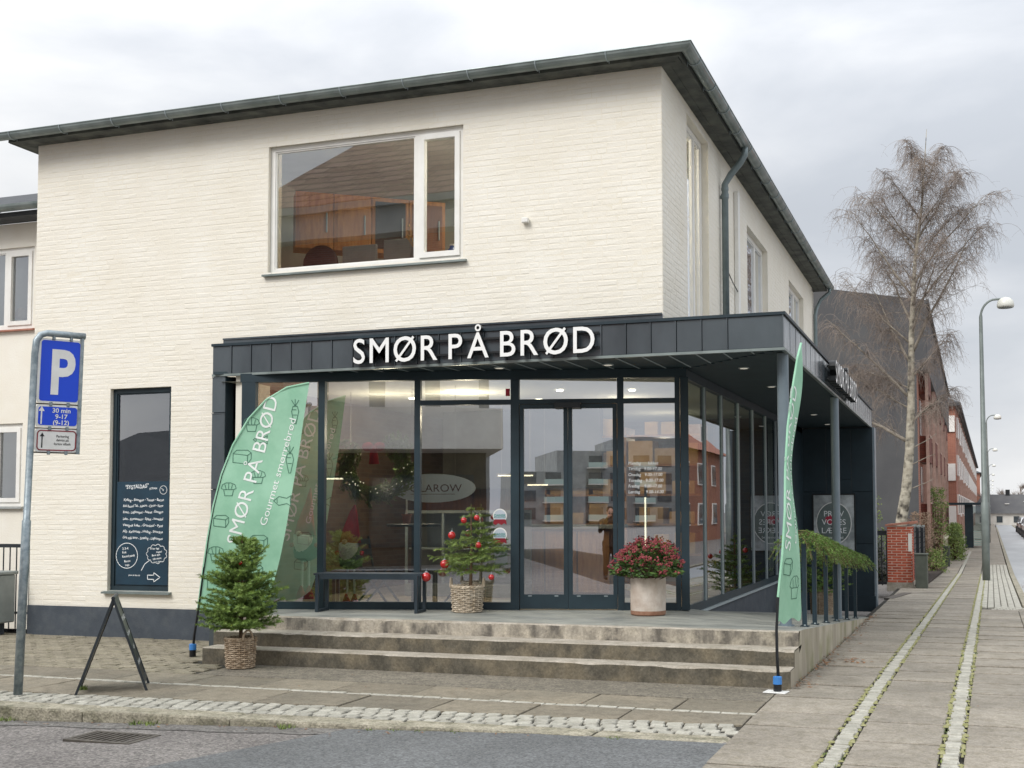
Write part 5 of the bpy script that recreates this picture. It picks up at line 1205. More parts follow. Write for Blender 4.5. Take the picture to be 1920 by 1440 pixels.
# shelf with boxes, counter, pendant strips
shf = T('wall_shelf', 'tall open shelf stacked with cardboard boxes deep in the shop', 'shelf', (-4.9, 17.2, .452))
for z in (.05, .5, .95, 1.4, 1.85, 2.3): mb = MB(); mb.box(-6.2, -3.6, 17.0, 17.5, .45+z, .48+z); mb.build('shelf_board', 'wood_orange', shf)
for x in (-6.2, -4.9, -3.63): mb = MB(); mb.box(x, x+.03, 17.0, 17.5, .455, 2.9); mb.build('side_panel', 'wood_orange', shf)
rg = random.Random(3); k = 0
for z in (.5, .95, 1.4, 1.85, 2.3):
    x = -6.12
    while x < -3.8:
        w_ = rg.uniform(.2, .42); h_ = rg.uniform(.16, .36)
        if x+w_ < -3.66 and not (x < -4.87 < x+w_):
            mb = MB(); mb.bbox(x, x+w_, 17.03, 17.40, .482+z, .482+z+h_, .005)
            tag(mb.build('cardboard_box', 'cardboard', loc=(x+w_/2, 17.2, .482+z)), 'plain brown cardboard box on the tall shop shelf', 'box', 'boxes on the shop shelf')
        x += w_+rg.uniform(.02, .1)
ct = T('counter', 'long timber shop counter with a pale top', 'counter', (-5.9, 15.6, .452)); mb = MB(); mb.box(-7.5, -4.6, 15.3, 15.9, .455, 1.38); mb.build('counter_body', 'wood_brown', ct); mb = MB(); mb.box(-7.55, -4.55, 15.22, 15.95, 1.383, 1.43); mb.build('counter_top', 'render_grey', ct)
for i in range(6): mb = MB(); mb.box(-7.48+i*.48, -7.03+i*.48, 15.28, 15.298, .5, 1.34); mb.build('counter_panel', 'wood_orange', ct)
for i, (u, d, z, l) in enumerate(((.5, 1.2, 2.05, .45), (2.65, 2.6, 2.12, .5), (3.0, 3.2, 2.0, .3), (4.75, 1.4, 1.5, .0))):
    o = T('strip_lamp', ('thin lit strip lamp behind the left pane', 'thin lit strip lamp above the box shelf', 'short lit strip lamp near the doors', 'upright lit strip lamp behind the pane with opening hours')[i], 'lamp', fshop(u, d, z)); mb = MB()
    if l: ubox(mb, fshop, u, u+l, d, d+.03, z, z+.018)
    else: ubox(mb, fshop, u, u+.02, d, d+.02, z-.42, z+.30)
    mb.build('tube', 'lamp_strip', o); mb = MB()
    if l: ubox(mb, fshop, u-.02, u+l+.02, d-.005, d+.035, z+.02, z+.04); mb.tube([fshop(u+.05, d+.015, z+.04), fshop(u+.05, d+.015, 3.2)], .004, 4); mb.tube([fshop(u+l-.05, d+.015, z+.04), fshop(u+l-.05, d+.015, 3.2)], .004, 4)
    else: ubox(mb, fshop, u-.005, u+.035, d+.032, d+.045, .46, z+.45)
    mb.build('housing', 'grate', o)
fz = T('display_fridge', 'glass fronted display fridge with steel frame behind the bench', 'fridge', (-6.6, 14.4, .452)); mb = MB(); mb.box(-7.4, -5.7, 14.6, 15.1, .46, .62).box(-7.4, -5.7, 15.05, 15.1, .62, 1.6).box(-7.4, -5.7, 14.6, 15.1, 1.6, 1.64); mb.build('body', 'cabinet_grey', fz)
for x in (-7.4, -6.84, -6.28, -5.73): mb = MB(); mb.box(x, x+.03, 14.6, 14.63, .62, 1.6); mb.build('frame_post', 'trim_light', fz)
mb = MB(); mb.box(-7.36, -5.74, 14.64, 15.04, 1.1, 1.12); mb.build('fridge_shelf', 'trim_light', fz)
# ------------------------------------------------------------------ upper room things
kc = T('kitchen_cabinets', 'row of orange wood wall cabinets inside the upper window', 'cabinet', (-7.4, 15.0, 4.9))
for i, m in enumerate(('wood_orange', 'wood_orange', 'letter_side', 'wood_brown')):
    c0 = Vector((-8.55, 13.55))+Vector((.80, .60))*(.52*i); du, dn = Vector((.80, .60)), Vector((-.60, .80)); fk = lambda u, d, z: (*(c0+du*u+dn*d), z)
    mb = MB(); ubox(mb, fk, .006, .514, 0, .36, 5.22, 6.0); cbn = mb.build('cabinet', 'wood_orange', kc); m2 = MB(); ubox(m2, fk, .05, .47, -.012, -.001, 5.28, 5.94); m2.build('cabinet_door', m, cbn); m2 = MB(); m2.tube([fk(.42, -.03, 5.45), fk(.42, -.03, 5.72)], .012, 6); m2.build('handle', 'trim_light', cbn)
ch = T('desk_chair', 'dark rounded chair back by the upper window', 'chair', (-8.05, 13.5, 4.2)); mb = MB(); mb.ball((-8.0, 13.3, 4.88), .27, 14, 10, (1, .35, 1)); mb.build('backrest', 'coat_black', ch, smooth=True); mb = MB(); mb.tube([(-8.0, 13.33, 3.51), (-8.0, 13.33, 4.65)], .03, 8); mb.build('stem', 'grate', ch)
for i, (x, w_, h_, l) in enumerate(((-7.62, .5, .36, 'left grey screen standing in the upper window'), (-7.02, .46, .40, 'right grey screen standing in the upper window'))):
    o = T('monitor', l, 'monitor', (x+w_/2, 13.3, 4.45)); mb = MB(); mb.bbox(x, x+w_, 13.2, 13.24, 4.62, 4.72+h_, .01); mb.build('screen', 'cabinet_grey', o); mb = MB(); mb.box(x+w_/2-.03, x+w_/2+.03, 13.24, 13.27, 4.452, 4.8); mb.build('stand', 'grate', o)
dk = T('desk', 'pale desk below the upper window', 'desk', (-7, 13.6, 3.5)); mb = MB(); mb.box(-7.75, -5.3, 13.05, 13.8, 4.41, 4.45); mb.build('desk_top', 'render_white', dk)
for x in (-7.7, -5.4): mb = MB(); mb.box(x, x+.06, 13.2, 13.7, 3.51, 4.41); mb.build('leg', 'render_white', dk)
vs_ = T('vase', 'glass vase of dry stems on the upper window sill', 'vase', (-6.37, 12.78, 4.66)); mb = MB(); mb.lathe([(.05, 0), (.07, .1), (.05, .22)], 12, (-6.37, 12.8, 4.66)); mb.build('vessel', 'plate_grey', vs_); mb = MB(); rg = random.Random(5)
for i in range(14): a = rg.uniform(0, 2*PI); mb.tube([(-6.37, 12.8, 4.85), (-6.37+math.cos(a)*.1, 12.8+math.sin(a)*.04, 5.0+rg.random()*.2)], .004, 4); mb.ball((-6.37+math.cos(a)*.1, 12.8+math.sin(a)*.04, 5.0+rg.random()*.2), .02, 6, 4)
mb.build('stems', 'cardboard', vs_)
wb = T('water_bottle', 'blue plastic bottle in the upper side light', 'bottle', (-5.87, 12.78, 4.66)); mb = MB(); mb.lathe([(.055, 0), (.06, .02), (.06, .14), (.03, .18), (.025, .21)], 14, (-5.87, 12.80, 4.66)); mb.build('body', 'water_blue', wb, smooth=True); mb = MB(); mb.lathe([(.028, .21), (.028, .23)], 10, (-5.87, 12.80, 4.66)); mb.build('cap', 'white_paint', wb)
mb = MB(); mb.bbox(-6.08, -5.95, 12.75, 12.84, 4.66, 4.82, .004); tag(mb.build('paper_box', 'cardboard', loc=(-6.01, 12.8, 4.66)), 'small brown box beside the blue bottle in the upper window', 'box')
ul = T('added_lamp', 'added lamp out of view that brightens the upper room', 'lamp', (-4.6, 13.7, 6.4)); mb = MB(); mb.lathe([(.16, .0), (.18, .04), (.17, .1), (.05, .13)], 18, (-4.6, 13.7, 6.42)); mb.build('shade', 'lamp_on', ul)  # added lamp, hidden beside the window, so the cabinets show
ld = bpy.data.lights.new('added_room_light', 'POINT'); ld.energy = 75; ld.color = (1, .86, .68); ld.shadow_soft_size = .15; lo = bpy.data.objects.new('added_room_light', ld); C.objects.link(lo); lo.location = (-4.6, 13.7, 6.25)  # added fill light of the hidden lamp
# window board the small things stand on
mb = MB(); mb.box(-8.28, -5.62, 12.69, 12.98, 4.62, 4.656); mb.build('inner_sill', 'render_white', wn1)
# ------------------------------------------------------------------ neighbour on the left
nb = T('neighbour_house', 'cream house set back at the left edge with white windows', 'building', (-15, 13.8, 0)); NY = 13.8
fN = lambda u, d, z: (u, NY+d, z)
hN = [(-15.2, -13.22, 4.40, 5.65), (-15.4, -13.37, 1.72, 2.97)]
wall_core(fN, -22, -11.9, -.1, 6.02, hN, 'front_wall', nb, 'cream')
for h in hN: window(nb, fN, h, [.72], 'white_frame', 'glass_up', fw=.06, dep=.07, sill='tile_red' if h[2] > 3 else 'render_grey', sash=[1])
mb = MB(); mb.add([(-22.3, NY-.35, 6.1), (-11.98, NY-.35, 6.1), (-11.98, NY+5, 8.2), (-22.3, NY+5, 8.2)], [(0, 1, 2, 3)]); mb.box(-22.3, -11.98, NY-.35, NY-.01, 6.02, 6.09); mb.build('roof', 'roof', nb)
mb = MB(); gutter_run(mb, (-22.3, NY-.44, 6.16), (-11.98, NY-.44, 6.16), (0, -1, 0), .08); gn = mb.build('gutter', 'gutter', nb)
for x in (-13.5, -14.4): mb = MB(); mb.tube([(x, NY-.44-.088*math.cos(PI*i/7), 6.16-.088*math.sin(PI*i/7)) for i in range(8)], .008, 5); mb.build('bracket', 'trim_light', gn)
mb = MB(); mb.box(-22, -11.95, NY+.31, NY+5, -.1, 6.0); mb.build('rear_block', 'up_wall', nb)
sh_ = T('shell_ornament', 'pale shell ornament on the sill of the upper left window', 'ornament', (-13.6, NY+.16, 4.48)); mb = MB(); mb.ball((-13.62, NY+.18, 4.66), .13, 10, 8, (1, .4, .8)); mb.build('shell', 'terracotta', sh_, smooth=True); mb = MB(); mb.lathe([(.08, 0), (.09, .02), (.05, .1)], 12, (-13.62, NY+.18, 4.475)); mb.build('foot', 'gnome_beard', sh_)
rl_ = T('fence_railing', 'dark metal railing behind the parking sign at the left edge', 'railing', (-13.3, 12.9, 0)); mb = MB(); mb.box(-16, -12.05, 12.88, 12.93, 1.14, 1.19).box(-16, -12.05, 12.89, 12.92, .22, .25); mb.build('rails', 'black_fence', rl_)
x = -12.1
while x > -16: mb = MB(); mb.tube([(x, 12.905, 0.0), (x, 12.905, 1.15)], .009, 6); mb.build('bar', 'black_fence', rl_); x -= .115
cbx = T('utility_cabinet', 'grey street cabinet by the railing at the left edge', 'cabinet', (-12.75, 12.3, 0)); mb = MB(); mb.bbox(-13.3, -12.12, 12.15, 12.45, .16, .80, .015); cbd = mb.build('housing', 'cabinet_grey', cbx)
mb = MB(); mb.bbox(-13.33, -12.10, 12.12, 12.48, .80, .845, .01); mb.build('lid', 'cabinet_grey', cbx); mb = MB(); mb.box(-13.2, -12.25, 12.2, 12.4, -.02, .16); mb.build('base', 'plinth', cbx)
for x in (-12.62, -12.42): mb = MB(); mb.box(x, x+.06, 12.146, 12.149, .66, .73); mb.build('vent', 'letter_side', cbd)
def grass_clump(mb, c, r, n, h, rg):
    for i in range(n):
        a = rg.uniform(0, 2*PI); q = r*math.sqrt(rg.random()); o = Vector((c[0]+math.cos(a)*q, c[1]+math.sin(a)*q, c[2])); b = rg.uniform(0, 2*PI); e = o+Vector((math.cos(b)*h*.5, math.sin(b)*h*.5, h*rg.uniform(.5, 1))); s = Vector((-math.sin(b), math.cos(b), 0))*.006
        mb.add([o-s, o+s, e], [(0, 1, 2)])
rg = random.Random(77); mb = MB()
for x in [-9.4, -8.9, -8.6, -8.3, -7.9, -7.6, -6.35, -6.2, -5.0]: grass_clump(mb, (x, kerb_y(x)-.03, road_z(x)), .07, 40, .05, rg)
for x in (-4.3, -4.1, -3.9, -3.6, -2.4): grass_clump(mb, (x, kerb_y(x)-.015, road_z(x)), .06, 30, .02, rg)
for i in range(40): x = rg.uniform(-13.5, -12.2); grass_clump(mb, (x, rg.uniform(11.9, 12.2), 0), .1, 14, .08, rg)
for i in range(120): y = rg.uniform(7, 20); x = sxp(rg.choice((W1[0]-.01, W1[1]+.01, W2[0]-.01, W2[1]+.01)), y); grass_clump(mb, (x, y, gz(y)-.01), .03, 8, .02, rg)
grass_clump(mb, (-7.7, 8.72, 0), .05, 40, .05, rg)
stuff(tag(mb.build('weeds', 'shrub_green'), 'small tufts of grass and moss in the paving joints', 'grass'))
# fallen leaves and crumbs
mb = MB(); rg = random.Random(31)
def leaf(mb, x, y, z, s):
    a = rg.uniform(0, 2*PI); u = Vector((math.cos(a), math.sin(a), rg.uniform(-.2, .3)))*s; v = Vector((-math.sin(a), math.cos(a), rg.uniform(-.3, .3)))*s*.45; o = Vector((x, y, z+.012)); mb.add([o-u, o+v, o+u, o-v], [(0, 1, 2, 3)])
for i in range(320):
    y = 10.7+9.5*rg.random()**1.3; x = -1.52+abs(rg.gauss(0, .09))+.01; leaf(mb, x, y, gz(y)+rg.uniform(0, .02), rg.uniform(.012, .035))
for i in range(40): leaf(mb, -1.2+rg.gauss(0, .12), 13.1+rg.gauss(0, .12), gz(13.1), rg.uniform(.02, .04))
for i in range(70): x = rg.uniform(-9, -3); leaf(mb, x, kerb_y(x)-abs(rg.gauss(0, .12))-.02, road_z(x), rg.uniform(.01, .022))
for i in range(60): y = rg.uniform(24, 36); leaf(mb, sxp(.9, y)+abs(rg.gauss(0, .1)), y, gz(y)-.08, rg.uniform(.02, .04))
for i in range(60): leaf(mb, rg.uniform(-7, 1), rg.uniform(8.9, 10.6), .0, rg.uniform(.006, .014))
stuff(tag(mb.build('fallen_leaves', 'leaf_fall'), 'brown fallen leaves along the ramp wall and kerb', 'leaves'))
mb = MB()
for i in range(90): x = rg.uniform(-9, -1.7); y = rg.uniform(6.6, kerb_y(x)-.05); leaf(mb, x, y, road_z(x)-.008, rg.uniform(.006, .016))
for i in range(90): leaf(mb, rg.uniform(-1.5, 1.2), rg.uniform(6.8, 14), -.012+gz(12), rg.uniform(.006, .02))
stuff(tag(mb.build('pale_crumbs', 'sett'), 'tiny pale scraps scattered on the road and paving', 'litter'))
# drain grate in the gutter
dg_ = T('drain_grate', 'rusty iron drain grate in the road by the kerb', 'drain', (-6.1, 7.35, road_z(-6.1)))
zq = road_z(-6.1)
mb = MB(); mb.box(-6.42, -5.82, 7.08, 7.12, zq-.02, zq+.012).box(-6.42, -5.82, 7.40, 7.44, zq-.02, zq+.012).box(-6.42, -6.38, 7.12, 7.40, zq-.02, zq+.012).box(-5.86, -5.82, 7.12, 7.40, zq-.02, zq+.012); mb.build('rim', 'grate', dg_)
for k in range(9): mb = MB(); mb.box(-6.37+k*.057, -6.345+k*.057, 7.121, 7.399, zq-.015, zq+.010); mb.build('bar', 'grate', dg_)
mb = MB(); mb.box(-6.38, -5.86, 7.12, 7.40, zq+.001, zq+.003); mb.build('pit', 'soil', dg_)
# metal channel drain behind the shop
mb = MB(); mb.slabp([(-1.62, 25.3), (-1.42, 25.25), (-1.15, 27.6), (-1.35, 27.65)], lambda x, y: gz(y)-.03, lambda x, y: gz(y)+.008, .004); tag(mb.build('channel_drain', 'grate', loc=(-1.4, 26.4, gz(26.4))), 'dark channel drain in the paving behind the canopy', 'drain')
# ------------------------------------------------------------------ street background
# brick gate pier, each brick a part
GPY = 30.2; gp0, gp1 = -1.83, -1.23; pzb = gz(GPY)
gp = T('brick_pier', 'low red brick garden pier with a sloped tile cap', 'pier', (-1.5, GPY, pzb))
mb = MB(); mb.box(gp0+.012, gp1-.012, GPY+.012, GPY+1.2, pzb-.05, pzb+1.53); mb.build('mortar_core', 'mortar', gp)
mb = MB(); mb.box(gp0-.02, gp1+.02, GPY-.02, GPY+1.2, pzb-.1, pzb+.12); mb.build('footing', 'concrete', gp)
bm = {}
for r_ in range(21):
    z = pzb+.125+r_*.0667; x = gp0-(.12 if r_ % 2 else 0)
    while x < gp1-.02:
        a, b = max(x, gp0), min(x+.220, gp1)
        if b-a > .04:
            k = round(b-a, 3)
            if k not in bm: m2 = MB(); m2.bbox(0, b-a, 0, .1, 0, .050, .004); bm[k] = m2.mesh('brick', 'red_brick')
            piece('brick', bm[k], gp, (a, GPY+R.uniform(-.002, .002), z))
        x += .24
    y = GPY+.11+(.12 if r_ % 2 else 0)
    while y < GPY+1.15:
        k = 's'
        if k not in bm: m2 = MB(); m2.bbox(0, .09, 0, .220, 0, .050, .004); bm[k] = m2.mesh('brick', 'red_brick')
        piece('brick', bm[k], gp, (gp1-.088, y, z)); y += .24
for k in range(4):
    a = gp0-.04+k*.19; mb = MB(); mb.prism([(a, GPY-.05), (a+.185, GPY-.05), (a+.185, GPY+1.2), (a, GPY+1.2)], lambda x, y: pzb+1.53+(x-gp0)*.10, lambda x, y: pzb+1.58+(x-gp0)*.11); mb.build('cap_tile', 'tile_red', gp)
mb = MB(); mb.box(gp1-.09, gp1+.004, GPY-.006, GPY-.003, pzb+.9, pzb+1.35); mb.build('white_notice', 'render_white', gp)
# cabinet beside the pier
cb2 = T('utility_box', 'grey green street box in front of the brick pier', 'cabinet', (-1.0, 30.5, gz(30.5))); z = gz(30.5); mb = MB(); mb.bbox(-1.15, -.86, 29.9, 30.4, z, z+.83, .015); mb.build('housing', 'box_green', cb2); mb = MB(); mb.bbox(-1.17, -.84, 29.88, 30.42, z+.83, z+.86, .008); mb.build('lid', 'box_green', cb2)
z = gz(46); 
for i, (x, y, h, l) in enumerate(((-.98, 46, .85, 'left dark green slim street post box by the path'), (-.62, 45.2, .72, 'right dark green slim street post box by the path'))):
    o = T('utility_box', l, 'cabinet', (x, y, z)); mb = MB(); mb.bbox(x-.13, x+.13, y, y+.3, z, z+h, .015); mb.build('housing', 'box_green', o); mb = MB(); mb.bbox(x-.14, x+.14, y-.01, y+.31, z+h, z+h+.03, .006); mb.build('lid', 'box_green', o)
# dark garden gate left of the pier and glossy hedge
gt = T('garden_gate', 'black iron gate left of the brick pier', 'gate', (-2.2, 30.6, gz(30.6))); z = gz(30.6)
mb = MB(); mb.box(-2.75, -1.86, 30.58, 30.62, z+1.30, z+1.42).box(-2.75, -1.86, 30.58, 30.62, z+.05, z+.12); mb.build('rails', 'black_fence', gt)
for k in range(8): mb = MB(); mb.box(-2.74+k*.122, -2.71+k*.122, 30.585, 30.615, z+.12, z+1.30); mb.build('bar', 'black_fence', gt)
def shrub(name, label, c, rx, ry, h, n, mat, seed, leaf_s=.06, stems=True, grp=None):
    rg = random.Random(seed); o = T(name, label, 'shrub', c, group=grp); lv = MB(); stm = MB(); cc = Vector(c)
    for i in range(n):
        a = rg.uniform(0, 2*PI); q = math.sqrt(rg.random()); z = h*rg.random()**.8; k = math.sqrt(max(.05, 1-(z/h)**2*.8)); p = cc+Vector((math.cos(a)*rx*q*k, math.sin(a)*ry*q*k, z))
        if stems and i % 9 == 0: stm.tube([cc+Vector((math.cos(a)*rx*.1, math.sin(a)*ry*.1, 0)), cc+(p-cc)*.6, p], [.012, .008, .003], 4, False)
        for j in range(4):
            d = Vector((rg.gauss(0, 1), rg.gauss(0, 1), rg.gauss(0, .7))).normalized()*leaf_s*rg.uniform(.6, 1.3); s = d.orthogonal().normalized()*leaf_s*.3; b = p+Vector((rg.gauss(0, .04), rg.gauss(0, .04), rg.gauss(0, .03))); lv.add([b, b+d*.5+s, b+d, b+d*.5-s], [(0, 1, 2, 3)])
    if stm.v: stm.build('stems', 'bark', o)
    stuff(lv.build('leaves', mat, o)); return o
shrub('hedge_shrub', 'dark glossy hedge behind the black gate', (-2.5, 31.4, gz(31.4)), .7, .5, 1.25, 700, 'shrub_dark', 1, .07)
# stepped black fence panels behind the pier
for i in range(3):
    y = 32.2+i*1.9; z = gz(y); x = -1.28+.03*(y-32.2)
    o = T('lattice_fence', ('nearest black lattice fence panel behind the brick pier', 'middle black lattice fence panel behind the brick pier', 'farthest black lattice fence panel behind the brick pier')[i], 'fence', (x, y+.9, z), group='black fence panels')
    for yq in (y, y+1.78): mb = MB(); mb.box(x-.03, x+.03, yq, yq+.06, z, z+1.5); mb.build('post', 'black_fence', o)
    for k in range(9): mb = MB(); mb.box(x-.012, x+.012, y+.06, y+1.78, z+.1+k*.16, z+.22+k*.16); mb.build('slat', 'black_fence', o)
    mb = MB(); mb.box(x+.013, x+.02, y+.3, y+.34, z+.1, z+1.5).box(x+.013, x+.02, y+1.0, y+1.04, z+.1, z+1.5).box(x-.03, x+.03, y+.06, y+1.78, z+1.51, z+1.56); mb.build('battens', 'gutter', o)
# earth bed with kerb beside the path
mb = MB(); mb.slabp([(-1.25, 30.8), (-.95, 30.8), (-.55, 46), (-1.25, 46)], lambda x, y: gz(y)-.05, lambda x, y: gz(y)+.03, .02); struct(mb.build('planting_bed', 'soil'))
shrub('bare_shrub', 'brown leafless bush behind the black fence panels', (-1.35, 40.5, gz(40.5)), .7, 1.2, 2.0, 900, 'shrub_brown', 2, .05)
shrub('path_shrub', 'low green bush at the foot of the fence panels', (-1.0, 41, gz(41)), .45, 1.4, .75, 500, 'shrub_green', 3, .07)
shrub('path_shrub', 'bright yellow green bush by the pale picket fence', (-.35, 52, gz(52)), .45, 2.0, 1.5, 800, 'shrub_green', 4, .09)
shrub('path_shrub', 'tall yellowish shrub in front of the brick flats', (-.9, 45, gz(45)), .5, .8, 2.9, 420, 'shrub_green', 6, .08)
shrub('wall_shrub', 'light green sapling at the foot of the grey gable', (-2.9, 38, gz(38)), .7, .6, 2.5, 240, 'shrub_green', 5, .08)
pfz = T('picket_fence', 'weathered pale picket fence along the path', 'fence', (-.55, 58, gz(58)))
for k in range(34):
    y = 47+k*.8; x = -.72+DX*(y-47); mb = MB(); mb.box(x-.02, x+.02, y, y+.12, gz(y), gz(y)+1.12); mb.build('picket', 'wood_fence', pfz)
mb = MB(); mb.pbox((-.69, 47), (-.69+DX*27, 74), .04, gz(50)+.95, gz(50)+1.02); mb.pbox((-.69, 47), (-.69+DX*27, 74), .04, gz(50)+.3, gz(50)+.36); mb.build('rails', 'wood_fence', pfz)
# grey gable brick flats
fa = T('brick_flats', 'brick apartment block with a windowless grey gable behind the birch', 'building', (-7, 60, gz(60)))
gzb = gz(45)-.3; E0, E1 = Vector((-1.45, 42)), Vector((-1.10, 77)); ed = (E1-E0); elen = ed.length; ed /= elen; en = Vector((ed.y, -ed.x))
def fE(u, d, z): p = E0+ed*u-en*d; return (p.x, p.y, z)     # d inwards
mb = MB(); mb.add([(-14, 42, gzb), (-1.45, 42, gzb), (-1.45, 42, 6.5), (-1.10, 42, 6.55), (-1.08, 42, 8.98), (-4.7, 42, 9.62), (-8, 42, 10.2), (-14, 42, 9.4)], [tuple(range(8))]); mb.build('gable_wall', 'gable_grey', fa)
mb = MB(); mb.add([fE(0, 0, gzb), fE(elen, 0, gzb), fE(elen, 0, 6.6), fE(0, 0, 6.6)], [(0, 1, 2, 3)]); mb.add([fE(elen, 0, gzb), fE(elen, 10, gzb), fE(elen, 10, 9.5), fE(elen, 0, 8.9)], [(0, 1, 2, 3)]); bw = mb.build('brick_wall', 'far_brick', fa)
mb = MB(); ubox(mb, fE, .02, elen+.3, -.36, 0.01, 6.56, 8.95); mb.build('top_storey', 'gable_grey', fa)
mb = MB(); mb.add([fE(0, -.4, 8.96), fE(elen+.4, -.4, 8.96), fE(elen+.4, 6.5, 10.25), fE(0, 6.5, 10.25)], [(0, 1, 2, 3)]); ubox(mb, fE, 0, elen+.4, -.45, -.36, 8.86, 9.0); mb.build('roof', 'roof', fa)
for b in range(5):
    u0 = 1.5+b*6.8
    for s in range(3):
        z0 = .9+s*2.45+ (b % 2)*.12; mb = MB(); ubox(mb, fE, u0, u0+2.4, -.34, -.0, z0, z0+.95); bal = mb.build('balcony', 'balcony_brick', fa)
        m2 = MB(); ubox(m2, fE, u0-.05, u0+2.45, -.36, -.30, z0+.95, z0+1.0); m2.build('coping', 'pink_pier', bal)
        m2 = MB(); ubox(m2, fE, u0+.1, u0+2.3, -.02, .0, z0+1.0, z0+2.3); m2.build('balcony_door', 'far_glass', bal)
        m2 = MB(); ubox(m2, fE, u0+3.4, u0+5.4, -.03, 0, z0+.3, z0+1.7); wq = m2.build('window', 'white_frame', fa); m2 = MB(); ubox(m2, fE, u0+3.5, u0+5.3, -.04, -.031, z0+.4, z0+1.6); m2.build('pane', 'far_glass', wq)
    for q in (-.12, 2.5):
        m2 = MB(); ubox(m2, fE, u0+q, u0+q+.12, -.33, -.22, gzb, 6.55); m2.build('balcony_post', 'pink_pier', fa)
    m2 = MB(); ubox(m2, fE, u0+3.0, u0+3.25, -.16, 0, gzb, 6.55); m2.build('brick_pilaster', 'pink_pier', fa)
# second brick block with white windows
fb2 = T('window_block', 'long red brick block with bands of white windows down the street', 'building', (-5, 130, gz(130)))
F0, F1 = Vector((-.38, 82)), Vector((2.2, 206)); fd = F1-F0; fl_ = fd.length; fd /= fl_; fn_ = Vector((fd.y, -fd.x))
def fG(u, d, z): p = F0+fd*u-fn_*d; return (p.x, p.y, z)
mb = MB(); mb.add([fG(0, 0, -.7), fG(fl_, 0, -.7), fG(fl_, 0, 8.7), fG(0, 0, 8.7)], [(0, 1, 2, 3)]); mb.add([(-9, 82, -.7), (-.38, 82, -.7), (-.38, 82, 8.7), (-9, 82, 8.7)], [(0, 1, 2, 3)]); mb.build('brick_wall', 'far_brick', fb2)
mb = MB(); mb.add([(-9.3, 81.6, 8.65), (.0, 81.6, 8.65), fG(fl_+.4, -.4, 8.65), fG(fl_, 9, 8.65)], [(3, 2, 1, 0)]); mb.add([(-9.3, 81.6, 8.85), (.0, 81.6, 8.85), (-3, 86, 10.4)], [(0, 1, 2)]); mb.add([(.0, 81.6, 8.85), fG(fl_+.4, -.4, 8.85), fG(fl_, 4, 10.4), (-3, 86, 10.4)], [(0, 1, 2, 3)]); mb.add([(-9.3, 81.6, 8.65), (.0, 81.6, 8.65), (.0, 81.6, 8.85), (-9.3, 81.6, 8.85)], [(0, 1, 2, 3)]); mb.add([(.0, 81.6, 8.65), fG(fl_+.4, -.4, 8.65), fG(fl_+.4, -.4, 8.85), (.0, 81.6, 8.85)], [(0, 1, 2, 3)]); mb.build('roof', 'roof', fb2)
for s, (a, b) in enumerate(((6.9, 8.0), (3.6, 4.75), (-.1, 1.9))):
    mb = MB(); mb.box(-1.62, -.42, 81.9, 81.99, a, b); wq = mb.build('window', 'white_frame', fb2); mb = MB(); mb.box(-1.5, -.92, 81.88, 81.895, a+.1, b-.1); mb.build('pane', 'far_glass', wq)
for k in range(22):
    for s, (a, b) in enumerate(((6.6, 8.0), (4.0, 5.4), (1.3, 2.7))):
        u = 1.6+k*5.5; mb = MB(); ubox(mb, fG, u, u+2.6, -.12, 0, a-.15*(k % 2), b); wq = mb.build('window', 'white_frame', fb2)
        if k < 8: m2 = MB(); ubox(m2, fG, u+.15, u+1.2, -.135, -.121, a+.1, b-.1); m2.build('pane', 'far_glass', wq)
    m2 = MB(); ubox(m2, fG, 4.6+k*5.5, 4.9+k*5.5, -.10, 0, -.7, 8.6); m2.build('brick_pilaster', 'pink_pier', fb2)
# flats farther still
fc = T('far_block', 'tan brick end block at the far end of the brick row', 'building', (1, 225, -.5)); mb = MB(); mb.box(-8, 2.9, 212, 260, -.7, 8.0); mb.build('brick_wall', 'far_brick', fc)
mb = MB(); mb.add([(-8.4, 211.6, 8), (3.4, 211.6, 8), (3.4, 260, 8), (-8.4, 260, 8), (-3, 216, 10.5), (-3, 256, 10.5)], [(0, 1, 4), (1, 2, 5, 4), (2, 3, 5), (3, 0, 4, 5)]); mb.build('roof', 'roof', fc)
for s in range(3): mb = MB(); mb.box(.6, 2.2, 211.9, 211.99, .8+s*2.6, 2.1+s*2.6); mb.build('window', 'white_frame', fc)
# bus shelter
bs = T('bus_shelter', 'dark bus shelter with flat roof on the pavement', 'bus shelter', (.6, 68, gz(68))); z = gz(68)
mb = MB(); mb.box(-.75, 1.15, 67.6, 71.5, z+2.38, z+2.50); mb.build('roof', 'frame', bs); mb = MB(); mb.box(.08, .52, 67.9, 68.05, z, z+2.38); mb.build('end_panel', 'frame', bs)
for y in (68.0, 71.2): mb = MB(); mb.box(1.02, 1.1, y, y+.08, z, z+2.38); mb.build('post', 'frame', bs)
pane(lambda u, d, zz: (u, 67.98+d, zz), .52, 1.02, z+.9, z+2.3, 0, 'glass_side', bs)
for k in range(7): mb = MB(); mb.box(.53, 1.01, 67.94, 67.97, z+.12+k*.12, z+.21+k*.12); mb.build('grille_bar', 'card_pale', bs)
mb = MB(); mb.box(.50, .54, 68.1, 71.2, z+.1, z+2.3); mb.build('back_wall', 'far_glass', bs); mb = MB(); mb.box(.6, .95, 68.5, 71, z+.42, z+.47); mb.build('seat', 'wood_brown', bs)
mb = MB(); mb.box(1.10, 1.16, 67.5, 67.62, z, z+2.9); mb.build('stop_pole', 'grate', bs)
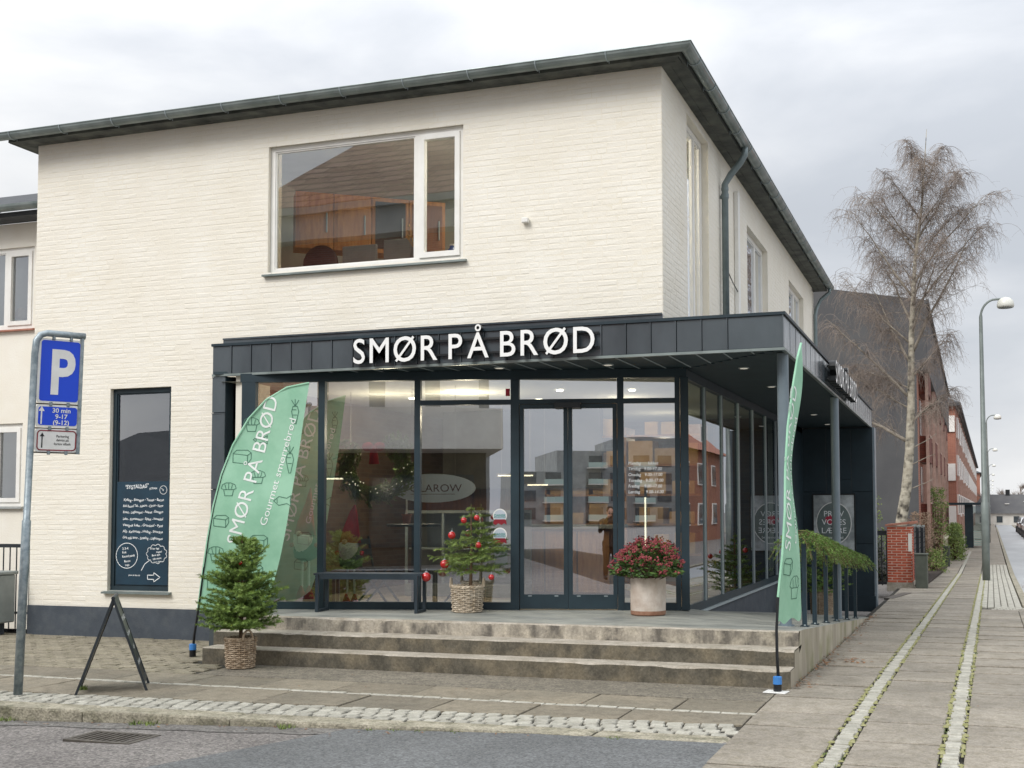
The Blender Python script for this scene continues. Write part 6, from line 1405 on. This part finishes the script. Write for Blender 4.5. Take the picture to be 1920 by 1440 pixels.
# street lamps
for i in range(9):
    y = 35.3+i*42.5; x = .60+DX*(y-35.3); z = gz(y)
    o = T('street_lamp', ('nearest tall grey street lamp with curved arm on the pavement', 'second tall street lamp along the pavement', 'third tall street lamp along the pavement', 'fourth street lamp along the pavement', 'fifth street lamp along the pavement', 'sixth street lamp along the pavement', 'seventh street lamp along the pavement', 'eighth street lamp along the pavement', 'farthest street lamp along the pavement')[i], 'street lamp', (x, y, z), group='street lamps along the pavement')
    mb = MB(); pts = [(x, y, z), (x, y, z+2.2), (x, y, z+2.25), (x, y, z+7.6)]+[(x+.42-.42*math.cos(t), y, z+7.6+.50*math.sin(t)) for t in (PI*k/16 for k in range(1, 8))]+[(x+.62, y, z+8.10)]
    mb.tube(pts, [.11, .11, .085, .05]+[.032]*8, 10); mb.build('post', 'lamp_grey', o, smooth=True)
    mb = MB(); mb.lathe([(.22, -.16), (.24, -.10), (.22, .02), (.14, .11), (.05, .14)], 18, (x+.68, y, z+8.0)); mb.build('lamp_head', 'lamp_head', o, smooth=True); mb = MB(); mb.lathe([(.20, -.17), (.05, -.19)], 16, (x+.68, y, z+8.0)); mb.build('diffuser', 'lamp_grey', o)
# parked cars
def car(loc, rz, paint, label, group=None):
    o = T('parked_car', label, 'car', loc, rz, group)
    prof = [(-2.0, .28), (-2.05, .55), (-1.95, .85), (-1.80, .95), (-1.35, 1.42), (-.9, 1.5), (.2, 1.5), (.75, 1.32), (1.2, .98), (1.85, .86), (2.05, .68), (2.05, .3)]
    mb = MB(); n = len(prof); hw = lambda z: .86 if z < .95 else .86-(z-.95)*.36
    L_ = [(-hw(z), y, z) for y, z in prof]; R_ = [(hw(z), y, z) for y, z in prof]
    mb.add(L_+R_, [tuple(range(n)), tuple(range(2*n-1, n-1, -1))]+[(i, i+n, (i+1) % n+n, (i+1) % n) for i in range(n)]); mb.build('body', paint, o, world=False)
    for nm, q in (('windscreen', [(-.72, 1.16, 1.03), (.72, 1.16, 1.03), (.62, .80, 1.31), (-.62, .80, 1.31)]), ('rear_window', [(-.62, -1.40, 1.38), (.62, -1.40, 1.38), (.74, -1.76, 1.02), (-.74, -1.76, 1.02)])):
        mb = MB(); e = .03 if nm == 'windscreen' else -.03; mb.add([(a, b+e, c+.025) for a, b, c in q], [(0, 1, 2, 3)]); mb.build(nm, 'far_glass', o, world=False)
    for s in (-1, 1):
        mb = MB(); mb.add([(s*(hw(z)+.012), y, z) for y, z in ((-1.5, 1.0), (1.0, 1.0), (.62, 1.3), (.15, 1.42), (-.9, 1.42), (-1.25, 1.36))], [tuple(range(6))]); mb.build('side_window', 'far_glass', o, world=False)
        mb = MB(); mb.bbox(s*.98-.09, s*.98+.09, .85, .97, .98, 1.1, .03); mb.build('mirror', paint, o, world=False)
        mb = MB(); mb.ball((s*.62, 2.0, .70), .16, 10, 7, (1, .4, .7)); mb.build('headlight', 'sign_white', o, world=False); mb = MB(); mb.ball((s*.70, -1.98, .78), .12, 8, 6, (.7, .4, 1.2)); mb.build('tail_light', 'bauble', o, world=False)
        for y in (-1.25, 1.3):
            mb = MB(); mb.add([(s*.88+d*.10, y+r_*math.cos(2*PI*k/20), .31+r_*math.sin(2*PI*k/20)) for d, r_ in ((-1, .31), (1, .31)) for k in range(20)], [tuple(range(20)), tuple(range(39, 19, -1))]+[(k, (k+1) % 20, 20+(k+1) % 20, 20+k) for k in range(20)]); wh = mb.build('wheel', 'tyre', o, world=False)
            mb = MB(); mb.add([(s*.985, y+.19*math.cos(2*PI*k/14), .31+.19*math.sin(2*PI*k/14)) for k in range(14)], [tuple(range(14))]); mb.build('rim', 'rim', wh, world=False)
    mb = MB(); mb.box(-.5, .5, 2.045, 2.06, .42, .53); mb.build('number_plate', 'sign_white', o, world=False)
    return o
for i, (y, pnt, l) in enumerate(((92, 'car_white', 'white parked car nearest at the right edge of the street'), (99, 'car_white', 'second white car parked along the street'), (106, 'car_dark', 'dark car parked in the street row'), (113, 'car_white', 'third white car parked far along the street'), (121, 'car_dark', 'farthest dark car parked along the street'))):
    car((sxp(3.45, y), y, gz(y)-.12), PI, pnt, l, 'cars parked along the street')
car((5.6, 40.5, gz(40)-.12), PI-.1, 'car_blue', 'light blue parked car across the street mirrored in the side glass')
# far white houses, trees
for i, (x, y, w_, l) in enumerate(((6.3, 178, 10, 'white house with grey hipped roof at the end of the street'), (16.5, 186, 9, 'second white house with grey roof beyond the parked cars'))):
    o = T('far_house', l, 'house', (x, y, -.5)); mb = MB(); mb.box(x-w_/2, x+w_/2, y, y+9, -.6, 1.15); mb.build('wall', 'render_white', o)
    mb = MB(); mb.add([(x-w_/2-.4, y-.4, 1.1), (x+w_/2+.4, y-.4, 1.1), (x+w_/2+.4, y+9, 1.1), (x-w_/2-.4, y+9, 1.1), (x-w_/2+1.5, y+4, 3.9), (x+w_/2-1.5, y+4, 3.9)], [(0, 1, 5, 4), (1, 2, 5), (2, 3, 4, 5), (3, 0, 4)]); rfh = mb.build('roof', 'gable_grey', o)
    for k in range(4): m2 = MB(); m2.box(x-w_/2+1+k*2.3, x-w_/2+1.8+k*2.3, y-.05, y-.005, -.2, .7); wq = m2.build('window', 'far_glass', o)
    m2 = MB(); m2.box(x-.3, x+.3, y+3.7, y+4.3, 3.4, 4.6); m2.build('chimney', 'letter_side', rfh)
    for k in range(3): m2 = MB(); q = (x-2.8+k*2.6, y+1.2+k*.5); zz = 1.1+(q[1]-y+.4)/4.4*2.8; m2.box(q[0]-.3, q[0]+.3, q[1]-.25, q[1]+.25, zz+.02, zz+.12); m2.build('skylight', 'white_frame', rfh)
def bare_tree(name, label, base, h, spread, seed, limbs, twn, trunk_r, mat='twig', grp=None):
    rg = random.Random(seed); o = T(name, label, 'tree', base, group=grp); b = Vector(base); tr = MB(); tw = MB()
    tr.tube([b, b+Vector((.05*h*rg.uniform(-1, 1), 0, h*.3)), b+Vector((0, 0, h*.85))], [trunk_r, trunk_r*.7, trunk_r*.2], 7)
    for i in range(limbs):
        z = h*rg.uniform(.25, .8); a = rg.uniform(0, 2*PI); L0 = spread*rg.uniform(.6, 1)*(1.15-z/h); p0 = b+Vector((0, 0, z)); pts = [p0+Vector((math.cos(a)*L0*t, math.sin(a)*L0*t, L0*t*.8-.2*L0*t*t)) for t in (0, .35, .7, 1)]
        tr.tube(pts, [trunk_r*.3, trunk_r*.2, trunk_r*.12, .02], 5)
        for k in range(twn):
            p = pts[1]+(pts[3]-pts[1])*rg.random(); d = Vector((rg.gauss(0, .5), rg.gauss(0, .5), rg.uniform(.1, .9))).normalized()*rg.uniform(.4, 1.1); tw.tube([p, p+d*.5+Vector((0, 0, .03)), p+d], [.02, .014, .008], 3, False)
    tr.build('trunk', mat, o); stuff(tw.build('crown', mat, o))
for i in range(9):
    x = 3.5+i*2.9; y = 205+(i*37 % 17); bare_tree('far_tree', ('bare hazy tree above the far house roofs, leftmost', 'bare hazy tree second from left above the far roofs', 'bare hazy tree third from left above the far roofs', 'bare tree at the middle of the far tree line', 'bare tree just right of the middle of the far tree line', 'bare tree towards the right of the far tree line', 'bare tree near the right end of the far tree line', 'bare tree second from right in the far tree line', 'bare rightmost tree in the far tree line')[i], (x, y, -.5), 5.2+(i*7 % 5)*.5, 2.8, i, 14, 22, .18, grp='far bare trees')
# ------------------------------------------------------------------ the birch
bi = T('birch_tree', 'tall leafless weeping birch with white trunk in front of the grey gable', 'tree', (-1.98, 35.6, gz(35.6)))
rg = random.Random(99); B0 = Vector((-1.98, 35.6, gz(35.6)))
def W(x, z, y=35.3): return Vector((x, y, z))
tp = [B0, W(-1.85, .5), W(-1.72, 1.3), W(-1.56, 2.3), W(-1.46, 3.3), W(-1.40, 4.4), W(-1.37, 5.6), W(-1.34, 6.8), W(-1.27, 7.9), W(-1.2, 9.0), W(-1.0, 10.4), W(-.9, 11.6), W(-.8, 12.9)]
tr_ = [.24, .20, .17, .15, .135, .12, .10, .085, .07, .05, .035, .02, .007]
mb = MB(); mb.tube(tp, tr_, 12); mb.build('trunk', 'bark_birch', bi, smooth=True)
lm = MB(); tw = MB()
def limb(p0, az, el, L0, r0, curve, n=7):
    pts = [p0]; d = Vector((math.cos(az)*math.cos(el), math.sin(az)*math.cos(el), math.sin(el)))
    for i in range(n):
        d = (d+Vector((rg.gauss(0, .08), rg.gauss(0, .08), curve+rg.gauss(0, .05)))).normalized(); pts.append(pts[-1]+d*L0/n)
    return pts
def at_h(z):
    for a, b in zip(tp[:-1], tp[1:]):
        if a.z <= z <= b.z: return a+(b-a)*((z-a.z)/(b.z-a.z))
    return tp[-1]
ends = []
def weep(p, n, l, rad=.0034):
    for i in range(n):
        a = rg.uniform(0, 2*PI); k = rg.uniform(.3, .55); q = [p]; d = Vector((math.cos(a)*.7, math.sin(a)*.7, rg.uniform(.0, .7)))
        m = 6; ll = l*rg.uniform(.5, 1.15)
        for j in range(m):
            d = (d+Vector((rg.gauss(0, .13), rg.gauss(0, .13), -k))).normalized(); q.append(q[-1]+d*ll/m)
        tw.tube(q, [rad*1.5, rad*1.3, rad*1.1, rad, rad*.8, rad*.7, rad*.5], 3, False)
        for j in range(2, m):
            if rg.random() < .75:
                e = q[j]+Vector((rg.gauss(0, .12), rg.gauss(0, .12), rg.uniform(-.28, .05))); tw.tube([q[j], (q[j]+e)/2+Vector((0, 0, .02)), e], rad*.6, 3, False)
spec = [(3.6, PI*.98, .55, 3.6, .08), (4.2, .15, .8, 1.7, .05), (4.9, PI*1.05, .75, 3.4, .07), (5.5, -.35, .8, 1.8, .05), (5.9, PI*.9, .95, 3.2, .065), (6.2, .1, 1.12, 4.4, .075), (6.8, -.9, 1.0, 3.0, .05), (7.1, 2.3, .9, 3.2, .06), (7.4, .35, 1.1, 3.6, .055), (7.9, PI, .95, 3.4, .055), (8.3, -.2, 1.05, 3.6, .055), (8.7, 1.4, .9, 2.6, .05), (9.2, PI*1.1, 1.0, 2.5, .045), (9.6, .2, 1.1, 2.5, .045), (10.2, 3.3, 1.05, 1.9, .035), (10.6, 4.8, .9, 1.6, .03), (11.1, .3, 1.1, 1.5, .028), (11.6, 2.9, 1.1, 1.2, .022), (6.5, 3.4, .7, 2.8, .045), (7.6, 5.2, .8, 2.6, .04), (8.1, 1.9, .75, 2.4, .04), (9.0, .0, .95, 2.2, .035), (9.4, 2.6, .8, 2.3, .035), (10.0, 5.6, .85, 2.0, .03), (4.6, 3.0, .5, 2.6, .04), (5.2, 2.7, .4, 2.2, .035)]
for z, az, el, L0, r0 in spec:
    L0 *= .9; r0 *= .75; pts = limb(at_h(z), az, el, L0, r0, .015); n = len(pts); lm.tube(pts, [r0*(1-.85*i/(n-1)) for i in range(n)], 6)
    for i in range(1, n):
        for s in range(3):
            az2 = az+rg.uniform(-1.4, 1.4); l2 = L0*rg.uniform(.16, .34)*(1.2-.5*i/n); p2 = limb(pts[i], az2, rg.uniform(.1, .95), l2, 0, -.05, 5); r2 = max(.006, r0*.25*(1-.7*i/n)); lm.tube(p2, [r2, r2*.85, r2*.7, r2*.55, r2*.4, r2*.3], 4, False)
            for j in range(1, 6): weep(p2[j], 2, rg.uniform(.5, 1.15))
    weep(pts[-1], 5, .7)
for z in (2.2, 2.9, 3.4): pts = limb(at_h(z), rg.uniform(-.5, .5), .5, .9, .02, 0); lm.tube(pts, [.02*(1-.1*i) for i in range(len(pts))], 5)
lm.build('limbs', 'limb_bark', bi, smooth=True); stuff(tw.build('twig_crown', 'twig', bi))
# ------------------------------------------------------------------ what the glass mirrors: the opposite side of the street, behind the viewer
oh = T('opposite_house', 'red brick house with tiled hip roof across the street, mirrored in the upper window', 'building', (-15, -10, -.1))
mb = MB(); mb.box(-20.5, -9.2, -15, -5, -.2, 10.4); mb.build('brick_wall', 'far_brick_dark', oh)
mb = MB(); mb.add([(-21, -4.4, 10.6), (-8.7, -4.4, 10.6), (-8.7, -15.6, 10.6), (-21, -15.6, 10.6), (-16, -10, 16), (-13.7, -10, 16)], [(1, 0, 4, 5), (2, 1, 5), (3, 2, 5, 4), (0, 3, 4), (0, 1, 2, 3)]); mb.build('roof', 'roof_tiles', oh)
mb = MB(); mb.box(-21.1, -8.6, -4.42, -4.25, 10.45, 10.65); mb.box(-21, -8.7, -4.98, -4.43, 9.7, 10.45); mb.build('eaves', 'render_grey', oh)
for i in range(3):
    for z in (1.2, 4.2, 7.2): mb = MB(); mb.box(-20+i*3.5, -18.4+i*3.5, -5.0, -4.93, z, z+1.5); wq = mb.build('window', 'white_frame', oh); m2 = MB(); m2.box(-19.9+i*3.5, -18.5+i*3.5, -4.93, -4.915, z+.1, z+1.4); m2.build('pane', 'far_glass', wq)
lh = T('low_cottage', 'low cottage with dark roof across the street, mirrored in the narrow window', 'building', (-27, -14, -.1)); mb = MB(); mb.box(-34, -22, -18, -10, -.2, 2.6); mb.build('wall', 'far_brick', lh); mb = MB(); mb.add([(-34.4, -9.6, 2.5), (-21.6, -9.6, 2.5), (-21.6, -18.4, 2.5), (-34.4, -18.4, 2.5), (-32, -14, 4.9), (-24, -14, 5.3)], [(1, 0, 4, 5), (2, 1, 5), (3, 2, 5, 4), (0, 3, 4)]); mb.build('roof', 'roof', lh)
for i in range(4): mb = MB(); mb.box(-33+i*3, -31.6+i*3, -10, -9.94, .9, 2.1); mb.build('window', 'white_frame', lh)
pv = T('flat_roof_shop', 'single storey shop with a broad pale fascia across the street, mirrored in the shop glass', 'building', (-4.5, -9, -.1))
mb = MB(); mb.box(-9.1, -3.3, -15, -10.6, -.2, 3.5); mb.build('wall', 'int_wall', pv); mb = MB(); mb.box(-9.15, -3.0, -15, -8.2, 3.5, 4.75); mb.build('fascia', 'render_white', pv)  # wall coloured dark to stand for the shade under the fascia
for i in range(3): mb = MB(); mb.box(-8.8+i*1.8, -7.3+i*1.8, -10.6, -10.53, .5, 2.8); wq = mb.build('window', 'frame', pv); m2 = MB(); m2.box(-8.7+i*1.8, -7.4+i*1.8, -10.53, -10.515, .6, 2.7); m2.build('pane', 'far_glass', wq)
ub = T('balcony_house', 'grey clad house with white balcony rails behind the flat roofed shop across the street', 'building', (-5, -20, -.1)); mb = MB(); mb.box(-9, -2.5, -28, -18, -.2, 11); mb.build('wall', 'render_grey', ub)
for z in (5.2, 8.0):
    for i in range(3): mb = MB(); mb.box(-8.6+i*2.1, -7.1+i*2.1, -18, -17.92, z, z+1.5); mb.build('window', 'white_frame', ub)
    mb = MB(); mb.box(-8.8, -2.7, -16.8, -16.75, z+.75, z+.82).box(-8.8, -2.7, -16.8, -16.75, z-.1, z); mb.build('balcony_rail', 'white_frame', ub)
ap_ = T('apartment_block', 'grey apartment block with balconies across the junction, mirrored in the sliding doors', 'building', (30, -125, -.1))
mb = MB(); mb.box(10, 19, -135, -118, -.3, 6.6).box(15.5, 38, -140, -120, -.3, 9.4).box(24, 33, -138, -122, 9.4, 11.2); mb.build('wall', 'render_grey', ap_)
for f_ in range(4):
    for i in range(9):
        x = 10.8+i*3.0; yy = -118 if x < 18 else -120
        if f_ == 3 and x < 18: continue
        if 17 < x+2 < 20.2: continue
        mb = MB(); mb.box(x, x+1.9, yy, yy+.1, .6+f_*2.25, 2.0+f_*2.25); mb.build('window', 'far_glass', ap_)
        if i % 2: mb = MB(); mb.box(x-.3, x+2.4, yy, yy+1.4, .3+f_*2.25, .45+f_*2.25); bal = mb.build('balcony', 'render_white', ap_); m2 = MB(); m2.box(x-.3, x+2.4, yy+1.32, yy+1.4, .46+f_*2.25, 1.1+f_*2.25); m2.build('parapet', 'card_pale', bal)
rh = T('gabled_brick_house', 'red brick house with red tiled roof and dormers mirrored in the side glass', 'building', (19, 72, -.5))
mb = MB(); mb.box(12, 26, 58, 92, -.6, 6.0); mb.build('brick_wall', 'far_brick', rh); mb = MB(); mb.add([(11.6, 57.6, 6), (11.6, 92.4, 6), (19, 92.4, 11.5), (19, 57.6, 11.5), (26.4, 57.6, 6), (26.4, 92.4, 6)], [(0, 3, 2, 1), (3, 4, 5, 2), (0, 4, 3), (1, 2, 5)]); mb.build('roof', 'tile_red', rh)
for i in range(7):
    for z in (.6, 3.5): mb = MB(); mb.box(11.93, 12.0, 60+i*4.5, 61.6+i*4.5, z, z+1.6); wq = mb.build('window', 'white_frame', rh); m2 = MB(); m2.box(11.91, 11.929, 60.1+i*4.5, 61.5+i*4.5, z+.1, z+1.5); m2.build('pane', 'far_glass', wq)
    if i % 2 == 0: mb = MB(); mb.box(12.8, 15, 60.2+i*4.5, 61.8+i*4.5, 6.8, 8.3); dm = mb.build('dormer', 'white_frame', rh); m2 = MB(); m2.box(12.78, 12.799, 60.4+i*4.5, 61.6+i*4.5, 7.0, 8.1); m2.build('pane', 'far_glass', dm)
# the viewer, mirrored in the doors: a dark coated figure grown from a jointed skeleton
def remeshed(mb, name, mat, parent, vox):
    me = mb.mesh(name, mat); o = bpy.data.objects.new('tmp', me); C.objects.link(o); md = o.modifiers.new('r', 'REMESH'); md.mode = 'VOXEL'; md.voxel_size = vox; md.use_smooth_shade = True
    sm = o.modifiers.new('s', 'SMOOTH'); sm.iterations = 6; sm.factor = .5
    dg = bpy.context.evaluated_depsgraph_get(); m2 = bpy.data.meshes.new_from_object(o.evaluated_get(dg)); bpy.data.objects.remove(o); m2.materials.clear(); m2.materials.append(MATS[mat])
    b = bpy.data.objects.new(name, m2); C.objects.link(b); b.parent = parent; return b
def person(label, loc):
    o = T('person', label, 'person', loc); mb = MB()
    mb.tube([(0, 0, .78), (0, 0, .95), (0, .01, 1.12), (0, .0, 1.3), (0, -.01, 1.40), (0, -.005, 1.46), (0, .01, 1.50)], [.185, .18, .16, .185, .17, .09, .06], 14)
    for s in (-1, 1):
        mb.tube([(s*.09, 0, .92), (s*.10, .01, .70), (s*.105, .015, .50), (s*.11, -.01, .28), (s*.115, -.015, .10)], [.12, .105, .075, .07, .055], 10)
        mb.tube([(s*.115, -.06, .05), (s*.118, .05, .05), (s*.12, .17, .035)], [.045, .05, .035], 8)
        mb.tube([(s*.13, -.01, 1.39), (s*.20, 0, 1.37), (s*.26, .02, 1.15), (s*.15, .22, 1.40), (s*.10, .27, 1.47)], [.08, .08, .062, .045, .036], 10)
    mb.tube([(0, .005, 1.48), (0, .015, 1.53)], .058, 10); mb.ball((0, .02, 1.595), .1, 14, 10, (.82, .98, 1.18)); mb.ball((0, .122, 1.585), .016, 8, 6, (1, 1, 1.5))
    for s in (-1, 1): mb.ball((s*.085, .015, 1.585), .024, 8, 6, (.5, .9, 1.3))
    body = remeshed(mb, 'body', 'coat_black', o, .016)
    body.data.materials.append(MATS['skin'])
    for p in body.data.polygons:
        if p.center.z > 1.50: p.material_index = 1
    mb = MB(); mb.ball((0, .005, 1.625), .104, 14, 10, (.88, 1.0, 1.05)); mb.v = [(x, min(y, .075), max(z, 1.57)) for x, y, z in mb.v]; mb.build('hair', 'soil', o, world=False, smooth=True)
    for s in (-1, 1):
        mb = MB(); mb.ball((s*.034, .112, 1.60), .011, 8, 6); mb.build('eye', 'letter_side', o, world=False)
        mb = MB(); mb.tube([(s*.10, .27, 1.47), (s*.085, .30, 1.51), (s*.07, .31, 1.535)], [.03, .036, .028], 8)
        for k in range(4): mb.tube([(s*(.088-.006*k), .315, 1.50+.017*k), (s*.055, .338, 1.51+.017*k), (s*(.030+.004*k), .345, 1.512+.017*k)], [.0095, .009, .0075], 6)
        mb.tube([(s*.075, .295, 1.51), (s*.05, .30, 1.54), (s*.04, .305, 1.56)], [.012, .011, .008], 6); mb.build('hand', 'skin', o, world=False, smooth=True)
    mb = MB(); mb.box(-.02, .02, .119, .122, 1.542, 1.547); mb.build('mouth', 'sign_red', o, world=False)
    return o
person('person in a black coat holding up a phone, mirrored in the sliding doors', (-1.25, -.46, 0.0))
mb = MB(); mb.bbox(-1.345, -1.195, -.145, -.137, 1.50, 1.575, .003); tag(mb.build('phone', 'letter_side', loc=(-1.27, -.14, 1.5)), 'dark phone held up in both hands by the person in black', 'phone')
